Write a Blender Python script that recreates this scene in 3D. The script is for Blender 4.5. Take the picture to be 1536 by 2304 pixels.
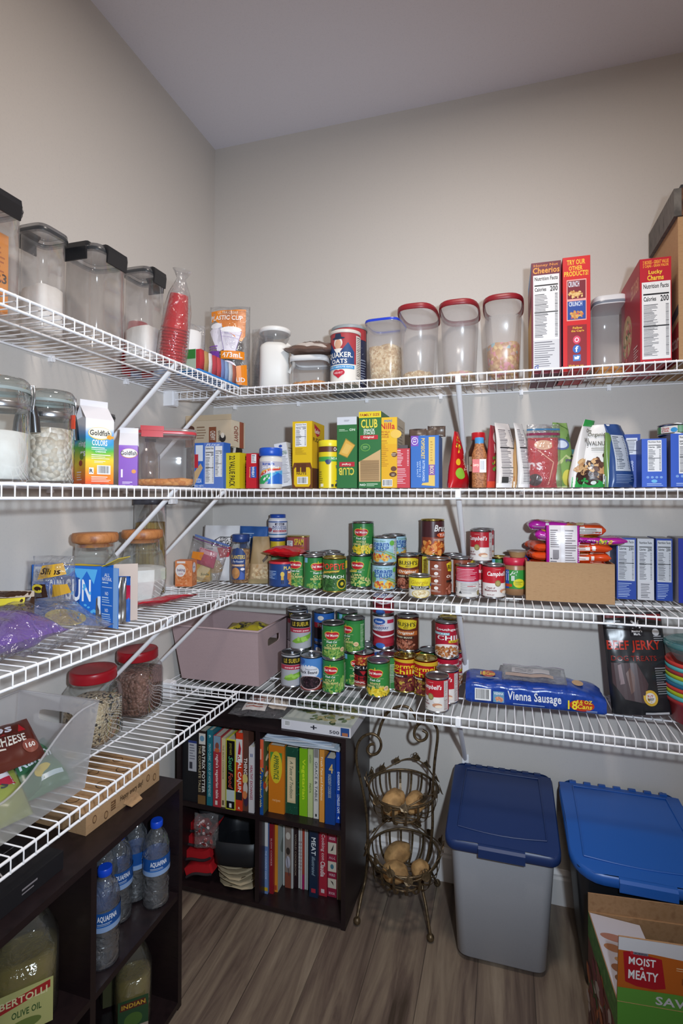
import bpy, math, random
from mathutils import Vector, Matrix, noise
for o in list(bpy.data.objects): bpy.data.objects.remove(o)
SC = bpy.context.scene; COL = SC.collection
PI = math.pi
# ------------------------------------------------------------------ camera
CAM = Vector((1.1246, -1.8122, 1.33)); YAW, PIT, ROL = .2776, .014, .0021
FPX, CX, CY = 1149.16, 806.75, 1102.43          # in pixels of a 1536 x 2304 frame
FW = Vector((-math.sin(YAW)*math.cos(PIT), math.cos(YAW)*math.cos(PIT), math.sin(PIT)))
_r = Vector((math.cos(YAW), math.sin(YAW), 0)); _u = _r.cross(FW)
RT = _r*math.cos(ROL)+_u*math.sin(ROL); UP = -_r*math.sin(ROL)+_u*math.cos(ROL)
cam = bpy.data.cameras.new('camera'); cam.sensor_fit = 'VERTICAL'; cam.sensor_height = 36
cam.lens = FPX/2304*36; cam.shift_x = (768-CX)/2304; cam.shift_y = (CY-1152)/2304; cam.clip_start = .02
co = bpy.data.objects.new('camera', cam); COL.objects.link(co)
M3 = Matrix((RT, UP, -FW)).transposed(); co.matrix_world = Matrix.Translation(CAM) @ M3.to_4x4()
SC.camera = co
def at(u, v, x=None, y=None, z=None):
    "the point of a known plane of the room that is seen at (u, v)"
    d = FW+RT*((u-CX)/FPX)-UP*((v-CY)/FPX)
    t = (x-CAM.x)/d.x if x is not None else (y-CAM.y)/d.y if y is not None else (z-CAM.z)/d.z
    return CAM+d*t
# ------------------------------------------------------------------ light
SC.view_settings.view_transform = 'Standard'; SC.view_settings.look = 'None'
SC.view_settings.gamma = 1; SC.view_settings.use_curve_mapping = False
SC.view_settings.exposure = 0.0
SC.cycles.transparent_max_bounces = 32; SC.cycles.max_bounces = 8
SC.cycles.sample_clamp_indirect = 4
wd = bpy.data.worlds.new('world'); SC.world = wd; wd.use_nodes = True
wd.node_tree.nodes['Background'].inputs[0].default_value = (.6, .65, .8, 1)
wd.node_tree.nodes['Background'].inputs[1].default_value = .05
def light(name, kind, loc, energy, col, size=.1, rot=(0, 0, 0), **k):
    l = bpy.data.lights.new(name, kind); l.energy = energy; l.color = col
    if kind == 'AREA': l.shape = 'DISK'; l.size = size
    else: l.shadow_soft_size = size
    for a, b in k.items(): setattr(l, a, b)
    o = bpy.data.objects.new(name, l); o.location = loc; o.rotation_euler = rot; COL.objects.link(o); return o
light('ceiling_lamp', 'AREA', (1.12, -1.04, 2.70), 15.5, (1, .90, .81), .30)
# the photographer's flash: beside the camera, a cool cone
fl = light('camera_flash', 'SPOT', (1.32, -1.80, 1.45), 96, (.76, .88, 1.0), .03, spot_size=math.radians(112), spot_blend=1.0)
fl.rotation_euler = (Vector((.48, 0, 1.15))-Vector((1.32, -1.80, 1.45))).to_track_quat('-Z', 'Y').to_euler()
# ------------------------------------------------------------------ materials
def lin(c):
    if isinstance(c, str):
        if len(c) == 3: c = ''.join(x*2 for x in c)
        c = tuple(int(c[i:i+2], 16)/255 for i in (0, 2, 4))
    return tuple(x/12.92 if x <= .04045 else ((x+.055)/1.055)**2.4 for x in c)
MATS = {}
def mat(c, rough=.5, metal=0, spec=.5, name=None):
    key = (c, rough, metal, spec)
    if key in MATS: return MATS[key]
    m = bpy.data.materials.new(name or 'print_'+str(c)); m.use_nodes = True
    b = m.node_tree.nodes['Principled BSDF']
    b.inputs['Base Color'].default_value = (*lin(c), 1); b.inputs['Roughness'].default_value = rough
    b.inputs['Metallic'].default_value = metal; b.inputs['Specular IOR Level'].default_value = spec
    MATS[key] = m; return m
def nodes(name):
    m = bpy.data.materials.new(name); m.use_nodes = True; nt = m.node_tree
    return m, nt, nt.nodes['Principled BSDF'], nt.nodes['Material Output']
def N(nt, t, **k):
    n = nt.nodes.new(t)
    for a, b in k.items():
        if a in n.inputs: n.inputs[a].default_value = b
        else: setattr(n, a, b)
    return n
def speck(name, cols, scale, rough=.6, bump=.3, kind='VORONOI', stretch=(1, 1, 1), dist=.004, metal=0):
    "speckled stuff: cells of several colours, with a bump"
    key = ('speck', name)
    if key in MATS: return MATS[key]
    m, nt, b, out = nodes(name); L = nt.links
    tc = N(nt, 'ShaderNodeTexCoord'); mp = N(nt, 'ShaderNodeMapping'); mp.inputs['Scale'].default_value = stretch
    L.new(tc.outputs['Object'], mp.inputs['Vector'])
    rp = N(nt, 'ShaderNodeValToRGB'); el = rp.color_ramp.elements
    rp.color_ramp.interpolation = 'CONSTANT' if kind == 'VORONOI' else 'LINEAR'
    for i, c in enumerate(cols):
        p = i/len(cols) if kind == 'VORONOI' else .3+.4*i/max(1, len(cols)-1)
        if i < 2: e = el[i]; e.position = p
        else: e = el.new(p)
        e.color = (*lin(c), 1)
    if kind == 'VORONOI':
        vo = N(nt, 'ShaderNodeTexVoronoi'); vo.inputs['Scale'].default_value = scale
        L.new(mp.outputs[0], vo.inputs['Vector'])
        sp = N(nt, 'ShaderNodeSeparateColor'); L.new(vo.outputs['Color'], sp.inputs[0]); L.new(sp.outputs[0], rp.inputs[0])
        h = N(nt, 'ShaderNodeMath', operation='SUBTRACT'); h.inputs[0].default_value = 1; L.new(vo.outputs['Distance'], h.inputs[1])
        hs = h.outputs[0]
    else:
        no = N(nt, 'ShaderNodeTexNoise'); no.inputs['Scale'].default_value = scale; no.inputs['Detail'].default_value = 6
        L.new(mp.outputs[0], no.inputs['Vector']); L.new(no.outputs['Fac'], rp.inputs[0]); hs = no.outputs['Fac']
    L.new(rp.outputs[0], b.inputs['Base Color'])
    bm = N(nt, 'ShaderNodeBump'); bm.inputs['Strength'].default_value = bump; bm.inputs['Distance'].default_value = dist
    L.new(hs, bm.inputs['Height']); L.new(bm.outputs[0], b.inputs['Normal'])
    b.inputs['Roughness'].default_value = rough; b.inputs['Metallic'].default_value = metal
    MATS[key] = m; return m
def clear(name, tint=(.93, .95, .95), haze=.06, hazecol=(.8, .8, .8), gloss=.5, rough=.08, wrinkle=0):
    "thin clear plastic or glass wall: lets light through, reflects at grazing angles, a little milky"
    key = ('clear', name)
    if key in MATS: return MATS[key]
    m, nt, b, out = nodes(name); L = nt.links; nt.nodes.remove(b)
    tr = N(nt, 'ShaderNodeBsdfTransparent'); tr.inputs[0].default_value = (*tint, 1)
    df = N(nt, 'ShaderNodeBsdfDiffuse'); df.inputs[0].default_value = (*hazecol, 1)
    tl = N(nt, 'ShaderNodeBsdfTranslucent'); tl.inputs[0].default_value = (*hazecol, 1)
    md = N(nt, 'ShaderNodeMixShader'); md.inputs[0].default_value = .5
    L.new(df.outputs[0], md.inputs[1]); L.new(tl.outputs[0], md.inputs[2])
    mh = N(nt, 'ShaderNodeMixShader'); mh.inputs[0].default_value = haze
    L.new(tr.outputs[0], mh.inputs[1]); L.new(md.outputs[0], mh.inputs[2])
    gl = N(nt, 'ShaderNodeBsdfGlossy'); gl.inputs['Roughness'].default_value = rough
    lw = N(nt, 'ShaderNodeLayerWeight'); lw.inputs['Blend'].default_value = .35
    mu = N(nt, 'ShaderNodeMath', operation='MULTIPLY_ADD'); mu.inputs[1].default_value = gloss; mu.inputs[2].default_value = .04
    L.new(lw.outputs['Facing'], mu.inputs[0])
    mg = N(nt, 'ShaderNodeMixShader'); L.new(mu.outputs[0], mg.inputs[0]); L.new(mh.outputs[0], mg.inputs[1]); L.new(gl.outputs[0], mg.inputs[2])
    if wrinkle:
        no = N(nt, 'ShaderNodeTexNoise'); no.inputs['Scale'].default_value = 28; no.inputs['Detail'].default_value = 3; no.inputs['Distortion'].default_value = 1.2
        tc = N(nt, 'ShaderNodeTexCoord'); L.new(tc.outputs['Object'], no.inputs['Vector'])
        bm = N(nt, 'ShaderNodeBump'); bm.inputs['Strength'].default_value = 1; bm.inputs['Distance'].default_value = wrinkle
        L.new(no.outputs['Fac'], bm.inputs['Height'])
        L.new(bm.outputs[0], gl.inputs['Normal']); L.new(bm.outputs[0], lw.inputs['Normal']); L.new(bm.outputs[0], df.inputs['Normal'])
    L.new(mg.outputs[0], out.inputs[0]); MATS[key] = m; return m
WIRE = mat('f4f3f6', .35, name='white_vinyl_wire'); STEEL = mat('b9bbc0', .25, 1, name='tin_steel'); STEELD = mat('8d8f94', .3, 1)
GOLDL = mat('c9b25e', .25, 1); KRAFT = speck('kraft_cardboard', ['a5815c', 'b08c66', 'a07b57'], 60, .85, .1, 'NOISE', (1, 1, 8), .0005)
KRAFTIN = speck('kraft_inside', ['8d6a48', '977452', '866343'], 60, .9, .1, 'NOISE', (1, 8, 1), .0005)
BLACKWOOD = speck('black_brown_laminate', ['1a1114', '221719', '150d10'], 30, .38, .05, 'NOISE', (1, 1, 12), .0004)
GLASS = clear('clear_glass', (.955, .97, .965), .05, (.8, .85, .83), .75, .04)
ACRYL = clear('clear_acrylic', (.97, .97, .975), .09, (.92, .92, .93), .5, .1)
FROST = clear('milky_plastic', (.97, .97, .975), .26, (.97, .96, .97), .3, .25)
BAGC = clear('clear_film', (.97, .97, .98), .10, (.95, .95, .97), .6, .12, .012)
PETC = clear('bottle_plastic', (.88, .91, .94), .05, (.8, .85, .9), .9, .05, .006)
# ------------------------------------------------------------------ mesh builder
class MB:
    def __init__(s): s.v = []; s.f = []; s.m = []; s.s = []; s.ms = []
    def mi(s, m):
        if isinstance(m, str): m = mat(m)
        if m not in s.ms: s.ms.append(m)
        return s.ms.index(m)
    def add(s, vs, fs, m, smooth=False):
        o = len(s.v); i = s.mi(m); s.v.extend(vs)
        for f in fs: s.f.append([o+k for k in f]); s.m.append(i); s.s.append(smooth)
    def box(s, a, b, m, T=None):
        x0, y0, z0 = a; x1, y1, z1 = b
        vs = [Vector(p) for p in ((x0, y0, z0), (x1, y0, z0), (x1, y1, z0), (x0, y1, z0), (x0, y0, z1), (x1, y0, z1), (x1, y1, z1), (x0, y1, z1))]
        if T: vs = [T @ p for p in vs]
        s.add(vs, [(0, 3, 2, 1), (4, 5, 6, 7), (0, 1, 5, 4), (1, 2, 6, 5), (2, 3, 7, 6), (3, 0, 4, 7)], m)
    def rings(s, R, m, smooth=True, caps=(True, True), closed=True):
        n = len(R[0]); vs = [p for r in R for p in r]; fs = []
        for i in range(len(R)-1):
            for j in range(n if closed else n-1):
                k = (j+1) % n; fs.append((i*n+j, i*n+k, (i+1)*n+k, (i+1)*n+j))
        s.add(vs, fs, m, smooth)
        if caps[0]: s.add(list(R[0]), [tuple(range(n))[::-1]], m)
        if caps[1]: s.add(list(R[-1]), [tuple(range(n))], m)
    def lathe(s, prof, m, n=28, c=(0, 0), caps=(True, True), smooth=True, a0=0):
        s.rings([[Vector((c[0]+r*math.cos(a0+2*PI*j/n), c[1]+r*math.sin(a0+2*PI*j/n), z)) for j in range(n)] for r, z in prof], m, smooth, caps)
    def loft(s, prof, m, n=40, c=(0, 0), caps=(True, True), p=4.5):
        "rounded-square rings: prof of (z, half width, half depth)"
        R = []
        for z, a, b in prof:
            r = []
            for j in range(n):
                t = 2*PI*j/n; ct, st = math.cos(t), math.sin(t)
                k = (abs(ct)**p+abs(st)**p)**(-1/p); r.append(Vector((c[0]+a*k*ct, c[1]+b*k*st, z)))
            R.append(r)
        s.rings(R, m, True, caps)
    def tube(s, pts, r, m, n=6, closed=False, caps=True):
        pts = [Vector(p) for p in pts]; R = []; pn = None; L = len(pts)
        for i, p in enumerate(pts):
            a = pts[i-1] if (i > 0 or closed) else p; b = pts[(i+1) % L] if (i < L-1 or closed) else p
            t = (b-a).normalized()
            if pn is None: pn = t.orthogonal().normalized()
            else:
                pn = pn-t*pn.dot(t); pn = pn.normalized() if pn.length > 1e-6 else t.orthogonal().normalized()
            q = t.cross(pn); rr = r[i] if isinstance(r, (list, tuple)) else r
            R.append([p+(pn*math.cos(2*PI*j/n)+q*math.sin(2*PI*j/n))*rr for j in range(n)])
        if closed: R.append(R[0])
        s.rings(R, m, True, (caps and not closed,)*2)
    def ball(s, c, r, m, n=12, T=None):
        if not isinstance(r, (tuple, list)): r = (r, r, r)
        R = []
        for i in range(1, n//2+1):
            a = PI*i/(n//2+1)-PI/2
            R.append([Vector((c[0]+r[0]*math.cos(a)*math.cos(2*PI*j/n), c[1]+r[1]*math.cos(a)*math.sin(2*PI*j/n), c[2]+r[2]*math.sin(a))) for j in range(n)])
        if T: R = [[T @ p for p in r_] for r_ in R]
        s.rings(R, m)
    def build(s, name, parent=None, loc=None, rz=0):
        me = bpy.data.meshes.new(name); me.from_pydata([tuple(p) for p in s.v], [], s.f)
        for m in s.ms: me.materials.append(m)
        me.polygons.foreach_set('material_index', s.m); me.polygons.foreach_set('use_smooth', s.s); me.update()
        o = bpy.data.objects.new(name, me); COL.objects.link(o)
        if parent: o.parent = parent
        if loc is not None: o.location = loc
        if rz: o.rotation_euler = (0, 0, rz)
        return o
def tag(o, label=None, cat=None, group=None, kind=None):
    if label: o['label'] = label
    if cat: o['category'] = cat
    if group: o['group'] = group
    if kind: o['kind'] = kind
    return o
def thing(name, label, cat, loc=(0, 0, 0), rz=0, group=None, rot=None):
    o = bpy.data.objects.new(name, None); COL.objects.link(o); o.empty_display_size = .02
    o.location = loc; o.rotation_euler = rot or (0, 0, rz); return tag(o, label, cat, group)
def copy_tree(o, parent=None):
    c = o.copy(); COL.objects.link(c); c.parent = parent
    for ch in list(o.children): copy_tree(ch, c)
    return c
# ------------------------------------------------------------------ printing on surfaces
TXT = {}
def glyphs(t, bold, ital):
    k = (t, bold, ital)
    if k not in TXT:
        cu = bpy.data.curves.new('t', 'FONT'); cu.body = t; cu.size = 1; cu.resolution_u = 2
        cu.offset = .022 if bold else (.008); cu.shear = .25 if ital else 0; cu.space_character = 1.05 if bold else 1
        ob = bpy.data.objects.new('t', cu); me = bpy.data.meshes.new_from_object(ob)
        vs = [(v.co.x, v.co.y) for v in me.vertices]; fs = [tuple(p.vertices) for p in me.polygons]
        bpy.data.objects.remove(ob); bpy.data.curves.remove(cu); bpy.data.meshes.remove(me)
        x0 = min(v[0] for v in vs); x1 = max(v[0] for v in vs); y0 = min(v[1] for v in vs); y1 = max(v[1] for v in vs)
        TXT[k] = ([((v[0]-x0)/(x1-x0), (v[1]-y0)/(y1-y0)) for v in vs], fs)
    return TXT[k]
RND = random.Random(5)
def art(mb, els, W, H, mp, step=None, lay=.00006, rough=.45, base=.0003):
    """print elements on a surface; mp(u, v, offset) -> point, u and v in metres.  Fractions of W and H:
    r rect, e ellipse, p polygon, t text, n rows of small print, bc barcode, b cluster of bits, l line"""
    k = [0]
    def M(c): return c if not isinstance(c, str) else mat(c, rough)
    def off(): return base+lay*k[0]
    def rect(x0, y0, x1, y1, m):
        nx = ny = 1
        if step: nx = max(1, int(abs(x1-x0)*W/step)); ny = max(1, int(abs(y1-y0)*H/step)) if step > 0 and getattr(mp, 'soft', 0) else 1
        vs = [mp((x0+(x1-x0)*i/nx)*W, (y0+(y1-y0)*j/ny)*H, off()) for j in range(ny+1) for i in range(nx+1)]
        mb.add(vs, [(j*(nx+1)+i, j*(nx+1)+i+1, (j+1)*(nx+1)+i+1, (j+1)*(nx+1)+i) for j in range(ny) for i in range(nx)], m, bool(step))
    def ell(cx, cy, rx, ry, m, n=22, rings=1):
        if step: rings = max(1, int(max(rx*W, ry*H)/step))
        vs = [mp(cx*W, cy*H, off())]; fs = []
        for q in range(1, rings+1):
            for j in range(n): a = 2*PI*j/n; vs.append(mp((cx+rx*q/rings*math.cos(a))*W, (cy+ry*q/rings*math.sin(a))*H, off()))
        for j in range(n):
            fs.append((0, 1+j, 1+(j+1) % n))
            for q in range(rings-1): a = 1+q*n+j; b = 1+q*n+(j+1) % n; fs.append((a, a+n, b+n, b))
        mb.add(vs, fs, m, bool(step))
    for e in els:
        k[0] += 1; t = e[0]
        if t == 'r': rect(*e[1:5], M(e[5]))
        elif t == 'e': ell(*e[1:5], M(e[5]))
        elif t == 'p' and step:
            Q = e[1]; xs = sorted({round(x, 5) for x, y in Q}); k_ = max(2, int((xs[-1]-xs[0])*W/step)); xs = sorted(set(xs) | {xs[0]+(xs[-1]-xs[0])*i/k_ for i in range(k_+1)}); vs = []; fs = []
            for a, b in zip(xs, xs[1:]):
                if b-a < 1e-5: continue
                c = []
                for (xa, ya), (xb, yb) in zip(Q, Q[1:]+Q[:1]):
                    if min(xa, xb)-1e-5 <= a and max(xa, xb)+1e-5 >= b and abs(xb-xa) > 1e-6: c.append((ya+(yb-ya)*(a-xa)/(xb-xa), ya+(yb-ya)*(b-xa)/(xb-xa)))
                c.sort(key=lambda q: q[0]+q[1])
                for (l0, l1), (h0, h1) in zip(c[::2], c[1::2]):
                    n0 = len(vs); vs += [mp(a*W, l0*H, off()), mp(b*W, l1*H, off()), mp(b*W, h1*H, off()), mp(a*W, h0*H, off())]; fs.append((n0, n0+1, n0+2, n0+3))
            if fs: mb.add(vs, fs, M(e[2]), True)
        elif t == 'p': mb.add([mp(x*W, y*H, off()) for x, y in e[1]], [tuple(range(len(e[1])))], M(e[2]))
        elif t == 't':
            x0, y0, x1, y1, s, c = e[1:7]; o = e[7] if len(e) > 7 else ''
            vs, fs = glyphs(s, 'b' in o, 'i' in o); q = []
            for a, b in vs:
                if 'd' in o: a, b = b, 1-a            # reads downwards
                elif 'u' in o: a, b = 1-b, a          # reads upwards
                if 'f' in o: a, b = 1-a, 1-b
                q.append(mp((x0+(x1-x0)*a)*W, (y0+(y1-y0)*b)*H, off()))
            mb.add(q, fs, M(c))
        elif t == 'n':
            x0, y0, x1, y1, rows, c = e[1:7]; m = M(c); hh = (y1-y0)/rows
            for i in range(rows):
                f = .55+.45*RND.random(); y = y1-(i+.75)*hh; th = hh*(.34 if i % 7 else .5)
                if len(e) > 7:   # two columns of a nutrition table
                    rect(x0, y, x0+(x1-x0)*.6*f, y+th, m); rect(x1-(x1-x0)*.12, y, x1, y+th, m)
                else: rect(x0, y, x0+(x1-x0)*f, y+th, m)
        elif t == 'bc':
            x0, y0, x1, y1 = e[1:5]; rect(x0, y0, x1, y1, M('e9e9e9')); k[0] += 1; x = x0+(x1-x0)*.08
            while x < x1-(x1-x0)*.1:
                w = (x1-x0)*RND.choice((.02, .03, .05)); rect(x, y0+(y1-y0)*.12, x+w, y1-(y1-y0)*.08, M('1a1a1a')); x += w+(x1-x0)*RND.choice((.025, .035, .05))
        elif t == 'b':
            cx, cy, rx, ry, n, cs, sz = e[1:8]
            for i in range(n):
                a = RND.random()*2*PI; r = math.sqrt(RND.random()); s_ = sz*(.7+.6*RND.random())
                x = cx+rx*r*math.cos(a); y = cy+ry*r*math.sin(a); an = RND.random()*PI; m = M(RND.choice(cs)); k[0] += .15
                mb.add([mp(x*W+s_*math.cos(an)*math.cos(b)-s_*.65*math.sin(an)*math.sin(b), y*H+s_*math.sin(an)*math.cos(b)+s_*.65*math.cos(an)*math.sin(b), off()) for b in [2*PI*q/7 for q in range(7)]], [tuple(range(7))], m)
            k[0] = math.ceil(k[0])
        elif t == 'l':
            (xa, ya), (xb, yb), w, c = e[1:5]; dx = (xb-xa)*W; dy = (yb-ya)*H; L_ = math.hypot(dx, dy) or 1; nx, ny = -dy/L_*w/2, dx/L_*w/2; nn = 6 if step else 1
            vs = []
            for i in range(nn+1):
                f = i/nn; X = xa*W+dx*f; Y = ya*H+dy*f; vs += [mp(X+nx, Y+ny, off()), mp(X-nx, Y-ny, off())]
            mb.add(vs, [(2*i, 2*i+1, 2*i+3, 2*i+2) for i in range(nn)], M(c))
def facts(x0, y0, x1, y1, rows=16, bg='e6e6e8', c='3a3a44', title=True):
    h = y1-y0; w = x1-x0
    return [('r', x0, y0, x1, y1, bg)]+([('t', x0+w*.06, y1-h*.085, x1-w*.06, y1-h*.025, 'Nutrition Facts', '15151c', 'b')] if title else [])+[
        ('r', x0+w*.05, y1-h*.17, x1-w*.05, y1-h*.15, '15151c'), ('t', x0+w*.06, y1-h*.25, x0+w*.5, y1-h*.19, 'Calories', '15151c', 'b'), ('t', x0+w*.65, y1-h*.26, x1-w*.06, y1-h*.18, '200', '15151c', 'b'),
        ('n', x0+w*.06, y0+h*.04, x1-w*.06, y1-h*.29, rows, c, 1), ('r', x0+w*.05, y0+h*.42, x1-w*.05, y0+h*.435, '15151c')]
def cylmap(r, H, ang0=-PI/2, span=PI):
    "left to right over the half of a can that faces -y"
    W = r*span
    def f(u, v, o):
        a = ang0+(u/W-.5)*span; return Vector(((r+o)*math.cos(a), (r+o)*math.sin(a), v))
    return f, W
def face(o, ux, uz, n):
    o, ux, uz, n = map(Vector, (o, ux, uz, n))
    return lambda u, v, q: o+ux*u+uz*v+n*q
def carton(mb, w, d, h, c, front=(), left=(), right=(), top=(), m=None, taper=0):
    "box with its front-left-bottom corner at the origin, front towards -y"
    cm = m or (c if not isinstance(c, str) else mat(c, .5)); mb.box((0, 0, 0), (w, d, h), cm)
    if front: art(mb, front, w, h, face((0, 0, 0), (1, 0, 0), (0, 0, 1), (0, -1, 0)))
    if left: art(mb, left, d, h, face((0, d, 0), (0, -1, 0), (0, 0, 1), (-1, 0, 0)))
    if right: art(mb, right, d, h, face((w, 0, 0), (0, 1, 0), (0, 0, 1), (1, 0, 0)))
    if top: art(mb, top, w, d, face((0, 0, h), (1, 0, 0), (0, 1, 0), (0, 0, 1)))
def box_px(name, label, cat, u0, u1, vt, yf, d, z, c, front=(), left=(), right=(), top=(), group=None, vb=None, rz=0):
    "a carton on the back shelves whose front face lies in the plane y = yf between columns u0 and u1"
    vm = 1000 if vb is None else vb
    a = at(u0, vm, y=yf); b = at(u1, vm, y=yf); h = at((u0+u1)/2, vt, y=yf).z-z
    mb = MB(); carton(mb, b.x-a.x, d, h, c, front, left, right, top)
    return tag(mb.build(name, loc=(a.x, yf, z), rz=rz), label, cat, group)
ZS = (1.692+.004, 1.355+.004, 1.0195+.004, .694+.004)      # top of the deck wires of the four shelves
def face_cam(x, y, spin=0): return math.atan2(CAM.y-y, CAM.x-x)+PI/2+math.radians(spin)
# ================================================================== room
def struct(name, mb): return tag(mb.build(name), kind='structure')
WALL = speck('wall_paint', ['c9c3bd', 'cbc5bf', 'c7c1bc'], 160, .75, .04, 'NOISE', (1, 1, 1), .0004)
CEIL = speck('ceiling_paint', ['dedce6', 'e1dfe9', 'dcdae4'], 160, .8, .05, 'NOISE', (1, 1, 1), .0006)
RX, RY, RH = 2.02, -2.45, 2.737
def wall(name, a, b, m=WALL):
    mb = MB(); mb.box(a, b, m); return struct(name, mb)
wall('wall_back', (-.1, 0, 0), (RX+.1, .1, RH)); wall('wall_left', (-.1, RY, 0), (0, 0, RH))
wall('wall_right', (RX, RY, 0), (RX+.1, 0, RH)); wall('wall_front', (-.1, RY-.1, 0), (RX+.1, RY, RH)); wall('ceiling', (-.1, RY-.1, RH), (RX+.1, .1, RH+.1), CEIL)
# vinyl plank floor
m, nt, b, out = nodes('vinyl_plank_floor'); L = nt.links
tc = N(nt, 'ShaderNodeTexCoord'); mp = N(nt, 'ShaderNodeMapping'); mp.inputs['Rotation'].default_value = (0, 0, PI/2); L.new(tc.outputs['Object'], mp.inputs[0])
br = N(nt, 'ShaderNodeTexBrick'); br.offset = .37; br.inputs['Scale'].default_value = 1; br.inputs['Mortar Size'].default_value = .0012
br.inputs['Brick Width'].default_value = 1.1; br.inputs['Row Height'].default_value = .15; br.inputs['Bias'].default_value = 0
br.inputs['Color1'].default_value = (0, 0, 0, 1); br.inputs['Color2'].default_value = (1, 1, 1, 1); br.inputs['Mortar'].default_value = (.5, .5, .5, 1)
L.new(mp.outputs[0], br.inputs['Vector'])
m2 = N(nt, 'ShaderNodeMapping'); m2.inputs['Scale'].default_value = (26, 2.2, 1); L.new(tc.outputs['Object'], m2.inputs[0])
ad = N(nt, 'ShaderNodeVectorMath', operation='ADD'); sc = N(nt, 'ShaderNodeVectorMath', operation='SCALE'); sc.inputs['Scale'].default_value = 9
L.new(br.outputs['Color'], sc.inputs[0]); L.new(m2.outputs[0], ad.inputs[0]); L.new(sc.outputs[0], ad.inputs[1])
no = N(nt, 'ShaderNodeTexNoise'); no.inputs['Scale'].default_value = 1; no.inputs['Detail'].default_value = 8; no.inputs['Roughness'].default_value = .65; no.inputs['Distortion'].default_value = .8
L.new(ad.outputs[0], no.inputs['Vector'])
m3 = N(nt, 'ShaderNodeMapping'); m3.inputs['Scale'].default_value = (7, 1.1, 1); L.new(tc.outputs['Object'], m3.inputs[0])
ad3 = N(nt, 'ShaderNodeVectorMath', operation='ADD'); L.new(m3.outputs[0], ad3.inputs[0]); L.new(sc.outputs[0], ad3.inputs[1])
n3 = N(nt, 'ShaderNodeTexNoise'); n3.inputs['Scale'].default_value = 1; n3.inputs['Detail'].default_value = 4; L.new(ad3.outputs[0], n3.inputs['Vector'])
mx = N(nt, 'ShaderNodeMath', operation='MULTIPLY_ADD'); mx.inputs[1].default_value = .5; L.new(n3.outputs['Fac'], mx.inputs[0])
hf = N(nt, 'ShaderNodeMath', operation='MULTIPLY'); hf.inputs[1].default_value = .5; L.new(no.outputs['Fac'], hf.inputs[0]); L.new(hf.outputs[0], mx.inputs[2])
rp = N(nt, 'ShaderNodeValToRGB'); el = rp.color_ramp.elements
for i, (p, c) in enumerate(((.38, '42362d'), (.46, '62534a'), (.55, '7d6e5f'), (.66, '938473'))):
    e = el[i] if i < 2 else el.new(p); e.position = p; e.color = (*lin(c), 1)
L.new(mx.outputs[0], rp.inputs[0])
mm = N(nt, 'ShaderNodeMixRGB', blend_type='MULTIPLY'); mm.inputs[0].default_value = 1
mo = N(nt, 'ShaderNodeMapRange'); mo.inputs['From Min'].default_value = 0; mo.inputs['From Max'].default_value = .3; mo.inputs['To Min'].default_value = 1; mo.inputs['To Max'].default_value = .45
L.new(br.outputs['Fac'], mo.inputs['Value']); L.new(rp.outputs[0], mm.inputs[1]); L.new(mo.outputs[0], mm.inputs[2])
L.new(mm.outputs[0], b.inputs['Base Color']); b.inputs['Roughness'].default_value = .42
bm = N(nt, 'ShaderNodeBump'); bm.inputs['Strength'].default_value = .25; bm.inputs['Distance'].default_value = .001; L.new(no.outputs['Fac'], bm.inputs['Height']); L.new(bm.outputs[0], b.inputs['Normal'])
wall('floor', (-.1, RY-.1, -.1), (RX+.1, .1, 0), m)
TRIM = mat('d9d6d6', .4, name='trim_paint')
def baseboard(name, p0, p1, n):
    "profile swept from p0 to p1, n points into the room"
    prof = [(0, 0), (.013, 0), (.013, .082), (.010, .090), (.010, .097), (.005, .106), (.003, .110), (0, .110)]
    p0, p1, n = Vector(p0), Vector(p1), Vector(n); mb = MB()
    mb.rings([[q+n*a+Vector((0, 0, b)) for a, b in prof] for q in (p0, p1)], TRIM, False); struct(name, mb)
baseboard('baseboard_back', (0, 0, 0), (RX, 0, 0), (0, -1, 0)); baseboard('baseboard_left', (0, RY, 0), (0, 0, 0), (1, 0, 0))
baseboard('baseboard_right', (RX, RY, 0), (RX, 0, 0), (-1, 0, 0))
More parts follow.
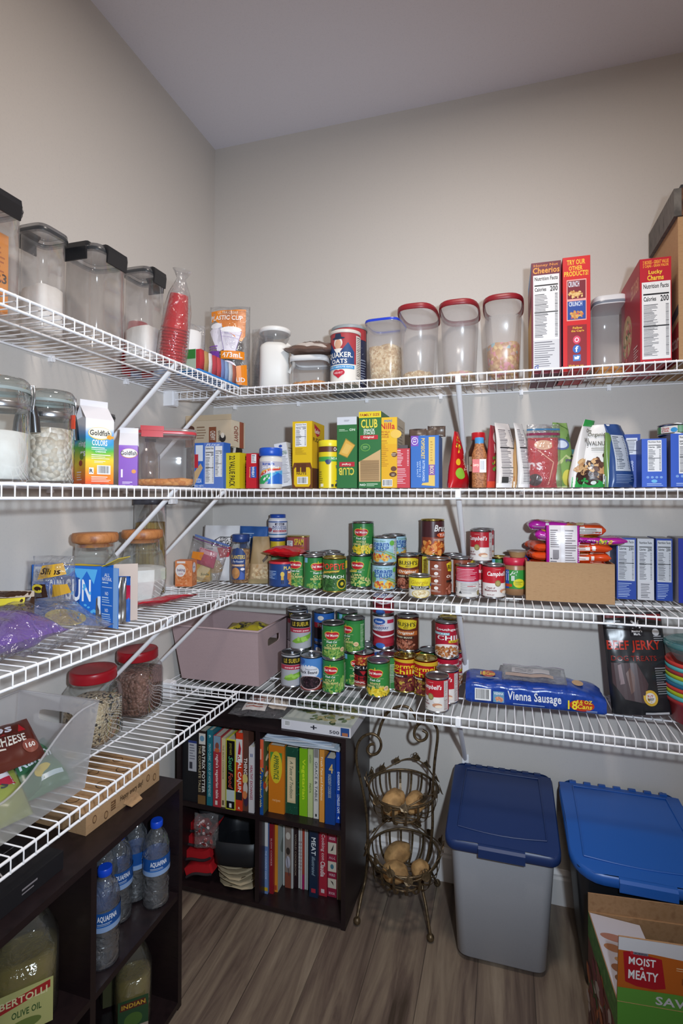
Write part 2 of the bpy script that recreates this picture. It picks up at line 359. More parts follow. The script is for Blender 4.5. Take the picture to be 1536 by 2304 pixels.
# ================================================================== ventilated wire shelving
LIPH, PITCH = .0255, .0254
names4 = ('top', 'second', 'third', 'lowest')
def shelf(z, wallname, k):
    back = wallname == 'back'
    D = .302 if back else .286
    a, b_ = (.004, RX-.004) if back else (-1.95, -.3085)
    ph = {1: 0, 0: 0}.get(k, 0)
    def P(l, dep, zz): return Vector((l, -dep, zz)) if back else Vector((dep, l, zz))
    t = thing('wire_shelf', 'white wire shelf along the %s wall, %s of its four levels' % ('back' if back else 'left', names4[k]), 'shelf', P((a+b_)/2, 0, z), group=None)
    off = -t.location
    mb = MB(); l = a+.006
    while l < b_-.002:
        mb.tube([P(l, .004, z)+off, P(l, D-.003, z)+off, P(l, D+.0015, z-.003)+off, P(l, D+.0015, z-LIPH-.004)+off], .00145, WIRE, 6); l += PITCH
    mb.build('deck_wires', t)
    for nm, dep, zz, r in (('back_rail', .005, z-.004, .0028), ('middle_rail', D/2, z-.004, .0026), ('front_rail', D-.001, z-.0035, .0030), ('lip_rail', D-.001, z-LIPH-.003, .0030)):
        mb = MB(); mb.tube([P(a, dep, zz)+off, P(b_, dep, zz)+off], r, WIRE, 10); mb.build(nm, t)
    l = .10 if back else -.50
    while (l < RX if back else l > -1.9):
        mb = MB(); c = P(l, .004, z-.004)+off; n = P(0, 1, 0)-P(0, 0, 0)
        s_ = .006
        mb.box(c-Vector((s_, s_, .012)), c+Vector((s_, s_, .006)), WIRE); mb.tube([c+n*.003+Vector((0, 0, -.008)), c+n*.010+Vector((0, 0, -.008))], .0045, WIRE, 10)
        mb.build('wall_clip', t); l += .27 if back else -.27
    if back:
        mb = MB(); mb.box(P(0.0, D+.012, z-.05)+off, P(.034, D-.02, z+.004)+off, WIRE); mb.box(P(.034, D+.008, z-.048)+off, P(.040, D-.016, z+.002)+off, WIRE); mb.build('end_bracket', t)
    for l in ((.994, 1.75) if back else (-.634, -.385, -1.45) if k < 3 else ()):
        mb = MB(); p0 = P(l, D-.006, z-.006)+off; p1 = P(l, .012, z-.262)+off; s_ = P(1, 0, 0)-P(0, 0, 0); d = (p1-p0).normalized(); n = d.cross(s_)
        R = []
        for q, w in ((p0, .0085), (p0.lerp(p1, .12), .0085), (p0.lerp(p1, .9), .0075), (p1, .006)):
            R.append([q+s_*(w*math.cos(A))+n*(.0055*math.sin(A)) for A in [2*PI*j/12 for j in range(12)]])
        mb.rings(R, WIRE, True)
        e0 = P(l, 0.002, z-.262)+off; up = Vector((0, 0, 1)); nn = P(0, 1, 0)-P(0, 0, 0)
        vs = [e0+s_*(sx*.011)+up*sz+nn*q for q in (0, .004) for sz in (-.035, .012) for sx in (-1, 1)]
        mb.add(vs, [(0, 1, 3, 2), (4, 5, 7, 6), (0, 1, 5, 4), (2, 3, 7, 6), (0, 2, 6, 4), (1, 3, 7, 5)], WIRE)
        if not back: mb.build('brace', t); continue
        h0 = P(l, D+.0042, z-.004)+off
        vs = [h0+s_*(sx*.0065)+up*sz+nn*q for q in (0, -.010) for sz in (-.022, .0) for sx in (-1, 1)]
        mb.add(vs, [(0, 1, 3, 2), (4, 5, 7, 6), (0, 1, 5, 4), (2, 3, 7, 6), (0, 2, 6, 4), (1, 3, 7, 5)], WIRE)
        mb.build('brace', t)
for k, z in enumerate((1.692, 1.355, 1.0195, .694)): shelf(z, 'back', k); shelf(z, 'left', k)
# ================================================================== builders for the goods
def canister(name, label, cat, loc, w, d, h, rz=0, m=ACRYL, lidm=None, lidh=.012, fill=None, top=1.0, clips='', clipm='1b1c20', rim='55575c', p=4.5, ringlid=False, rot=None, group=None, lidname='lid', over=.004, dome=0):
    t = thing(name, label, cat, loc, rz, group, rot)
    a, b = w/2, d/2; mb = MB(); f = top
    mb.loft([(.0015, a*.86, b*.86), (.0, a*.93, b*.93), (.005, a, b), (h*.5, a*(1+f)/2, b*(1+f)/2), (h, a*f, b*f), (h, a*f+.002, b*f+.002), (h-.004, a*f+.002, b*f+.002)], m, p=p, caps=(True, False))
    mb.build('container', t)
    if lidm:
        mb = MB(); A, B = a*f+over, b*f+over
        if ringlid:
            mb.loft([(h-.010, A-.001, B-.001), (h-.009, A+.001, B+.001), (h+lidh, A+.001, B+.001), (h+lidh+.003, A-.003, B-.003), (h+lidh+.001, A-.006, B-.006)], lidm, p=p, caps=(False, False)); mb.loft([(h+lidh+.001, A-.006, B-.006), (h+lidh+dome*.7, A*.75, B*.75), (h+lidh+dome, A*.4, B*.4)], m, p=p, caps=(False, True))
        elif lidh > .02 or dome: mb.loft([(h-.006, A, B), (h+lidh*.8, A, B), (h+lidh, A-.004, B-.004), (h+lidh+dome, A*.7, B*.7)], lidm, p=p)
        else: mb.loft([(h-.008, A-.001, B-.001), (h-.008, A, B), (h+lidh, A, B), (h+lidh+.001, A-.003, B-.003), (h+lidh-.003, A-.006, B-.006)], lidm, p=p, caps=(False, True))
        l = mb.build(lidname, t)
        if rim:
            mb = MB(); mb.loft([(h-.003, A+.0005, B+.0005), (h+.001, A+.0015, B+.0015), (h+.005, A+.0005, B+.0005)], rim if not isinstance(rim, str) else mat(rim, .3), p=p, caps=(False, False)); mb.build('gasket', l)
        for c in clips:
            mb = MB(); cm = mat(clipm, .35); s = {'f': (0, -1), 'b': (0, 1), 'l': (-1, 0), 'r': (1, 0)}[c]
            cw = (w if s[0] == 0 else d)*.30; n = Vector((s[0], s[1], 0)); q = Vector((-s[1], s[0], 0)); o = n*((A if s[0] else B)+.001)
            P = [(-.028, .002), (-.028, .006), (.0, .009), (lidh+.001, .007), (lidh+.004, 0), (lidh+.004, -.010), (lidh+.001, -.010), (0, .003)]
            mb.rings([[o+q*(e*cw)+n*y+Vector((0, 0, h+z)) for z, y in P] for e in (-1, 1)], cm, False); mb.build('clip', t)
    if fill:
        fm, fh, fl, fn = fill[:4]; mb = MB(); g = .003; R = random.Random(int(h*9999))
        k = fh/h; A = a*(1+(f-1)*k)-g; B = b*(1+(f-1)*k)-g; tl = fill[4] if len(fill) > 4 else .006
        def ring(z, aa, bb, j=0):
            r = []
            for i in range(40):
                tt = 2*PI*i/40; ct, st = math.cos(tt), math.sin(tt); kk = (abs(ct)**p+abs(st)**p)**(-1/p)
                r.append(Vector((aa*kk*ct, bb*kk*st, z+tl*ct*j+j*.004*noise.noise(Vector((ct*3*aa*20, st*3*bb*20, h*50))))))
            return r
        mb.rings([ring(.003, a*.9-g, b*.9-g), ring(.008, a-g, b-g), ring(fh, A, B, 1), ring(fh+.002, A*.7, B*.7, .8), ring(fh+.003, A*.3, B*.3, .4)], fm)
        o = mb.build(fn, None); o.matrix_world = Matrix.Translation(Vector(loc)) @ ((Matrix.Rotation(rz, 4, 'Z')) if not rot else bpy_eul(rot)); tag(o, fl, fn.replace('_', ' '), kind='stuff')
    return t
def bpy_eul(r):
    from mathutils import Euler
    return Euler(r).to_matrix().to_4x4()
def jar(name, label, cat, loc, prof, m, lidprof=None, lidm=None, rz=0, fill=None, sq=None, n=36, group=None):
    "turned jar: prof of (z, r); sq gives the squareness of its body (r, z pairs are lofted)"
    t = thing(name, label, cat, loc, rz, group); mb = MB()
    def ring(mb, P, mm, caps): 
        if sq: mb.loft([(z, r, r) for z, r in P], mm, 44, p=sq, caps=caps)
        else: mb.lathe([(r, z) for z, r in P], mm, n, caps=caps)
    ring(mb, prof, m, (True, False)); mb.build('container', t)
    if lidprof: mb = MB(); mb.lathe([(r, z) for z, r in lidprof], lidm, n); mb.build('lid', t)
    if fill:
        fm, fh, fl, fn = fill; g = .003; mb = MB(); P = [(z+.003, r-g) for z, r in prof if z < fh]
        r = P[-1][1]; ring(mb, P+[(fh, r-.001), (fh+.006, r*.7), (fh+.008, r*.3)], fm, (True, True))
        o = mb.build(fn, loc=loc, rz=rz); tag(o, fl, fn.replace('_', ' '), kind='stuff')
    return t
def can(name, label, loc, r, h, base, els, spin=0, group=None, lid=STEELD, cat='can', pull=False, ribs=False, rz=None):
    t = thing(name, label, cat, loc, face_cam(loc[0], loc[1], spin) if rz is None else rz, group)
    mb = MB(); e = .0018
    mb.lathe([(r-.004, .0025), (r-.0035, .0005), (r+e*.4, 0), (r+e*.6, .0018), (r-.0006, .0035)]+([(r-.0006+(-.0008 if i % 2 else 0), .02+i*.004) for i in range(int((h-.04)/.004))] if ribs else [])+[(r-.0006, h-.0045), (r+e*.5, h-.003), (r+e*.6, h-.0006), (r-.0005, h), (r-.0022, h-.0003), (r-.0028, h-.004)], lid if lid is GOLDL else STEEL, 36, caps=(True, False)); mb.build('tin', t)
    mb = MB(); mb.lathe([(r-.0024, h-.004), (r-.006, h-.0036), (r-.008, h-.0044), (r-.014, h-.0042), (r-.0155, h-.0050), (r*.2, h-.0048)], lid, 32, caps=(False, True))
    if pull: mb.tube([(.010*math.cos(a), .012+.010*math.sin(a), h-.0028) for a in [2*PI*i/14 for i in range(14)]], .0011, lid, 5, closed=True); mb.box((-.003, -.004, h-.004), (.003, .004, h-.0022), lid)
    mb.build('tin_lid', t)
    if base:
        mb = MB(); bm = base if not isinstance(base, str) else mat(base, .33)
        mb.lathe([(r, .005), (r, h-.0065)], bm, 48, caps=(False, False))
        f, W = cylmap(r, h-.0115); g = lambda u, v, o: f(u, v+.005, o)
        if els: art(mb, els, W, h-.0115, g, step=.004, lay=.00012, rough=.33)
        mb.build('paper_label', t)
    return t
def pouch(name, label, cat, loc, w, h, t, rz=0, c='cc2222', els=(), back=(), m=None, style='stand', seed=1, wr=.0025, rot=None, group=None, rough=.3, topn=0, lean=0, neck=1.0, nu=22, nv=26, curl=0):
    """soft packet, front towards -y; style: stand (full at the foot), pillow (sealed both ends)"""
    mm = m or mat(c, rough); th = {}
    def prof(v):
        if style == 'stand': return max(0, min(1, (1-v)*1.25))**.65*(.55+.45*min(1, v*6+.4))
        return max(0, math.sin(PI*min(1, max(0, v))))**.55
    def S(u, v, sd, o=0):
        x = (u-.5)*w*(1+(neck-1)*v); e = max(0, 4*u*(1-u))**.5
        y = t/2*e*prof(v)+o
        nz = noise.noise(Vector((x*22+seed*7, v*h*18+seed*3, seed)))*wr*min(1, e*2)*(1 if 0 < v < 1 else .3)+noise.noise(Vector((x*60+seed, v*h*55, seed+9)))*wr*.45*e
        c_ = curl*(v**2)+lean*v; cr = topn*math.sin(x*90+seed)*max(0, v-.86)/.14
        return Vector((x, sd*y+nz+c_+cr, v*h+(0 if 0 < v < 1 else 0)))
    mb = MB(); G = []
    for j in range(nv+1):
        v = j/nv; r = [S(i/nu, v, -1) for i in range(nu+1)]+[S(i/nu, v, 1) for i in range(nu-1, 0, -1)]; G.append(r)
    mb.rings(G, mm, True)
    def mp(a, b, o): p = S(a/w, b/h, -1, o); return p
    mp.soft = 1
    if els: art(mb, els, w, h, mp, step=.008, lay=.0002, rough=rough, base=.0006)
    if back:
        def mq(a, b, o): return S(1-a/w, b/h, 1, o)
        mq.soft = 1; art(mb, back, w, h, mq, step=.008, lay=.0002, rough=rough, base=.0006)
    o = mb.build(name, loc=loc, rz=rz)
    if rot: o.rotation_euler = rot
    return tag(o, label, cat, group)
def shift(mb, dz): 
    for i, p in enumerate(mb.v): mb.v[i] = p+Vector((0, 0, dz))
# contents
FLOUR = speck('flour', ['e9e4df', 'f1eeea'], 40, .95, .5, 'NOISE', dist=.004); OATS = speck('rolled_oats', ['c9a878', 'dcc296', 'e6d2ac', 'b8925f'], 170, .9, .6)
CEREAL = speck('cereal_rings', ['c99a63', 'b9824b', 'd9b27e', 'd6a9a0', 'c89a66', 'e7c88a', '8fb6c4', 'd98a94', 'c79560', 'b37c44'], 95, .85, .8); FLAKES = speck('corn_flakes', ['d89a48', 'c98436', 'e0ad62'], 80, .8, .9, dist=.008)
CRUMB = speck('cereal_crumbs', ['d9b98d', 'caa274', 'e0c9a4', 'd8a0a0', 'c9c98a', 'd2ab7c'], 150, .9, .6)
LIMAB = speck('white_beans', ['d9cfc2', 'e3dad0', 'cdbfae'], 95, .5, 1, dist=.007); PINTO = speck('pinto_beans', ['7f5647', '94685a', '6d4639', '8b5f50'], 120, .5, 1, dist=.006)
BEP = speck('black_eyed_peas', ['cfb897', 'd9c6a8', 'c4ab88', 'd3bfa0', '2a2220', 'cdb593'], 165, .6, 1, dist=.006); GOLDF = speck('orange_crackers', ['d98a3c', 'e29a4c', 'c97a2c'], 60, .7, 1, dist=.008)
PASTA = speck('dry_spaghetti', ['a8843a', 'b8944a', '94722e', 'c0a058'], 260, .5, .5, 'VORONOI', (1, 1, .02), .002); POPC = speck('popcorn_kernels', ['d8c9ae', 'cbb994', 'e3d8c4'], 110, .6, .8)
# ================================================================== top shelf, left wall
z1, z2, z3, z4 = ZS
def onz(u, v, z): p = at(u, v, z=z); return (p.x, p.y, z)
DKL = clear('smoky_lid', (.62, .62, .63), .25, (.3, .3, .31), .6, .12)
canister('storage_canister', 'tall clear canister holding an orange box at the left picture edge', 'canister', (.115, -1.035, z1), .10, .10, .225, .0, lidm=DKL, rim='3a3b3e', clips='r')
mb = MB(); carton(mb, .050, .070, .165, 'e8912c', right=[('t', .1, .5, .4, .95, 'CHEESE', 'c9661a', 'bd'), ('n', .5, .1, .9, .9, 14, 'b85f18'), ('t', .6, .38, .95, .5, '23', '2a2018', 'b')], front=[('n', .1, .1, .9, .9, 16, 'b85f18')])
tag(mb.build('cracker_box', loc=(.090, -1.072, z1+.006)), 'orange cracker box standing inside the leftmost clear canister', 'box')
canister('storage_canister', 'clear airtight canister a third full of white flour, second on the top left shelf', 'canister', (.105, -.888, z1), .072, .072, .230, .0, lidm=DKL, rim='3a3b3e', clips='l', fill=(FLOUR, .105, 'white flour inside the second clear canister of the top left shelf', 'flour'))
canister('storage_canister', 'largest clear airtight canister, empty but dusted inside, with black clips', 'canister', (.140, -.768, z1), .108, .108, .228, .0, m=clear('dusty_acrylic', (.88, .87, .86), .20, (.85, .82, .80), .5, .12), lidm=DKL, rim='3a3b3e', clips='rf')
canister('storage_canister', 'smaller clear airtight canister with flour beside the red cups', 'canister', (.140, -.588, z1), .082, .082, .258, .0, lidm=DKL, rim='3a3b3e', clips='rb', fill=(FLOUR, .105, 'cream flour in the small clear canister beside the red cups', 'flour'))
def cup(mb, T, r0, r1, h, m, mi=None):
    P = [(r0, 0), (r0*.96+r1*.04, h*.04), (r1*.96, h*.93), (r1, h*.95), (r1+.0025, h*.975), (r1+.002, h), (r1-.001, h*.99), (r0*.9, .003)]
    mb.rings([[T @ Vector((r*math.cos(2*PI*j/24), r*math.sin(2*PI*j/24), z)) for j in range(24)] for r, z in P], m)
def cup_stack(label, loc, n, r0, r1, h, dz, m, tilt, group=None, name='plastic_cup', gap=0):
    "nested cups, mouths down the axis; every cup is a thing"
    base = Matrix.Translation(loc) @ tilt
    for i in range(n):
        mb = MB(); cup(mb, Matrix.Identity(4), r0, r1, h, m); o = mb.build(name); o.matrix_world = base @ Matrix.Translation((0, 0, h+i*dz)) @ Matrix.Rotation(PI, 4, 'X')
        tag(o, label, 'cup', group)
RED = mat('c4101c', .3)
tl = Matrix.Rotation(math.radians(12), 4, 'Y') @ Matrix.Rotation(math.radians(6), 4, 'X')
p = at(385, 826, z=z1)
cup_stack('red plastic cup nested upside down in the bagged stack on the top left shelf', (p.x, p.y, z1+.01), 12, .024, .035, .095, .0085, RED, tl, 'red cups in a clear sleeve')
mb = MB(); mb.lathe([(.039, -.002), (.041, .04), (.037, .15), (.029, .195), (.020, .215), (.012, .235), (.02, .25), (.026, .258)], clear('film_sleeve', (.93, .93, .94), .08, (.9, .9, .92), .6, .1, .012), 20, caps=(True, False))
o = mb.build('cup_sleeve'); o.matrix_world = Matrix.Translation((p.x, p.y, z1+.006)) @ tl; tag(o, 'clear plastic sleeve with a twisted top around the red cups', 'bag')
pouch('label_wrap', 'pale blue film wrap with a picture leaning behind the red cups', 'wrapper', (.060, -.455, z1), .12, .13, .012, .9, '9db4d6', [('e', .3, .7, .1, .12, '5a4fa0'), ('e', .6, .5, .18, .25, 'e8ecf2'), ('l', (.45, .5), (.7, .62), .002, '6b6fa8')], style='pillow', seed=3)
cup_stack('red plastic cup in the second stack behind the small flour canister', (.060, -.515, z1+.004), 7, .027, .043, .10, .009, RED, Matrix.Identity(4), 'red cups behind the flour canister')
# coffee filters in a bag, sponges on a blue tray
mb = MB(); mb.lathe([(.030, 0), (.033, .09), (.037, .12), (.038, .165), (.035, .168), (.02, .166)], mat('ecebea', .8), 40)
o = mb.build('coffee_filters', loc=(.136, -.365, z1+.004)); tag(o, 'stack of white paper filters in a clear bag beside the red cups', 'filters')
pouch('filter_bag', 'crumpled clear bag around the white paper filters', 'bag', (.136, -.365, z1), .10, .20, .09, .8, m=BAGC, style='stand', wr=.008, seed=5, topn=.004)
a = Vector(onz(415, 858, z1)); pL = at(408, 850, x=.275); pR = at(512, 895, x=.275)
mb = MB(); mb.box((0, 0, 0), (.235, .080, .012), mat('1f7fd0', .4)); mb.box((.002, .002, .012), (.233, .078, .0125), mat('1672c4', .4))
for i in range(10): mb.box((.01+i*.021, -.0004, .002), (.023+i*.021, 0, .0045), mat('dfe9f4'))
tag(mb.build('sponge_tray', loc=(.262, -.500, z1), rz=PI/2+.0), 'flat bright blue tray under the pack of striped sponges', 'tray')
# the striped sponges: one pack of nine, each a thing of its own
cols = ['b8333a', 'b08f5c', 'd9d2d8', 'b5404a', 'c04a50', '7584b8', '8aa4cc', 'c9cdd4', 'a8604e']
x = 0
for i, c in enumerate(cols):
    mb = MB(); w_ = .0235 if i != 2 else .019; n_ = 7; R = []
    m_ = speck('sponge_'+c, [c, c], 200, .95, .6, 'NOISE', dist=.002)
    mb.rings([[Vector((xx, yy*s, .031+zz*s)) for yy, zz in ((-.034, -.030), (.034, -.030), (.036, 0), (.034, .030), (-.034, .030), (-.036, 0))] for xx, s in ((0, .93), (.003, 1), (w_-.003, 1), (w_, .93))], m_)
    o = mb.build('sponge', loc=(.222, -.487+i*.0238, z1+.014), rz=PI/2)
    tag(o, '%s sponge, %s from the left in the striped pack on the blue tray' % (['dark red', 'tan', 'pale lilac', 'crimson', 'rose red', 'violet blue', 'sky blue', 'pale grey', 'brick brown'][i], ['first', 'second', 'third', 'fourth', 'fifth', 'sixth', 'seventh', 'eighth', 'ninth'][i]), 'sponge', 'striped sponges')
mb = MB(); mb.box((0, 0, 0), (.003, .05, .058), mat('a8b8a4', .5)); mb.box((-.0005, 0, .03), (0, .05, .058), mat('2f7a34')); tag(mb.build('sponge_card', loc=(.245, -.494, z1+.0145), rz=PI/2+.0), 'small green and white card at the left end of the sponges', 'card')
# clear cups with the orange printed bag, in the corner
X0 = at(515, 860, y=-.24).x
cupm = clear('cup_plastic', (.97, .97, .975), .04, (.95, .95, .97), .45, .1)
cup_stack('clear plastic cup nested in the orange printed bag in the corner', (X0, -.235, z1), 14, .028, .044, .11, .0125, cupm, Matrix.Identity(4), 'clear cups in the corner bag')
pouch('cup_bag', 'clear cup bag with a large orange printed label in the corner', 'bag', (X0, -.235, z1), .140, .295, .105, .25, m=BAGC, style='pillow', wr=.004, seed=8, topn=.003, els=[
    ('p', [(.06, .92), (.92, .95), (.93, .62), (.86, .55), (.80, .56), (.2, .8), (.1, .78)], 'ee8a14'), ('t', .25, .88, .75, .92, 'ULTRA CLEAR', 'f3e2cc', ''), ('t', .08, .80, .86, .86, 'PLASTIC CUP', 'f6f2ee', 'b'),
    ('p', [(.05, .68), (.38, .76), (.52, .46), (.30, .42)], 'e9e4f0'), ('e', .24, .73, .15, .035, 'f6f4fa'), ('p', [(.36, .69), (.86, .66), (.72, .40), (.46, .42)], 'efe9f4'), ('e', .61, .68, .25, .035, 'fbfafc'), ('l', (.36, .69), (.46, .42), .0012, '7a5aa8'), ('l', (.86, .66), (.72, .40), .0012, '7a5aa8'), ('l', (.38, .64), (.84, .61), .0008, '9a80bc'), ('l', (.4, .6), (.82, .57), .0008, '9a80bc'),
    ('r', .38, .34, .92, .43, 'ee8a14'), ('t', .42, .355, .88, .415, '473mL', 'f8f4f0', 'b'), ('p', [(.42, .06), (.96, .06), (.96, .29), (.42, .22)], 'ee8a14'), ('e', .52, .25, .22, .07, 'efe6f2'), ('e', .52, .25, .17, .05, '7a5aa8'), ('e', .52, .25, .155, .045, 'f4eff8'), ('t', .5, .09, .92, .14, 'US LID', 'f8f4f0', 'b'), ('r', .02, .33, .34, .43, '7b3fa6'), ('n', .04, .35, .3, .5, 6, '8a4fb4')])
cup_stack('clear plastic cup in the second bagged stack right of the orange label', (X0+.098, -.18, z1), 10, .024, .034, .10, .010, cupm, Matrix.Rotation(.06, 4, 'Y'), 'clear cups beside the orange bag')
pouch('cup_bag', 'plain clear bag around the second stack of cups in the corner', 'bag', (X0+.098, -.18, z1), .075, .225, .075, .3, m=BAGC, style='pillow', wr=.005, seed=18, topn=.004)
# ================================================================== top shelf, back wall
P = onz(603, 874, z1)
jar('creamer_canister', 'white creamer canister with a clear collar and white screw lid', 'canister', (P[0], P[1]+.045, z1), [(0, .040), (.004, .044), (.10, .043), (.125, .043), (.132, .040), (.14, .030)], mat('e8e6e2', .45), sq=3.2, rz=.4)
mb = MB(); mb.lathe([(.030, .132), (.034, .145), (.042, .160), (.042, .172)], ACRYL, 30, caps=(False, False)); cc = mb.build('clear_collar', bpy.data.objects['creamer_canister'])
mb = MB(); mb.lathe([(.045, .170), (.047, .173), (.047, .180), (.043, .184), (.02, .185)], mat('efeeec', .4), 36); mb.build('screw_lid', bpy.data.objects['creamer_canister'])
mb = MB(); mb.tube([(.036, -.022, .135), (.053, -.03, .12), (.055, -.032, .07), (.042, -.026, .05)], .006, mat('e4e1dc', .45), 8); mb.build('handle', bpy.data.objects['creamer_canister']); bpy.data.objects['creamer_canister'].scale = (1.18, 1.18, 1.16); bpy.data.objects['creamer_canister'].location.y += .006
P = onz(684, 868, z1)
canister('storage_canister', 'low square clear canister with a white lid under a brown bag', 'canister', (P[0], P[1]+.065, z1), .118, .118, .092, .12, lidm=mat('e3e2e2', .4), lidh=.010, rim=None, fill=(GOLDF, .018, 'orange crackers at the bottom of the low white lidded canister', 'crackers', .004), over=.007)
pouch('chocolate_bag', 'flat brown and white bag lying on the low square canister', 'bag', (P[0]-.005, P[1]-.005, z1+.122), .165, .14, .05, -.12, '6e564c', [('r', .02, .05, .98, .2, 'cfc6c0'), ('n', .1, .3, .9, .85, 5, 'b9aca4'), ('p', [(.05, .2), (.3, .2), (.2, .5)], 'a89a90')], style='pillow', seed=4, wr=.008, rot=(math.radians(-78), .12, -.2))
QU = [('r', 0, .12, 1, 1, 'ab3b42'), ('r', 0, .0, 1, .36, 'e9e4dc'), ('p', [(.06, .36), (.06, .62), (.18, .78), (.30, .62), (.44, .60), (.60, .78), (.74, .60), (.74, .36)], '27497c'), ('r', .06, .36, .74, .60, '27497c'), ('e', .38, .77, .10, .10, 'e8e2da'), ('e', .38, .74, .075, .10, 'd9a98c'), ('e', .38, .86, .15, .025, '27344f'), ('p', [(.30, .87), (.46, .87), (.44, .95), (.32, .95)], '27344f'), ('p', [(.28, .66), (.48, .66), (.42, .58), (.34, .58)], 'eeeae4'),
      ('t', .10, .47, .70, .59, 'QUAKER.', 'f4f0ea', 'b'), ('t', .22, .375, .58, .46, 'OATS', 'f4f0ea', 'b'), ('r', .06, .27, .74, .335, '3a93d0'), ('t', .10, .285, .70, .32, 'QUICK 1-MINUTE OATS', 'e8f2fa', 'b'), ('e', .34, .20, .08, .055, 'c2263a'), ('e', .45, .20, .08, .055, 'c2263a'), ('p', [(.265, .185), (.525, .185), (.395, .09)], 'c2263a'), ('t', .30, .175, .49, .215, 'HEART', 'f2c8cc', 'b'), ('r', .78, .1, 1, .92, 'd8d4ce'), ('n', .8, .14, .98, .9, 22, '55504c')]
P = onz(766, 864, z1)
def oats(label, loc, rz, lidc, els, base, r=.049, h=.178): 
    t = thing('oats_canister', label, 'canister', loc, rz)
    mb = MB(); mb.lathe([(r+.001, 0), (r+.0015, .002), (r, .004), (r, h-.004)], mat(base, .45), 48, caps=(True, False)); f, W = cylmap(r, h-.008); art(mb, els, W, h-.008, lambda u, v, o: f(u, v+.004, o), step=.004, lay=.00012); mb.build('cardboard_tube', t)
    mb = MB(); mb.lathe([(r+.002, h-.010), (r+.003, h-.008), (r+.003, h), (r-.001, h+.002), (r-.006, h-.001), (.01, h-.001)], mat(lidc, .4), 44); mb.build('lid', t); return t
oats('round red and blue oats canister with a printed portrait, in front', (P[0], P[1]+.05, z1), face_cam(P[0], P[1], -8), 'd9d3cc', QU, 'b0aca8')
q = at(795, 730, y=-.14)
DB = [('r', 0, .80, 1, 1, 'b0343c'), ('e', .25, .93, .07, .05, '1c2138'), ('t', .2, .91, .3, .95, 'OLD FASH', 'e8e4e0', 'b'), ('r', .62, .55, .8, .82, 'd9d6d0'), ('n', .64, .57, .78, .8, 8, '444'), ('e', .75, .42, .05, .03, 'd8dce4'), ('r', .55, .18, .78, .30, 'e07a28'), ('n', .82, .1, .98, .5, 10, '9aa0b4'), ('b', .7, .6, .25, .3, 14, ['d8dce4'], .0014), ('bc', .7, .02, .8, .15)]
oats('dark blue oats canister with a red top band, standing behind the printed portrait one', (at(786, 800, y=-.07).x, -.070, z1), face_cam(q.x, -.1, -20), '9fa8ac', DB, '20284a', .062, .232)
# bulk cereal keepers
P = onz(852, 866, z1)
canister('storage_canister', 'clear flaring canister with a blue seal, more than half full of oats', 'canister', (P[0]+.012, P[1]+.052, z1), .092, .105, .208, -.06, m=FROST, lidm=clear('clear_lid', (.9, .9, .93), .25, (.85, .86, .9), .5, .15), rim='2b45c8', lidh=.006, top=1.22, fill=(OATS, .128, 'rolled oats in the blue sealed canister', 'oats', .002))
for i, (u, v, h, fh, fm, wd_) in enumerate(((934, 858, .232, .030, OATS, 'a layer of oats'), (1030, 856, .240, .028, CRUMB, 'a few coloured cereal crumbs'), (1132, 854, .252, .115, CEREAL, 'half a filling of marshmallow cereal'))):
    P = onz(u, v, z1)
    canister('cereal_keeper', 'tall milky red lidded keeper, %s of three, %s' % (('left', 'middle', 'right')[i], wd_), 'canister', (P[0], P[1]+.08, z1), .098, .17, h, -.02, m=FROST, lidm=mat('8e2029', .4), lidh=.006, rim=None, ringlid=True, top=1.20, p=3.2, fill=(fm, fh, '%s inside the %s red lidded keeper' % (wd_.replace('a few ', '').replace('a layer of ', '').replace('half a filling of ', ''), ('left', 'middle', 'right')[i]), 'cereal', .003), dome=.012)
box_px('cereal_box', 'maroon cereal box with a white nutrition panel beside the red keepers', 'box', 1196, 1263, 589, -.215, .20, z1, '6d2136', front=[('r', 0, 0, 1, 1, '6d2136'), ('t', .08, .955, .9, .985, 'Honey Nut', 'd88a3a', 'b'), ('t', .05, .90, .95, .955, 'Cheerios', 'e8a045', 'b')]+facts(.06, .30, .94, .885, 30)+[('r', .06, .03, .94, .30, 'd4d4d8'), ('n', .1, .06, .9, .29, 12, '777780'), ('t', .1, .04, .25, .08, 'G', '2a4aa8', 'bi')], left=[('r', 0, 0, 1, 1, 'd9a632'), ('r', 0, .6, 1, 1, '8a2c34'), ('r', 0, .92, 1, 1, '4a8ac8')], top=[('r', .0, .4, .35, 1, '4aa0d8')])
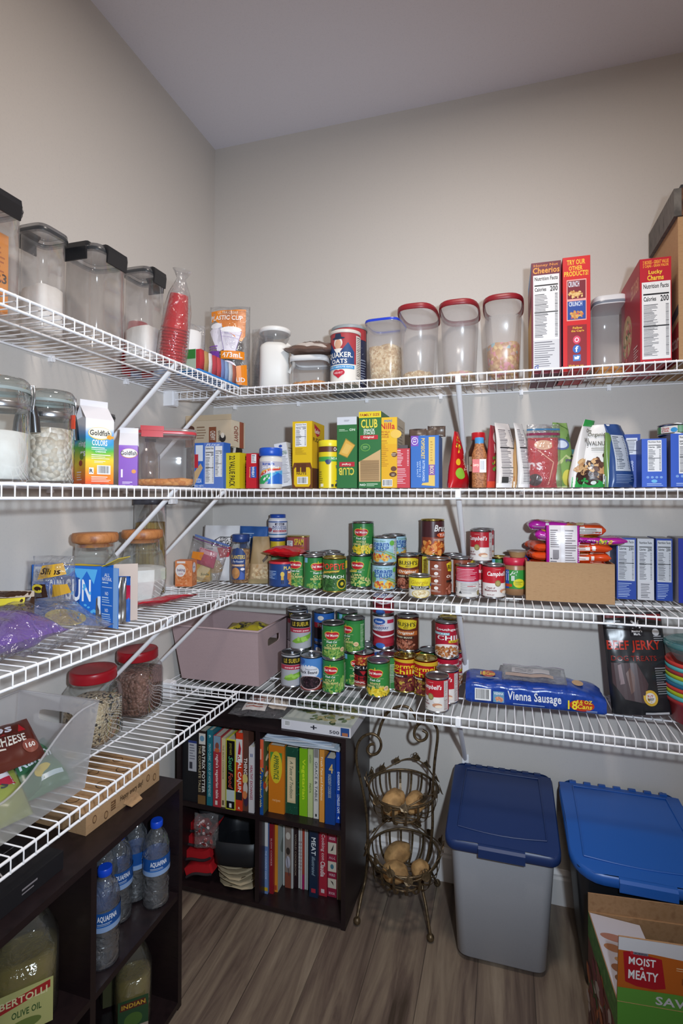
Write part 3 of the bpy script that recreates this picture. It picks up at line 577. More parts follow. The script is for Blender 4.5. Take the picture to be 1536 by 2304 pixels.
box_px('cereal_box', 'bright red cereal box with yellow lettering TRY OUR OTHER PRODUCTS', 'box', 1267, 1329, 577, -.225, .19, z1, 'c8161f', front=[('r', 0, 0, 1, 1, 'cf1c22'), ('t', .15, .93, .82, .975, 'TRY OUR', 'f2c838', 'b'), ('t', .22, .88, .72, .92, 'OTHER', 'f2c838', 'b'), ('t', .05, .83, .93, .875, 'PRODUCTS!', 'f2c838', 'b'), ('r', .14, .44, .86, .80, 'e8a8a0'), ('r', .17, .63, .83, .79, '7a2030'), ('t', .2, .735, .6, .785, 'CRUNCH', 'dfe6f4', 'b'), ('b', .5, .67, .26, .03, 40, ['d8a860', 'c88a48', 'e4c080'], .004), ('r', .17, .45, .83, .61, '2a4a9a'), ('t', .22, .565, .7, .605, 'CRUNCH', 'dfe6f4', 'b'), ('b', .5, .49, .26, .03, 40, ['d8a860', 'c88a48', 'c85a50'], .004),
    ('r', .16, 0, .86, .40, '8e1f28'), ('t', .36, .365, .7, .385, 'Follow', 'f2c838', 'b'), ('t', .3, .335, .76, .358, "the Cap'n", 'f2c838', 'b'), ('e', .5, .27, .14, .036, 'd84a6a'), ('e', .5, .27, .08, .02, 'f4e4e8'), ('e', .5, .27, .05, .0125, 'd84a6a'), ('e', .5, .19, .15, .037, '3a6ab8'), ('t', .44, .165, .56, .215, 'f', 'f2f4f8', 'b'), ('r', .36, .085, .64, .14, '4a7ac0'), ('p', [(.42, .10), (.56, .10), (.6, .125), (.52, .13), (.47, .118), (.41, .128)], 'f2f4f8'), ('t', .2, .035, .74, .055, 'Visit us on', 'f2c838', 'b')], left=[('r', 0, 0, 1, 1, '2a3a6a'), ('r', 0, .7, 1, 1, 'b01820'), ('b', .6, .4, .3, .3, 40, ['d8a860', 'c8c040', 'a83a30'], .006)], right=[('r', 0, 0, 1, 1, 'b8141c')])
P = onz(1372, 850, z1)
canister('storage_canister', 'tall narrow clear canister with a white lid and a few corn flakes', 'canister', (P[0]+.005, P[1]+.06, z1), .098, .135, .232, -.03, lidm=mat('dfe2e6', .4), lidh=.022, rim='7f8794', fill=(FLAKES, .035, 'corn flakes at the bottom of the tall narrow white lidded canister', 'corn_flakes', -.01), over=.002)
box_px('cereal_box', 'crimson cereal box with a tall white nutrition panel beside the cardboard box', 'box', 1441, 1512, 580, -.285, .225, z1, 'b5162a', front=[('r', 0, 0, 1, 1, 'b5162a'), ('t', .1, .945, .92, .98, '2 BOXES - GREAT VALUE', 'f0a83a', 'b'), ('t', .1, .905, .92, .94, '2 CAJAS - GRAN VALOR', 'f0a83a', 'b'), ('t', .28, .835, .72, .885, 'Lucky', 'f4d23c', 'b'), ('t', .24, .785, .76, .835, 'Charms', 'f4d23c', 'b')]+facts(.06, .02, .97, .77, 44), left=[('r', 0, 0, 1, 1, 'a81c30'), ('t', .55, .72, .95, .86, 'LESS SUGAR', 'd8a080', 'b'), ('e', .35, .4, .25, .22, 'c8a878'), ('b', .35, .35, .22, .2, 60, ['d8b888', '5a7a3a', 'd86a70', 'e8d8b0'], .009), ('n', .7, .04, .95, .2, 6, 'e0c8c8')])
mb = MB(); carton(mb, .30, .255, .392, KRAFT, left=[('p', [(.25, .0), (1, .0), (1, .28), (.25, .12)], '9a3a3c'), ('p', [(.2, .16), (1, .33), (1, .40), (.2, .22)], '4a4a50'), ('t', .6, .10, 1, .2, 'Nectar', 'd8c0b4', 'b'), ('p', [(.0, .3), (.2, .3), (.2, .5), (0, .5)], 'b99a74')], front=[('n', .1, .4, .9, .9, 10, '7a5c40')])
tag(mb.build('cardboard_box', loc=(1.576, -.262, z1), rz=.0), 'tall brown cardboard box cut off by the right picture edge', 'box')
# weathered plank crate lying on it
GREYW = speck('weathered_grey_wood', ['5a5754', '6e6a66', '4b4846'], 18, .9, .3, 'NOISE', (1, 6, 1), .002); RUST = speck('rusty_brown_wood', ['4a342a', '6b4a36', '32241e'], 24, .9, .3, 'NOISE', dist=.002)
t = thing('wooden_tray', 'weathered grey wooden tray lying on the tall cardboard box at the right edge', 'tray', (1.566, -.14, z1+.393))
for a_, b_ in (((0, -.125, 0), (.018, .125, .075)), ((.282, -.125, 0), (.30, .125, .075)), ((.0181, -.125, 0), (.2819, -.107, .075)), ((.0181, .107, 0), (.2819, .125, .075))):
    mb = MB(); mb.box(a_, b_, RUST if b_[0]-a_[0] > .1 else GREYW); mb.build('side_board', t)
mb = MB(); mb.box((.0181, -.1069, .001), (.2819, .1069, .010), GREYW); mb.build('base_board', t)
mb = MB(); mb.box((0, 0, 0), (.2, .1, .02), mat('232429', .6)); tag(mb.build('notebook', loc=(1.59, -.24, z1+.470)), 'dark flat book lying on the grey wooden tray at the right edge', 'book')
# ================================================================== second shelf, left wall
def clampjar(label, x, y, r, h, fill, flabel, fname, fm, rz):
    t = thing('clamp_jar', label, 'jar', (x, y, z2), rz)
    mb = MB(); mb.lathe([(r*.9, 0), (r, .006), (r, h-.02), (r*.97, h-.006), (r*.95, h), (r*.95, h+.004)], GLASS, 36, caps=(True, False)); mb.build('container', t)
    mb = MB(); mb.lathe([(r*.99, h+.004), (r*1.01, h+.008), (r*1.0, h+.016), (r*.9, h+.024), (r*.5, h+.026)], clear('glass_lid', (.85, .88, .86), .2, (.7, .74, .72), .9, .05), 36); l = mb.build('lid', t)
    mb = MB(); mb.lathe([(r*1.0, h-.002), (r*1.015, h+.001), (r*1.0, h+.004)], mat('8f9a9a', .5), 36, caps=(False, False)); mb.build('gasket', l)
    mb = MB(); mb.lathe([(r*1.01, h-.036), (r*1.025, h-.034), (r*1.025, h-.026), (r*1.01, h-.024)], STEEL, 36, caps=(False, False)); band = mb.build('steel_band', t)
    for a in (-PI/2-.25, PI/2):
        mb = MB(); T = Matrix.Rotation(a, 3, 'Z')
        P = lambda x, y, z: T @ Vector((x, y, z))
        mb.tube([P(r*.9, .010, h+.016), P(r*1.08, .010, h+.018), P(r*1.10, .010, h-.01), P(r*1.06, .009, h-.03)], .0018, STEEL, 6); mb.tube([P(r*.9, -.010, h+.016), P(r*1.08, -.010, h+.018), P(r*1.10, -.010, h-.01), P(r*1.06, -.009, h-.03)], .0018, STEEL, 6)
        mb.tube([P(r*1.07, 0, h-.022), P(r*1.14, 0, h-.045), P(r*1.18, 0, h-.075)], [.008, .009, .010], mat('6a6c70', .25, 1), 8); mb.build('clamp', t)
    if fill:
        mb = MB(); mb.lathe([(r*.88, .004), (r-.003, .01), (r-.003, fill), (r*.6, fill+.004), (r*.2, fill+.002)], fm, 34); tag(mb.build(fname, loc=(x, y, z2), rz=rz), flabel, fname.replace('_', ' '), kind='stuff')
clampjar('large glass clamp jar of white flour at the left picture edge', .175, -1.050, .055, .176, .095, 'white flour in the glass clamp jar at the left edge', 'flour', FLOUR, -.5)
clampjar('glass clamp jar of white beans with a red tie inside', .172, -.930, .050, .174, .115, 'white beans in the glass clamp jar on the second shelf', 'beans', LIMAB, -.2)
mb = MB(); mb.box((-.004, -.002, 0), (.004, .002, .03), mat('c8452a', .5)); o = mb.build('twist_tie', loc=(.2225, -.915, z2+.118)); tag(o, 'red twist tie inside the glass jar of white beans', 'tie')
canister('storage_canister', 'clear canister with a smoky lid behind the jar of white beans', 'canister', (.065, -.800, z2), .095, .095, .185, .0, lidm=DKL, rim='2f3033', lidh=.010)
canister('storage_canister', 'clear canister of popcorn kernels behind the rainbow carton', 'canister', (.062, -.684, z2), .072, .075, .185, .0, lidm=DKL, rim='2f3033', lidh=.010, fill=(POPC, .06, 'popcorn kernels in the clear canister behind the rainbow carton', 'popcorn', .004))
# gable cartons
RAIN = speck('rainbow', ['ffffff'], 1)
def rainbow(name, cols):
    m, nt, b, out = nodes(name); L = nt.links; tc = N(nt, 'ShaderNodeTexCoord'); sx = N(nt, 'ShaderNodeSeparateXYZ'); L.new(tc.outputs['Object'], sx.inputs[0])
    mr = N(nt, 'ShaderNodeMapRange'); mr.inputs['From Max'].default_value = .20; no = N(nt, 'ShaderNodeTexNoise'); no.inputs['Scale'].default_value = 14
    ad = N(nt, 'ShaderNodeMath', operation='MULTIPLY_ADD'); ad.inputs[1].default_value = .06; L.new(tc.outputs['Object'], no.inputs['Vector']); L.new(no.outputs['Fac'], ad.inputs[0]); L.new(sx.outputs['Z'], ad.inputs[2]); L.new(ad.outputs[0], mr.inputs['Value'])
    rp = N(nt, 'ShaderNodeValToRGB'); el = rp.color_ramp.elements
    for i, (p, c) in enumerate(cols): e = el[i] if i < 2 else el.new(p); e.position = p; e.color = (*lin(c), 1)
    L.new(mr.outputs[0], rp.inputs[0]); L.new(rp.outputs[0], b.inputs['Base Color']); b.inputs['Roughness'].default_value = .4; return m
RAINM = rainbow('rainbow_print', ((.12, 'e0452c'), (.30, 'f0a02c'), (.42, 'e8d03a'), (.54, '5ab848'), (.64, '3a9ad0'), (.72, '8ab0e0'), (.80, 'eceaf0')))
PURPM = rainbow('purple_print', ((.2, '7a3ab0'), (.60, '8a48c0'), (.72, 'b890d8'), (.80, 'ece6f2')))
def gable(label, x, y, rz, w, d, h, m, front, left, group=None):
    "carton with a folded gable top"
    t = thing('gable_carton', label, 'carton', (x, y, z2), rz); mb = MB(); mb.box((0, 0, 0), (w, d, h), m)
    art(mb, front, w, h, face((0, 0, 0), (1, 0, 0), (0, 0, 1), (0, -1, 0))); art(mb, left, d, h, face((0, d, 0), (0, -1, 0), (0, 0, 1), (-1, 0, 0))); mb.build('carton_body', t)
    mb = MB(); W = mat('e6e2e6', .4); r = h+.034; q = d*.5
    mb.add([Vector(p) for p in ((0, 0, h), (w, 0, h), (w, d, h), (0, d, h), (0.0, q, r), (w, q, r), (0.0, q, r+.014), (w, q, r+.014), (.012, q, h+.012), (w-.012, q, h+.012))], [(0, 1, 5, 4), (2, 3, 4, 5), (4, 5, 7, 6), (0, 8, 3), (0, 4, 8), (3, 8, 4), (1, 2, 9), (1, 9, 5), (2, 5, 9)], W); mb.build('gable_top', t); return t
GF = [('e', .5, .78, .42, .10, 'e8c45a'), ('e', .5, .785, .40, .09, 'f2ead8'), ('t', .14, .745, .86, .83, 'Goldfish', '2a2624', 'b'), ('e', .84, .73, .10, .035, 'eaa030'), ('p', [(.90, .73), (.99, .76), (.99, .70)], 'eaa030'), ('t', .22, .59, .76, .68, 'COLORS', 'f4f4f4', 'b'), ('n', .2, .52, .85, .57, 2, 'eef2ee'), ('t', .34, .485, .72, .51, 'CHEDDAR', 'f4f4f4', 'b'), ('n', .2, .38, .9, .46, 3, 'f6efd8'), ('n', .3, .32, .8, .36, 2, 'f6efd8'), ('bc', .40, .15, .88, .29), ('r', .12, .15, .28, .25, 'eeeeee'), ('t', .14, .17, .26, .23, 'R', '222222', 'b'), ('n', .2, .03, .9, .12, 4, 'f8e4dc')]
p = at(194, 1088, x=.262)
gable('gable carton in rainbow colours with a fish cracker logo and COLORS', .2105, -.868, 1.10, .062, .075, .150, RAINM, GF, [('t', .45, .55, 1, .66, 'ring', 'f4f4fa', 'b'), ('t', .6, .42, 1, .50, 'rs', 'f4f4fa', 'b'), ('e', .7, .42, .16, .05, '6a8a30'), ('e', .62, .32, .14, .045, 'a03a2a'), ('n', .3, .05, .8, .2, 4, 'f8e4dc')])
p = at(268, 1088, x=.262)
gable('purple gable carton, second of the cracker cartons, beside the red lidded box', .165, -.712, .62, .045, .045, .105, PURPM, [('e', .55, .80, .45, .12, 'd08a40'), ('e', .55, .805, .43, .11, 'ece4e4'), ('t', .1, .75, .95, .86, 'Goldfish', '2a2624', 'b'), ('r', .12, .2, .22, .4, 'e8dcf0'), ('e', .8, .35, .12, .05, 'e09030'), ('n', .2, .03, .8, .1, 2, 'e4d4f0')], [])
p = at(365, 1090, x=.20)
t = canister('storage_canister', 'large square clear box with a red clasp and goldfish shaped crackers inside', 'canister', (.185, -.548, z2), .158, .105, .150, .62, m=ACRYL, lidm=clear('clear_lid_red', (.85, .82, .82), .35, (.8, .7, .7), .5, .15), lidh=.012, rim='c8404a', p=5, fill=(GOLDF, .020, 'orange crackers scattered in the red clasped clear box', 'crackers', .003), over=.004)
mb = MB(); mb.box((-.062, -.0625, .136), (-.006, -.0575, .154), mat('c01c26', .3)); mb.box((-.064, -.0625, .153), (-.004, -.036, .1665), mat('c01c26', .3)); mb.build('clasp', t)
p = at(336, 960, x=.08)
jar('glass_bottle', 'small glass bottle with a black cap behind the red clasped box', 'bottle', (.060, -.455, z2), [(0, .026), (.005, .028), (.10, .028), (.125, .014), (.145, .013)], clear('brown_glass', (.75, .66, .6), .1, (.5, .4, .35), .9, .05), [(.143, .0165), (.165, .0165), (.166, .012)], mat('17171a', .4))
# ================================================================== second shelf, back wall
YB = -.262
t = thing('granola_box', 'open brown and cream bar box lying on its side in the shelf corner', 'box', (.010, -.200, z2+.150), .0)
mb = MB(); carton(mb, .185, .10, .095, 'd9cbb4', front=[('r', .0, 0, 1, 1, 'cbb79c'), ('r', .52, .0, .68, .75, '8a4a2c'), ('r', .0, .0, .2, .6, '8a5a40'), ('e', .12, .7, .08, .12, '5a3222'), ('e', .82, .32, .07, .16, '2a2422'), ('e', .82, .42, .04, .10, 'e0d4c4'), ('t', .55, .25, .66, .6, 'CHEWY', 'e8dccc', 'bd'), ('t', .72, .2, .77, .6, 'QUAKER', '2a2422', 'bd'), ('n', .25, .3, .48, .8, 5, '8a6a50')], right=[('t', .2, .2, .5, .8, 'CHEWY', '8a3a24', 'bd'), ('r', .6, 0, .9, 1, '9a4a2c')], top=[('r', 0, 0, 1, 1, 'd9cbb4'), ('n', .1, .2, .6, .8, 4, '3a3230'), ('e', .8, .5, .07, .3, '2a2422')]); mb.build('carton_body', t)
mb = MB(); mb.box((.0, .0, .0955), (.185, .0015, .115), mat('c4ae90', .6), Matrix.Identity(4)); mb.build('box_flap', t)
mb = MB(); carton(mb, .17, .10, .148, '3a2c2a', front=[('n', .1, .1, .9, .9, 5, '6a5450')]); tag(mb.build('snack_box', loc=(.012, -.195, z2), rz=0), 'low dark box under the brown and cream bar box', 'box')
box_px('cracker_box', 'blue box with a light nutrition panel next to the red clasped box', 'box', 437, 503, 996, YB-.005, .045, z2, '2c62c0', front=[('r', 0, 0, 1, 1, '2f68c4'), ('r', .05, .6, .30, .95, 'dfe6f0'), ('p', [(0, .05), (.0, .35), (.22, .55), (.30, .45)], 'c8a87c'), ('r', 0, .45, .14, .75, 'c42a38'), ('t', .08, .12, .26, .22, 'USDA', 'dfe6f4', 'b'), ('t', .02, .03, .34, .08, 'PESO NETO', 'dfe6f4', 'b'), ('r', .33, 0, 1, 1, '5c7cc8'), ('t', .4, .93, .9, .98, 'Ritz', 'c8d4f0', 'bi')]+facts(.38, .10, .68, .92, 26)+facts(.72, .25, .96, .92, 20, title=False))
box_px('small_carton', 'narrow rose red panel box between the blue box and the yellow VALUE PACK', 'box', 495, 510, 1040, YB+.03, .08, z2, '9a5a68', front=[('n', .1, .1, .9, .9, 20, 'd8c0c8')])
pw = thing('wafer_box', 'white box with an open flap and a portrait logo behind the yellow VALUE PACK', 'box', (at(492, 1000, y=-.16).x, -.17, z2)); mb = MB(); carton(mb, .062, .08, .108, 'dcd4c8', front=[('t', .2, .1, .4, .6, 'QUAKER', '3a3432', 'bd')]); mb.build('carton_body', pw)
mb = MB(); T = Matrix.Translation((.0, 0, .108)) @ Matrix.Rotation(-.25, 4, 'X'); mb.box((0, 0, 0), (.070, .0012, .052), mat('ddd5c8', .5), T)
art(mb, [('t', .2, .1, .34, .8, 'QUAKER', '3a3432', 'bd'), ('e', .62, .5, .12, .20, '3a3432'), ('e', .6, .4, .08, .15, 'e8dccc')], .07, .052, lambda u, v, o: T @ Vector((u, -o, v))); mb.build('box_flap', pw)
w = at(550, 1000, y=-.25).x-at(509, 1000, y=-.25).x
mb = MB(); h = at(520, 1019, y=-.25).z-z2
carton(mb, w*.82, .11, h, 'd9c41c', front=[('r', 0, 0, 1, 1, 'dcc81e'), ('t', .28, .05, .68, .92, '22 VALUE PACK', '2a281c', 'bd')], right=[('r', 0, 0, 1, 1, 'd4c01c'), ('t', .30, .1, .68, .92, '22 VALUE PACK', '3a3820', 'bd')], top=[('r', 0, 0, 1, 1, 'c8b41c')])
tag(mb.build('snack_box', loc=(at(507, 1000, y=-.25).x, -.25, z2), rz=-.06), 'yellow box reading 22 VALUE PACK downwards', 'box')
box_px('cracker_box', 'small red cracker box between the yellow VALUE PACK and the blue capped jar', 'box', 554, 577, 1020, YB+.01, .10, z2, 'c4202c', front=[('r', 0, 0, 1, 1, 'c4202c'), ('r', .5, .72, .98, .97, 'e6e6ea'), ('n', .54, .74, .94, .95, 5, '444'), ('r', .45, .3, 1, .62, '2c58b0'), ('t', .55, .32, .8, .62, 'WHEAT', 'f4f4f4', 'bd'), ('t', .3, .3, .42, .6, 'Honey', 'f0e0a0', 'bd')])
for i, (u, c, yy, hh) in enumerate(((545, '8a7a5a', -.09, .125), (572, '6a7a4a', -.11, .13), (556, '9a8468', -.14, .115))):
    pouch('snack_pouch', ['folded tan foil pouch, hindmost', 'olive green foil pouch with a pointed corner', 'light brown crumpled pouch, foremost'][i]+' behind the small red cracker box', 'pouch', (at(u, 1000, y=yy).x, yy, z2), .12, hh, .03, .2*i, c, [('n', .2, .3, .8, .7, 5, 'c8b890')], seed=20+i, wr=.006, topn=.006)
# blue capped jar of marshmallow bits
r = (at(626, 1050, y=-.28).x-at(578, 1050, y=-.28).x)/2; cx_ = at(602, 1050, y=-.27).x
t = thing('marshmallow_jar', 'round clear jar with a bright blue cap and a blue and green wrap', 'jar', (cx_, -.245, z2), face_cam(cx_, -.245))
mb = MB(); mb.lathe([(r*.97, 0), (r, .004), (r, .012), (r, .098), (r*.86, .107)], mat('d9d6d2', .35), 40); art_f, W_ = cylmap(r, .10); mb.build('container', t)
mb = MB(); mb.lathe([(r+.0004, .014), (r+.0004, .088)], mat('b7b4c4', .3), 48, caps=(False, False))
art(mb, [('p', [(.0, .1), (1, .1), (1, .62), (.8, .60), (.5, .5), (.2, .3), (0, .0)], '28a0d8'), ('p', [(0, .0), (.3, 0), (.42, .2), (.5, .45), (.2, .35), (.05, .2)], '36a860'), ('p', [(.1, .3), (.25, .52), (.5, .66), (.8, .70), (.8, .64), (.5, .58), (.3, .45), (.15, .25)], 'd8483a'), ('p', [(.1, .36), (.25, .58), (.5, .71), (.8, .75), (.8, .71), (.5, .67), (.27, .53)], 'e8b03a'), ('p', [(.40, .0), (.9, .0), (1, .35), (.7, .5), (.5, .3)], '2266c4'), ('t', .26, .84, .6, .95, 'kraft', '2c50b0', 'b'), ('t', .24, .66, .72, .80, 'Jet-Puffed', 'f4f4f8', 'b'), ('t', .38, .5, .6, .62, 'bits', 'f4f4f8', 'b'), ('b', .35, .35, .14, .2, 12, ['eef2f4'], .003)], W_, .074, lambda u, v, o: art_f(u, v+.014, o), step=.004, lay=.00012, rough=.3)
mb.build('wrap_label', t); mb = MB(); mb.lathe([(r*.98, .107), (r*1.02, .109), (r*1.02, .130), (r*.96, .134)], mat('1a52c0', .35), 44); mb.build('lid', t)
mb = MB(); hL = .150; T = Matrix.Rotation(math.radians(-9), 4, 'Y'); W = .045
def leanmap(o, ux): return lambda u, v, q: T @ (Vector(o)+Vector(ux)*u+Vector((0, 0, v))+Vector((0, -q, 0)))
mb.box((0, 0, .004), (W, .10, hL), mat('d6d6da', .5), T); art(mb, [('n', .35, .1, .95, .7, 22, '8a8a92'), ('e', .5, .93, .14, .03, '2a4a9a'), ('t', .5, .78, .95, .82, 'GARLIC', '6a8a5a', 'b'), ('t', .3, .73, .95, .775, 'TOASTED', '3a6a3a', 'b')], W, hL, leanmap((0, 0, 0), (1, 0, 0)))
art(mb, [('n', .1, .1, .9, .9, 14, '9a968c'), ('b', .5, .6, .3, .2, 20, ['c8a868', 'a88850'], .006)], .10, hL, lambda u, v, q: T @ Vector((W+q, u, v)))
tag(mb.build('crouton_box', loc=(at(630, 1095, y=-.24).x, -.24, z2)), 'white box with green lettering leaning left against the blue capped jar', 'box')
YEL = 'ddb616'
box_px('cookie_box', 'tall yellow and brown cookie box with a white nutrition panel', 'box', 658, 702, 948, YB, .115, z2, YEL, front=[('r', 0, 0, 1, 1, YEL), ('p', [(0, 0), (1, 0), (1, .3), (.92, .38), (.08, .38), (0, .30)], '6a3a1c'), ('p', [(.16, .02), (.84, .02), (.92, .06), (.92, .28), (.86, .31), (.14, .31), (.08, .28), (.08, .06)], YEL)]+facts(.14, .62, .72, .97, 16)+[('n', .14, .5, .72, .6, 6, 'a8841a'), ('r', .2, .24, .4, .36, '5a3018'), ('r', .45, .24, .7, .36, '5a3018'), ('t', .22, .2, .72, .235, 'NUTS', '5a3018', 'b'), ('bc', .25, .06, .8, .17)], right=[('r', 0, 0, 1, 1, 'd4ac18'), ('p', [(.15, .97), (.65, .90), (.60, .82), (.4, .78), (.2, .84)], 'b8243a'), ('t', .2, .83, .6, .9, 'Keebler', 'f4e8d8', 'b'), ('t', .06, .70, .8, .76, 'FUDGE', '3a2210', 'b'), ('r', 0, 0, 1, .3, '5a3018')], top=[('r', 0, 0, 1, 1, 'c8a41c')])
r = (at(756, 1050, y=-.28).x-at(709, 1050, y=-.28).x)/2; cx_ = at(733, 1050, y=-.27).x; h = at(733, 990, y=-.27).z-z2
t = thing('cocoa_canister', 'round yellow cocoa powder canister with blue lettering', 'canister', (cx_, -.235, z2), face_cam(cx_, -.235))
mb = MB(); mb.lathe([(r, 0), (r, h-.016)], mat('dfc81a', .35), 44); f_, W_ = cylmap(r, h-.016)
art(mb, [('r', 0, .62, 1, .76, '3f9a44'), ('r', 0, .73, 1, .84, 'dfc81a'), ('r', .0, .84, 1, .97, '5a2f1e'), ('t', .62, .86, .95, .95, 'CHOCO', 'f4f0e8', 'b'), ('t', .55, .66, .92, .72, 'NO ADDED', 'e8f0e0', 'b'), ('e', .46, .62, .09, .045, '2a3a6a'), ('e', .46, .58, .06, .03, '2a3a6a'), ('t', .68, .08, .88, .58, 'Nesquik', '1f3f9c', 'bu'), ('n', .15, .1, .3, .4, 6, '8a7a1a'), ('r', .22, .03, .32, .1, 'f0ecd0'), ('r', .55, .03, .62, .09, '3a3818'), ('r', .66, .03, .73, .09, '3a3818')], W_, h-.016, f_, step=.004, lay=.00012); mb.build('tub', t)
mb = MB(); mb.lathe([(r*1.02, h-.020), (r*1.04, h-.018), (r*1.04, h-.004), (r*1.0, h), (r*.9, h+.001)], mat('ead92a', .35), 44); mb.build('lid', t)
CG = '2f6f3c'
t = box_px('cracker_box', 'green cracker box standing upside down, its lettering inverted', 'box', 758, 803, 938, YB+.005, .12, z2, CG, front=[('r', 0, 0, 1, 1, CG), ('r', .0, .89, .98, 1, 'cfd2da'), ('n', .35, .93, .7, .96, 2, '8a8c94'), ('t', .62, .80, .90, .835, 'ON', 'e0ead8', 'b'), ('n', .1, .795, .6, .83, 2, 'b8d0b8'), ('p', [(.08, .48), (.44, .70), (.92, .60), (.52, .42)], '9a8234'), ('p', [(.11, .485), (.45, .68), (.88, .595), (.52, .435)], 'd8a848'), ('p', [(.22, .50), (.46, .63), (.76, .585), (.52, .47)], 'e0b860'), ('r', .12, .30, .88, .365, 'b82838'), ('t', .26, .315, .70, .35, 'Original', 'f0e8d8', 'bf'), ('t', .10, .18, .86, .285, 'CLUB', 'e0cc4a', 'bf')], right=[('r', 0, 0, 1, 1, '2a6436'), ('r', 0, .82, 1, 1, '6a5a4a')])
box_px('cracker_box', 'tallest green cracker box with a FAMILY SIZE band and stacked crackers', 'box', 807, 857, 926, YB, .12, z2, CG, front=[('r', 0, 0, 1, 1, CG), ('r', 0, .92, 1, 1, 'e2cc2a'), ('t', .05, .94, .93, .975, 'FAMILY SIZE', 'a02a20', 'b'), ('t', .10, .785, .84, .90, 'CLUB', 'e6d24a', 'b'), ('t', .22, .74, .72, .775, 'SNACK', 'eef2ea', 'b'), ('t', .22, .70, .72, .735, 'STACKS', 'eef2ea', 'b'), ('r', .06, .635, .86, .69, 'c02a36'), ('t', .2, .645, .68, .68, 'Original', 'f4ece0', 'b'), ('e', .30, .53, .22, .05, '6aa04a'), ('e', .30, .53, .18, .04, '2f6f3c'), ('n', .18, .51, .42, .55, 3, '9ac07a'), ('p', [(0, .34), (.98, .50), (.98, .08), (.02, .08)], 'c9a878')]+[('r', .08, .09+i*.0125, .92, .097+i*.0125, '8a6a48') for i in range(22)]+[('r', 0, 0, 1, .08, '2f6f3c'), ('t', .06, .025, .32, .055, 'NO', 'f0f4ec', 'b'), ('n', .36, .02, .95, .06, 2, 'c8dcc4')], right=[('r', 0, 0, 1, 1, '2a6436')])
box_px('cookie_box', 'yellow and orange box of mini wafer cookies next to the family size box', 'box', 852, 893, 939, YB+.004, .125, z2, 'e0a41c', front=[('r', 0, 0, 1, 1, 'e2ac20'), ('r', 0, .62, 1, 1, 'e6b828'), ('t', .30, .93, .72, .975, 'mini', '2a78c0', 'b'), ('t', .08, .83, .88, .92, 'Nilla', 'c4282c', 'b'), ('t', .06, .78, .6, .81, 'MINI NILLA', 'b0541c', 'b'), ('t', .06, .745, .55, .77, 'CARAMEL', 'b0541c', 'b'), ('t', .06, .71, .55, .735, 'BUNDLES', 'b0541c', 'b'), ('e', .94, .76, .3, .06, 'e8c058'), ('n', .1, .3, .55, .68, 14, 'c08418'), ('e', .85, .47, .16, .035, '6a4028'), ('e', .82, .27, .16, .035, '6a4028'), ('e', .78, .19, .2, .035, '5a3420'), ('n', .7, .17, .95, .2, 3, 'd8c8b0'), ('n', .7, .45, .98, .49, 3, 'd8c8b0'), ('bc', .2, .02, .75, .12)], right=[('r', 0, 0, 1, 1, 'b8a890'), ('n', .1, .1, .9, .9, 18, '8a7a64')])
box_px('drink_mix_box', 'small rose red box with fine white print beside the blue popcorn box', 'box', 888, 922, 1009, YB+.006, .08, z2, 'b8303e', front=[('r', 0, 0, 1, 1, 'c23a46'), ('n', .08, .55, .92, .97, 10, 'ecd4d8', 1), ('n', .1, .1, .8, .5, 9, 'e0b8c0')], top=[('r', 0, 0, 1, 1, '4a3a38')])
mb = MB(); carton(mb, .045, .07, .012, '4a3c3c'); tag(mb.build('small_packet', loc=(at(890, 1000, y=-.2).x, -.235, at(890, 1009, y=YB).z+.001), rz=.1), 'dark small packet lying on the rose red box', 'packet')
PS = [('r', 0, 0, 1, 1, '2f68b8'), ('r', 0, .8, .27, 1, '7a4ab0'), ('e', .14, .90, .12, .075, 'e4dcf0'), ('e', .14, .90, .10, .062, '7a4ab0'), ('t', .09, .87, .19, .94, '12', 'f0ecf4', 'bd'), ('t', .37, .55, .50, .95, 'POPSECRET', 'e8c860', 'bd'), ('t', .42, .12, .50, .52, 'BUTTER FLAVORED', 'd0e0f0', 'd'), ('t', .30, .2, .36, .52, 'WITH 12', 'c0d4ec', 'd'), ('t', .22, .2, .27, .5, 'SEA SALT', 'c0d4ec', 'd'), ('r', .64, .1, .86, .97, 'dcb95c'), ('r', .64, .24, .86, .44, '7a4aa0'), ('t', .68, .26, .82, .42, 'BOX', 'e8d4a0', 'bd'), ('n', .7, .5, .8, .9, 8, 'b8903a'), ('p', [(.38, .05), (.86, .03), (.86, .12), (.6, .10), (.42, .09)], 'dcb95c')]
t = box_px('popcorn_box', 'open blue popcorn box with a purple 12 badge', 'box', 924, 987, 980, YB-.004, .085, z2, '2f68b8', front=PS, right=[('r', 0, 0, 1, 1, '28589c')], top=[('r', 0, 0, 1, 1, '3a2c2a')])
for i in range(3):
    pouch('popcorn_bag', ['brown foil popcorn bag with a bent tip, left', 'brown foil popcorn bag, middle', 'brown foil popcorn bag with a raised corner, right'][i]+' in the open blue popcorn box', 'bag', (at(940+i*20, 980, y=-.23).x, -.235+i*.012, at(950, 980, y=YB).z+.0005), .055, [.024, .022, .034][i], .014, .1*i-.1, '5c4a40', style='stand', seed=30+i, wr=.006, topn=.005)
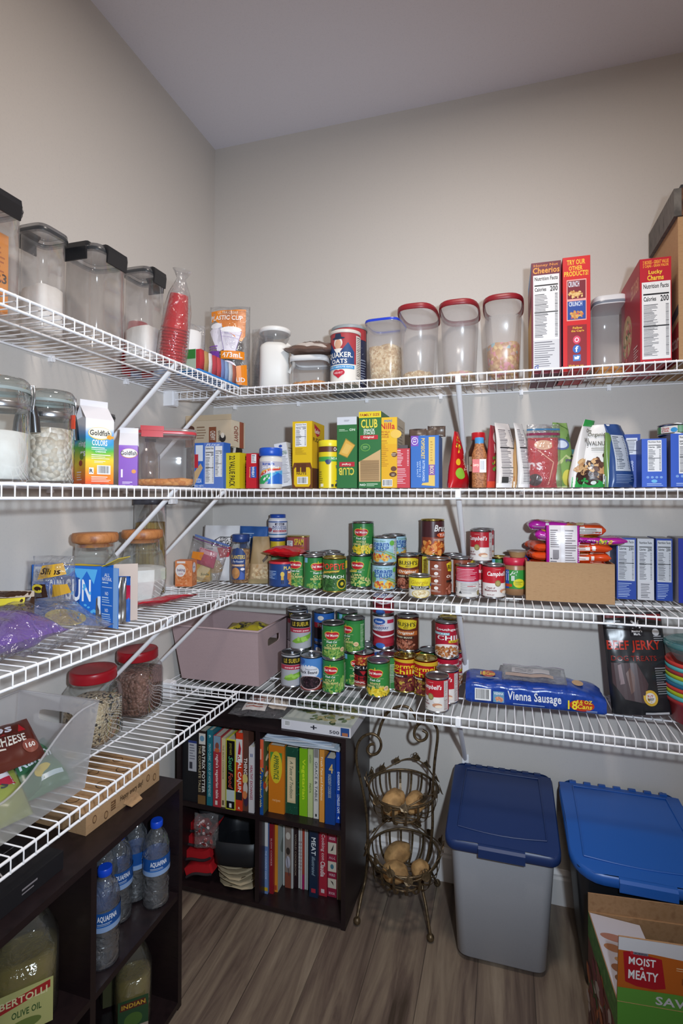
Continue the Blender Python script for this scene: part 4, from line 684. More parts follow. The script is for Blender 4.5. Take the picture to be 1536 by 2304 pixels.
pouch('candy_bag', 'red chewy candy bag with green and yellow fruit, standing edge-on', 'bag', (at(1030, 1095, y=-.21).x, -.21, z2), .110, .175, .045, 1.12, 'b8141e', [('e', .3, .25, .2, .1, '8ab83a'), ('e', .22, .45, .12, .06, 'e0b02a'), ('b', .3, .75, .2, .15, 14, ['e8c030', '7ab038'], .005), ('t', .5, .3, .75, .6, 'Twizzlers', 'f0d8c0', 'bu'), ('r', .96, 0, .99, 1, 'e8c8cc')], [('r', 0, 0, .05, 1, 'e8c8cc'), ('n', .5, .05, .95, .4, 14, 'd8b090'), ('r', .8, 0, 1, .08, 'd8d4d0')], seed=40, wr=.004, neck=.22, curl=.006)
# spice bottles
def spice(label, u, yy, w, h, bodyc, capc, caph, rc, lab, cap_r):
    x = at(u, 1095, y=yy).x; t = thing('spice_bottle', label, 'bottle', (x, yy, z2), face_cam(x, yy))
    mb = MB(); hh = h-caph; mb.loft([(0, w*.47, w*.4), (.004, w*.5, w*.43), (hh*.75, w*.5, w*.43), (hh*.93, w*.33, w*.33), (hh, w*.30, w*.30)], bodyc, p=3.4, n=36); mb.build('container', t)
    mb = MB(); mb.lathe([(cap_r, hh-.002), (cap_r, h-.002), (cap_r*.93, h)], mat(capc, .35), 30); mb.build('cap', t)
    if lab: mb = MB(); art(mb, lab, w*.9, hh*.30, face((-w*.45, -w*.435, hh*.34), (1, 0, 0), (0, 0, 1), (0, -1, 0)), rough=.4); mb.build('label', t)
spice('clear bottle of tan seasoning with a light blue cap', 1078, -.235, .044, at(1078, 985, y=-.235).z-z2, speck('seasoning', ['a8683c', 'b8784a', '8f5630'], 300, .5, .2), '4a94cc', .018, 0, [('r', 0, 0, 1, 1, 'd8d4d4'), ('r', 0, 0, .52, 1, 'c83c34'), ('t', .06, .4, .46, .7, 'Lawrys', 'f0d8c0', 'b'), ('bc', .58, .1, .92, .95)], .0135)
spice('larger bottle with a wide red cap behind the tan seasoning', 1076, -.155, .062, at(1078, 974, y=-.155).z-z2, mat('4a2c20', .3), 'c01824', .022, 0, [('r', 0, 0, 1, 1, 'c8c0b0'), ('b', .5, .5, .4, .4, 20, ['c83c34', '4a8a3a'], .005)], .0215)
# pouches to the right
def pch(u, yy, vt, w, t_, rz, c, front, back, label, name='snack_pouch', **k):
    p = at(u, 1095, y=yy); h = at(u, vt, y=yy).z-z2
    return pouch(name, label, k.pop('cat', 'pouch'), (p.x, yy, z2), w, h, t_, rz, c, front, back, **k)
FACE = [('n', .12, .08, .88, .90, 34, '6a6268', 1), ('r', .1, .60, .9, .615, '333'), ('r', .1, .3, .9, .31, '333')]
pch(1110, -.20, 958, .10, .035, 1.15, 'a03038', [('e', .5, .8, .3, .1, 'c8b8b0'), ('b', .5, .4, .4, .2, 50, ['5a8a3a', '8aa83a', 'c8b040'], .006), ('r', 0, 0, 1, .10, 'd04830'), ('t', .2, .55, .8, .7, 'NATURE', 'e8d8d0', 'b')], [], 'narrow red and green trail mix pouch, leftmost of the standing pouches', seed=50, neck=.45)
pch(1126, -.18, 968, .10, .05, .95, '7a4a42', [('r', 0, 0, 1, .1, 'e0dcd8'), ('r', 0, .1, 1, .2, '8a3a70')], [], 'brown and plum pouch half hidden behind the white backed one', seed=51, neck=.7)
pch(1143, -.225, 950, .10, .035, .80, 'd8d0cc', FACE+[('r', 0, 0, 1, .06, 'ece8e8'), ('r', .1, .07, .32, .16, '3a3a3a')], [], 'white backed pouch of fine print with a curled top, left one', seed=52, curl=.026, neck=.6)
pch(1166, -.20, 960, .09, .035, 1.2, 'b08858', [('r', 0, 0, 1, .10, 'ece8e4'), ('r', 0, .1, 1, .18, 'a86838'), ('b', .5, .4, .4, .2, 40, ['c89858', 'a87840', 'd8b070'], .007)], [], 'tan nut pouch with a pinched upright top', seed=53, topn=.004, neck=.35)
pch(1184, -.225, 950, .085, .03, .95, 'd8d4d2', FACE+[('r', 0, 0, 1, .05, 'ece8e8')], [], 'white backed pouch of fine print leaning on the clear zip bag', seed=54, curl=.03, neck=.5)
p = pch(1221, -.22, 985, .088, .055, .15, 'b02028', [('p', [(.3, 1), (.8, .95), (.95, .5), (.7, 0), (.3, 0), (.1, .5)], 'c01c26'), ('e', .5, .85, .3, .1, 'e0b090'), ('l', (.3, .75), (.8, .5), .003, 'e8a890'), ('l', (.8, .5), (.6, .05), .003, 'e8a890'), ('t', .0, .35, .42, .50, 'ns', 'ecd8d8', 'b'), ('e', .2, .15, .2, .12, '3a2420')], [], 'red candy packet inside the clear zip bag on the second shelf', name='candy_packet', cat='packet', seed=55, wr=.006)
pch(1222, -.22, 955, .108, .075, .15, '', [('r', .0, .82, 1, .86, '7a2a48'), ('r', 0, .90, 1, .93, '3a6a90')], [], 'clear zip bag with a maroon zip around the red candy packet', name='zip_bag', cat='bag', m=BAGC, seed=56, wr=.008, topn=.005, neck=.85)
pch(1262, -.20, 950, .095, .05, .35, '7a9a58', [('p', [(.0, .82), (.3, 1), (1, .9), (1, .7), (0, .7)], '4a6a34'), ('e', .45, .66, .4, .09, '5a6a98'), ('e', .45, .66, .3, .06, 'c8d0e0'), ('p', [(0, .3), (.6, .5), (1, .4), (1, 0), (0, 0)], 'b8c088'), ('e', .6, .15, .2, .12, 'c8c058'), ('n', .8, .1, .98, .5, 10, '3a4a30'), ('t', .55, .38, .9, .43, 'prunes', '5a3a80', 'b')], [], 'green foil pouch with a violet logo and a pointed top corner', seed=57, topn=.006, neck=.5, curl=.01)
mb = MB(); carton(mb, .03, .08, .115, '58a8c8', front=[('r', 0, 0, 1, 1, '68b0cc'), ('n', .1, .2, .9, .9, 8, 'e8f0f4'), ('r', 0, .35, .5, .55, 'd8784a')]); tag(mb.build('snack_box', loc=(at(1281, 1095, y=-.17).x, -.17, z2)), 'slim light blue box between the green pouch and the walnuts', 'box')
WAL = [('r', 0, 0, 1, .15, '2f9a48'), ('e', .3, .16, .25, .13, '3a2420'), ('e', .7, .22, .3, .14, '4a3028'), ('b', .5, .30, .45, .13, 60, ['4a3028', '3a2420', 'b8885c', 'd0a878', '5c3c30', 'c09468'], .010), ('t', .2, .79, .78, .87, 'Organic', '6a6a60', 'b'), ('t', .15, .66, .92, .73, 'WALNUTS', '5a5a58', ''), ('e', .76, .50, .12, .05, '3a2420'), ('t', .68, .48, .84, .52, 'ORGANIC', 'e0c8a0', 'b'), ('n', .3, .58, .85, .63, 2, '8a8a88'), ('bc', .62, .05, .92, .2), ('e', .35, .07, .08, .03, 'e8f0e8')]
pch(1304, -.225, 948, .10, .045, .95, 'dcd6d4', [('r', 0, .90, 1, 1, '2f9a48')]+WAL, [], 'white walnut pouch with a green folded top, left of the pair', seed=58, curl=-.03, neck=.55)
pch(1340, -.235, 956, .092, .05, .12, 'e0dcda', WAL, [], 'white walnut pouch facing forward, right of the pair', seed=59, topn=.004, neck=.82)
mb = MB(); carton(mb, .06, .09, .145, '4a3230', front=[('r', 0, .0, 1, .88, '8a8078'), ('n', .1, .5, .9, .86, 8, '3a3030'), ('b', .5, .94, .4, .04, 10, ['c89858'], .006)]); tag(mb.build('snack_box', loc=(at(1358, 1095, y=-.14).x, -.14, z2)), 'brown and grey printed box behind the walnut pouches', 'box')
pch(1376, -.235, 975, .07, .04, .9, '6a8a48', [('r', 0, 0, 1, .2, '3a5a98'), ('n', .2, .4, .8, .6, 4, 'c8d8b8')], [], 'small green pouch in front of the blue foil pouch', seed=60)
pch(1396, -.235, 953, .098, .045, .75, '2a4880', [('r', .1, .25, .7, .82, 'b8c0cc'), ('n', .14, .28, .66, .80, 20, '3a4454', 1), ('n', .1, .06, .8, .2, 6, '8a9cc0')], [], 'dark blue foil pouch with a silver fact panel and a ragged top', seed=61, topn=.006, curl=.02, neck=.72)
box_px('snack_box', 'deep blue box with a barcode, partly hidden by the blue foil pouch', 'box', 1404, 1440, 977, YB+.05, .10, z2, '1e3f94', front=[('r', 0, 0, 1, 1, '1f4298'), ('r', .12, .62, .82, .93, 'd0d4de'), ('n', .16, .65, .78, .9, 9, '3a3a48'), ('t', .4, .3, .55, .5, 'GOOD', 'dfe6f4', 'bu'), ('e', .3, .12, .25, .06, 'c8b080')])
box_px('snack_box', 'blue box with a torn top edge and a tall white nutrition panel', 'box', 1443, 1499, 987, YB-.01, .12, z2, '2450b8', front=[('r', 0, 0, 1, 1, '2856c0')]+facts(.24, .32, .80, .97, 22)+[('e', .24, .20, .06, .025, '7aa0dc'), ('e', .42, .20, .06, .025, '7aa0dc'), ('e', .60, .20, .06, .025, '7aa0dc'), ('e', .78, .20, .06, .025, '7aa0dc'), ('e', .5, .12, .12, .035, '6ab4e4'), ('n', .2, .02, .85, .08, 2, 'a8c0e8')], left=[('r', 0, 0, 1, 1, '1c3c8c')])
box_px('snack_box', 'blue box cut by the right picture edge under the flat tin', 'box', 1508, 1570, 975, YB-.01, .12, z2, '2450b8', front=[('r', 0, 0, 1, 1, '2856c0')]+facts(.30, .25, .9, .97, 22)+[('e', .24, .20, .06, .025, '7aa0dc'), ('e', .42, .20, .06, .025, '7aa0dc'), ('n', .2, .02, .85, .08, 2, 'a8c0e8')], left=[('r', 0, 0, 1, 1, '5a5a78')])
q = at(1515, 974, y=-.2)
can('food_tin', 'flat green tin of chunk chicken lying across the two blue boxes at the right', (q.x+.012, -.205, at(1540, 975, y=YB-.01).z+.001), .052, .030, '3a7a48', [('r', 0, 0, 1, 1, '3f7f4c'), ('r', .2, 0, .48, 1, 'd8d4d0'), ('t', .22, .5, .36, .85, 'Chunk', 'b03028', 'b'), ('t', .22, .15, .36, .45, 'Chk', 'b03028', 'b'), ('e', .43, .4, .05, .35, '3a90c8'), ('r', .58, .2, .75, .8, 'b8c8c0'), ('n', .6, .25, .73, .75, 4, '4a5a50'), ('bc', .78, .1, .9, .9)], spin=0, cat='tin')
# ================================================================== cans
DMG = '2c7a3c'
def delmonte(l1, l2, foods, n=70, band=True):
    return [('r', 0, 0, 1, 1, DMG), ('r', .5, .05, 1, .9, '37863f'), ('r', 0, .84, .12, 1, '7ab4d4')]+[('b', .5, .13, .40, .14, n, foods, .0045)]+[
        ('e', .44, .70, .20, .13, 'e0c040'), ('e', .36, .74, .13, .10, 'e0c040'), ('e', .52, .74, .13, .10, 'e0c040'), ('p', [(.42, .84), (.44, .90), (.46, .84)], 'e0c040'), ('e', .36, .735, .115, .085, 'bf2430'), ('e', .52, .735, .115, .085, 'bf2430'), ('e', .44, .69, .175, .105, 'bf2430'),
        ('t', .265, .675, .615, .755, 'Del Monte', 'f4eee6', 'b'), ('t', .37, .61, .51, .65, 'Quality', 'e8c0a0', 'i'), ('t', .22, .545, .66, .57, 'MADE       WITH', 'c8d8a0', ''), ('t', .30, .47, .58, .54, 'Fresh Cut', 'f0f4f0', 'bi'),
        ('t', .30, .355, .58, .43, l1, 'ead890', 'b'), ('t', .22, .27, .66, .34, l2, 'ead890', 'b')]+([('e', .74, .24, .07, .075, 'e8c89a'), ('t', .70, .21, .78, .27, 'NON', 'a05a3a', '')] if band else [])+[('n', .86, .1, .99, .9, 20, 'b8ccb0')]
PEAS = ['8ab040', '9cc050', '7aa034']; CORN = ['e8cc38', 'f0d850', 'd8b828']; GB = ['7aa04a', '94b45a', '6a9040']; SPIN = ['2f5a2a', '3f6e34', '274c22', '4f8040']
STEAM = [('r', 0, 0, 1, 1, '9cc4d0'), ('r', 0, .55, 1, 1, 'a8ccdc'), ('r', .85, .2, 1, .95, 'd0dce0'), ('n', .87, .25, .98, .9, 16, '4a5a60'), ('e', .15, .5, .1, .25, '6a9a5a'), ('b', .48, .20, .34, .15, 70, ['e0a838', 'e8b848', 'd8942c', 'c84a34', 'e8c060'], .0050), ('l', (.9, .2), (.45, .5), .003, '6a9a48'), ('l', (.9, .3), (.5, .55), .003, '7aa854'), ('l', (.95, .12), (.62, .4), .003, '8ab45c'), ('t', .25, .87, .62, .94, 'Green Giant', '4a8a5a', 'i'), ('t', .20, .69, .70, .86, 'steam', '2f5aa0', 'b'), ('t', .20, .50, .70, .68, 'CRISP', '2f5aa0', 'b'), ('t', .36, .44, .62, .49, 'Mexicorn', 'b84a6a', 'i'), ('e', .79, .82, .07, .11, '6ab04a')]
BUSH = [('r', 0, 0, 1, 1, '6a3020'), ('r', 0, .0, 1, .42, '5a2a1e'), ('r', .0, .46, .86, .60, 'c06a34'), ('p', [(.16, .92), (.30, .97), (.50, .98), (.70, .97), (.84, .92), (.80, .70), (.60, .66), (.40, .66), (.20, .70)], 'd8c02c'), ('t', .22, .745, .78, .885, "BUSH'S", '241c14', 'b'), ('t', .43, .69, .57, .73, 'BEST', '241c14', 'b'), ('t', .20, .475, .74, .585, 'Original', 'f4e8d8', 'bi'), ('r', .12, .36, .72, .43, '241a16'), ('t', .16, .37, .68, .42, 'BAKED BEANS', 'e8dcc0', 'b'), ('b', .42, .17, .32, .15, 80, ['a8604a', 'b8705a', '8a4a38', 'c08068'], .0045), ('r', .90, 0, .97, 1, 'c8bca8')]
CAMP = [('r', 0, 0, 1, 1, 'ded8d4'), ('r', 0, .46, 1, 1, 'b81e2c'), ('t', .20, .66, .80, .86, "Campbell's", 'f2eeec', 'bi'), ('t', .42, .91, .58, .94, 'CONDENSED', 'e8a8a0', ''), ('e', .50, .46, .085, .11, '8a7a48'), ('e', .50, .46, .06, .08, 'a89a60'), ('t', .18, .27, .42, .34, 'Cream of', '7a2028', 'b'), ('t', .12, .18, .46, .26, 'Mushroom', '7a2028', 'b'), ('e', .66, .36, .09, .10, 'ece4dc'), ('e', .68, .20, .13, .07, 'c89070'), ('e', .72, .16, .10, .05, 'ecdcc8'), ('t', .2, .05, .4, .09, 'SOUP', '7a2028', ''), ('r', .86, .02, 1, .98, 'd0ccc8'), ('n', .87, .04, .98, .96, 22, '8a5a5c')]
CAMPB = [('r', 0, 0, 1, 1, 'dad6d2'), ('r', 0, .52, 1, 1, 'b81e3c'), ('n', .15, .55, .85, .95, 8, 'e0a8b4'), ('r', .1, .48, .9, .52, 'b0a8b8'), ('n', .3, .1, .85, .46, 12, '8a8488'), ('r', .5, .35, .75, .37, 'b02030'), ('e', .86, .13, .07, .09, '8a7a48'), ('p', [(.25, .1), (.35, .1), (.30, .2)], '333'), ('bc', .05, .1, .2, .3)]
BUSHS = [('r', 0, 0, 1, 1, '7c3a26'), ('r', .0, 0, .16, 1, 'e0d04a'), ('n', .02, .1, .15, .9, 18, '8a7a2a'), ('r', .16, 0, .24, 1, 'd8cfc8'), ('r', .24, 0, .62, 1, '84402a')]+[e for y in (.85, .63, .41, .2) for e in (('e', .43, y, .055, .05, 'e4dcd8'), ('n', .30, y-.12, .56, y-.06, 2, 'd8c8c0'))]+[('p', [(.70, .92), (.80, .97), (1, .98), (1, .66), (.75, .70)], 'd8c02c'), ('t', .74, .745, 1, .885, "BUS", '241c14', 'b'), ('t', .70, .475, 1, .585, 'Orig', 'f4e8d8', 'bi'), ('r', .70, .36, 1, .43, '241a16'), ('b', .86, .17, .14, .15, 40, ['a8604a', 'b8705a', '8a4a38'], .0045)]
POPE = [('r', 0, 0, 1, 1, '2f6a30'), ('b', .45, .22, .45, .2, 120, SPIN, .0065), ('t', .16, .68, .80, .88, 'POPEYE', 'd8402c', 'b'), ('p', [(.18, .52), (.26, .56), (.62, .60), (.66, .66), (.22, .62)], 'd8b848'), ('t', .25, .55, .62, .62, 'CHOPPED', '3a3418', ''), ('t', .16, .40, .78, .50, 'SPINACH', 'eef0e4', 'b'), ('e', .72, .22, .14, .17, 'c8b430'), ('e', .72, .22, .11, .135, '24361e'), ('e', .72, .22, .05, .06, 'c8b430'), ('r', .84, .7, 1, .95, 'd8c838')]
LESU = [('r', 0, .0, 1, 1, 'a9aab0'), ('r', .0, .70, .8, .95, '1c1a14'), ('t', .22, .76, .74, .90, 'LE SUEUR', 'd0b438', 'b'), ('r', .0, .54, .82, .69, 'b03048'), ('t', .25, .56, .75, .63, 'sweet peas', 'f0e0e0', 'b'), ('p', [(.2, .22), (.34, .34), (.6, .42), (.86, .50), (.80, .34), (.6, .22), (.36, .18)], '7aa83a'), ('b', .52, .31, .22, .05, 14, ['9cc85a'], .006), ('r', .86, 0, 1, .98, '3f74c0')]
BLKB = [('r', 0, 0, 1, 1, '4f86c8'), ('r', 0, .0, 1, .22, '7c2a24'), ('e', .36, .58, .34, .22, 'dcdce4'), ('e', .16, .90, .13, .10, '2a5aa8'), ('t', .3, .64, .62, .69, 'Seasoned', '5a6070', ''), ('t', .10, .52, .64, .62, 'Black Beans', '2f2c34', 'b'), ('e', .42, .24, .36, .22, 'c8a8a8'), ('e', .42, .25, .32, .20, '241a20'), ('b', .42, .26, .28, .17, 80, ['2a1c24', '3a2830', '1c1218', '4a343c'], .0035), ('p', [(.7, .3), (1, .45), (1, .25)], 'd09040')]
CRAN = [('r', 0, 0, 1, 1, '9a2434'), ('r', 0, .52, 1, 1, 'e0dee6'), ('e', .40, .84, .20, .11, '2a58a8'), ('t', .28, .80, .52, .88, 'Ocean', 'f0f0f8', 'bi'), ('r', .66, .78, .92, .90, 'c83050'), ('t', .26, .68, .58, .73, 'JELLIED', 'b02a44', 'b'), ('t', .14, .58, .70, .67, 'CRANBERRY', '2a3a78', 'b'), ('t', .35, .53, .5, .565, 'SAUCE', '2a3a78', ''), ('p', [(.05, .44), (.5, .30), (.95, .36), (.95, .40), (.5, .36), (.05, .50)], 'e8d8dc'), ('r', .1, .1, .95, .26, 'a82c3c'), ('e', .45, .04, .14, .09, '3a68b8'), ('e', .15, .2, .1, .1, '5a1420')]
SOUTH = [('r', 0, 0, 1, 1, 'b01c34'), ('t', .18, .78, .92, .88, 'Southgate', 'f4f0ec', 'b'), ('r', .05, .66, .58, .74, '6ab0c0'), ('t', .08, .67, .55, .73, 'CHICKEN', 'f0f4f4', 'b'), ('t', .22, .50, .98, .65, 'CHILI', 'f4f0ec', 'b'), ('r', .55, .42, 1, .50, 'e0c82c'), ('t', .6, .43, .95, .485, 'with beans', '7a2028', 'b'), ('e', .5, .16, .46, .22, 'e8dcd4'), ('b', .5, .15, .38, .16, 110, ['b8703c', 'a05a2c', 'c88a50', '8a4a28'], .004)]
HORM = [('r', 0, 0, 1, 1, 'b41c24'), ('r', 0, 0, 1, .48, '6a2428'), ('b', .5, .22, .45, .2, 120, ['7a3434', '8a4038', '5a2024', '94503c', 'c8a848'], .006), ('p', [(0, .95), (1, .86), (1, 1), (0, 1)], 'd8b02c'), ('t', .10, .72, .84, .86, 'Hormel', 'f0d030', 'b'), ('t', .16, .54, .78, .70, 'Chili', 'f0d030', 'b'), ('r', 0, .44, .6, .53, '3a1a18'), ('t', .05, .455, .5, .515, 'with Beans', 'f0e8dc', 'b'), ('e', .84, .60, .09, .08, 'e8e0d8'), ('t', .79, .57, .89, .63, '15g', '5a2020', 'b')]
JACK = [('r', 0, 0, 1, 1, 'a01c24'), ('b', .5, .82, .5, .14, 70, ['a8502c', 'c87838', '8a3a20', 'd8a050'], .005), ('p', [(0, .68), (1, .68), (1, .48), (.62, .34), (.38, .34), (0, .48)], '1e1618'), ('t', .05, .54, .95, .65, "JACK LINK'S", 'f0ece8', 'b'), ('p', [(.4, .5), (.6, .5), (.5, .36)], 'b02028'), ('t', .12, .20, .88, .32, 'CHILI', '2a1014', 'b'), ('t', .08, .10, .55, .17, 'ORIGINAL', 'f0e4dc', 'b'), ('r', 0, 0, 1, .07, '9a6a50')]
YAM = [('r', 0, 0, 1, 1, '4a2226'), ('r', 0, 0, 1, .5, '8a3a24'), ('b', .42, .18, .48, .2, 70, ['e08a3c', 'd8702c', 'f0a050', 'c85a24'], .008), ('t', .42, .68, 1, .90, "Bruce's", 'f0ece8', 'bi'), ('e', .75, .57, .26, .09, 'd85a2c'), ('t', .56, .52, .95, .62, 'YAMS', 'f4ece4', 'b'), ('n', .4, .38, .8, .46, 2, 'e0c8b8')]
GEOR = [('r', 0, 0, 1, 1, 'e2d22e'), ('r', 0, 0, 1, .42, 'dcd8d0'), ('t', .22, .60, .76, .88, 'Giorgio', 'b89a20', 'bi'), ('r', .22, .38, .82, .58, '201c18'), ('t', .26, .48, .78, .56, 'PIECES & STEMS', 'ece8dc', 'b'), ('t', .32, .40, .70, .46, 'MUSHROOMS', 'ece8dc', 'b'), ('e', .54, .16, .28, .22, 'c8ac50'), ('e', .54, .17, .25, .19, 'e4d8b8'), ('b', .54, .17, .2, .14, 40, ['d0b888', 'c0a470', 'ece0c4'], .003), ('e', .88, .62, .05, .1, '3a5a8a')]
PLAIN = lambda c: [('r', 0, 0, 1, 1, c), ('n', .2, .2, .8, .8, 12, 'c8ccc0')]
KIND = {'gb': (.0365, .111, DMG, delmonte('CUT', 'GREEN BEANS', GB, 50)+[('l', (.72, .08), (.80, .52), .005, '8ab85a'), ('l', (.78, .08), (.84, .5), .004, '9cc46a'), ('l', (.68, .08), (.74, .46), .004, '7aa84e')]), 'gb2': (.0365, .111, DMG, delmonte('CUT', 'GREEN BEANS', GB, 90)), 'corn': (.0365, .111, DMG, delmonte('WHOLE', 'KERNEL CORN', CORN, 110)), 'lima': (.0365, .111, DMG, delmonte('LIMA', 'BEANS', ['b8c86a', 'c8d47c', 'a8b858'], 40)+[('l', (.74, .2), (.84, .85), .007, '6a9a48'), ('p', [(0, .50), (.45, .56), (.45, .49), (0, .44)], 'c8b84a')]),
    'pope': (.0385, .111, '2f6a30', POPE), 'steam': (.0385, .088, '9cc4d0', STEAM), 'bush': (.0375, .115, '6a3020', BUSH), 'bushs': (.0375, .115, '6a3020', BUSHS), 'yam': (.0385, .117, '4a2226', YAM), 'geor': (.0335, .068, 'e2d22e', GEOR), 'camp': (.0345, .101, 'b81e2c', CAMP), 'campb': (.0345, .101, 'b81e2c', CAMPB),
    'lesu': (.0365, .111, 'a9aab0', LESU), 'blkb': (.0375, .113, '4f86c8', BLKB), 'cran': (.0375, .113, '9a2434', CRAN), 'south': (.0375, .113, 'b01c34', SOUTH), 'horm': (.0375, .113, 'b41c24', HORM), 'jack': (.0375, .113, 'a01c24', JACK), 'blue': (.0365, .111, '2a62b0', [('r', 0, 0, 1, 1, '2a62b0'), ('r', 0, .1, .6, .5, '241a22'), ('r', 0, .5, 1, .68, 'a01c2c'), ('t', .2, .53, .8, .65, 'Beans', 'f0e8e8', 'b'), ('e', .3, .85, .1, .08, 'e0d8d0')]), 'green': (.0365, .111, DMG, PLAIN('3a8044')), 'white': (.0365, .111, 'dcdce0', [('r', 0, 0, 1, 1, 'dcdce0'), ('e', .5, .35, .25, .2, '6a2a28'), ('n', .2, .6, .8, .9, 8, '7a7a80')])}
CANS = 'tinned food'
def cpx(k, u, v, z, label, spin=0, on=None, dx=0, dy=0, lid=STEELD, **kw):
    "can of kind k: (u, v) is the foot of its front on the deck z, or it stands on the can `on`"
    r, h, base, els = KIND[k]
    if on: x, y, zz = on[0]+dx, on[1]+dy, on[2]
    else:
        p = at(u, v, z=z); d = Vector((p.x-CAM.x, p.y-CAM.y)).normalized()*r; x, y, zz = p.x+d.x, min(p.y+d.y, -r-.004), z
    can('food_can', label, (x, y, zz), r, h, base, els, spin, lid=lid, **kw)
    return (x, y, zz+h+.0008)
c = cpx('gb', 673, 1321, z3, 'green bean can right of the blue nut tub, leftmost green can on the third shelf', -14)
c = cpx('gb', 707, 1327, z3, 'green bean can left of the spinach can, pods showing to the front', 30)
c = cpx('green', 0, 0, z3, 'green can in the back row behind the two green bean cans', on=(at(722, 1240, z=z3+.111).x, -.115, z3))
c = cpx('green', 0, 0, z3, 'back row can left of the lima beans, only its lid in view', on=(at(741, 1236, z=z3+.111).x+.02, -.048, z3))
c = cpx('pope', 752, 1333, z3, 'spinach can with large orange red lettering', -4, lid=GOLDL)
c = cpx('white', 0, 0, z3, 'white labelled can between the spinach and the lima beans', 20, on=(at(768, 1240, z=z3+.111).x, -.135, z3))
c = cpx('lima', 812, 1323, z3, 'lima bean can under the corn can, third shelf', -12)
cpx('corn', 0, 0, 0, 'corn can stacked on the lima beans, tallest green stack', 0, on=c, dx=.006, dy=.002)
c = cpx('steam', 863, 1330, z3, 'short pale blue corn can at the bottom of its stack', 6)
cpx('steam', 0, 0, 0, 'short pale blue corn can on top, label turned left', -18, on=c, dx=.004)
c = cpx('steam', 0, 0, z3, 'pale blue can at the rear under another, seen only at its edge', 60, on=(c[0]+.012, -.043, z3))
cpx('steam', 0, 0, 0, 'rear upper pale blue can, its lid above the front stack', 60, on=c, dx=.004)
c = cpx('bush', 918, 1328, z3, 'brown baked bean can with a yellow emblem left of the small mushroom tin')
cpx('green', 0, 0, z3, 'rear can whose lid shows over the brown baked bean can', on=(c[0]+.004, -.044, z3))
cpx('geor', 944, 1347, z3, 'small yellow mushroom tin at the front of the third shelf', 0)
cpx('bushs', 987, 1342, z3, 'brown baked bean can turned to its white icons, right of the mushroom tin', 0)
c = cpx('bushs', 0, 0, z3, 'brown can turned to its yellow strip, under the yams', 40, on=(at(966, 1248, z=z3+.115).x-.0, -.075, z3))
cpx('yam', 0, 0, 0, 'tall maroon can of yams standing on the brown bean can', 22, on=c, dx=.006, lid=GOLDL)
cpx('bushs', 1036, 1338, z3, 'brown bean can with white icons behind the back-turned soup can', 10)
cpx('bush', 0, 0, z3, 'rear brown can whose lid shows right of the yams', 40, on=(at(1017, 1246, z=z3+.115).x, -.048, z3))
cpx('campb', 1051, 1347, z3, 'soup can turned back to front, fine print towards the camera', 0)
c = cpx('camp', 0, 0, z3, 'red and white soup can squeezed between the two front soup cans', 24, on=(at(1082, 1262, z=z3+.101).x, -.115, z3))
cpx('camp', 0, 0, 0, 'red and white soup can standing on another, in front', -22, on=c, dx=0)
c = cpx('camp', 0, 0, z3, 'rear red and white soup can, lower of the hindmost pair', 24, on=(c[0]+.004, -.04, z3))
cpx('camp', 0, 0, 0, 'rear red and white soup can, its rim above the front one', 24, on=c)
cpx('camp', 1110, 1347, z3, 'red and white soup can beside the peanut butter', 22)
c = cpx('gb', 0, 0, z3, 'gold rimmed can peeping out left of the peanut butter', 50, on=(at(1122, 1255, z=z3+.10).x, -.045, z3), lid=GOLDL)
# peanut butter
def tub(name, label, cat, x, y, z, prof, m, lidp, lidc, wrap=None, wz=(.01, .09), base='d8d8dc', spin=0, r=None, sq=None):
    t = thing(name, label, cat, (x, y, z), face_cam(x, y, spin)); mb = MB()
    mb.lathe([(b, a) for a, b in prof], m, 40); mb.build('container', t)
    if wrap:
        f, W = cylmap(r+.0006, wz[1]-wz[0]); mb = MB(); mb.lathe([(r+.0006, wz[0]), (r+.0006, wz[1])], mat(base, .35), 48, caps=(False, False)); art(mb, wrap, W, wz[1]-wz[0], lambda u, v, o: f(u, v+wz[0], o), step=.004, lay=.00012, rough=.35); mb.build('wrap_label', t)
    mb = MB(); mb.lathe([(b, a) for a, b in lidp], mat(lidc, .35), 40); mb.build('lid', t); return t
PB = mat('9c7350', .35); p = at(1157, 1341, z=z3)
tub('peanut_butter_jar', 'peanut butter jar with a red lid and green and blue label', 'jar', p.x+.003, p.y+.038, z3, [(0, .030), (.004, .035), (.018, .037), (.085, .037), (.095, .034)], PB, [(.094, .036), (.096, .0375), (.114, .0375), (.117, .034)], 'c02440', [('r', 0, 0, 1, 1, '38913c'), ('r', 0, 0, .34, 1, '2a56ac'), ('t', .02, .25, .56, .97, 'Jif', 'f2f0ee', 'b'), ('r', .0, .10, .42, .25, 'c84a24'), ('e', .6, .30, .15, .24, 'dcd22c'), ('n', .5, .2, .7, .4, 3, '7a8a2a'), ('r', .88, .0, 1, .95, '90303c')], (.022, .080), '38913c', 0, .037)
q = at(1163, 1243, y=-.06)
tub('jelly_jar', 'blue lidded jar behind the peanut butter', 'jar', p.x+.028, -.043, z3, [(0, .034), (.10, .034)], mat('7a4a34', .3), [(.10, .036), (.118, .036), (.119, .03)], '28408c')
tub('dip_cup', 'small clear sealed dip cup on the peanut butter lid', 'cup', p.x+.010, p.y+.038, z3+.1175, [(0, .022), (.018, .028)], mat('a8885c', .35), [(.018, .033), (.020, .033), (.021, .028)], '8a7a6c')
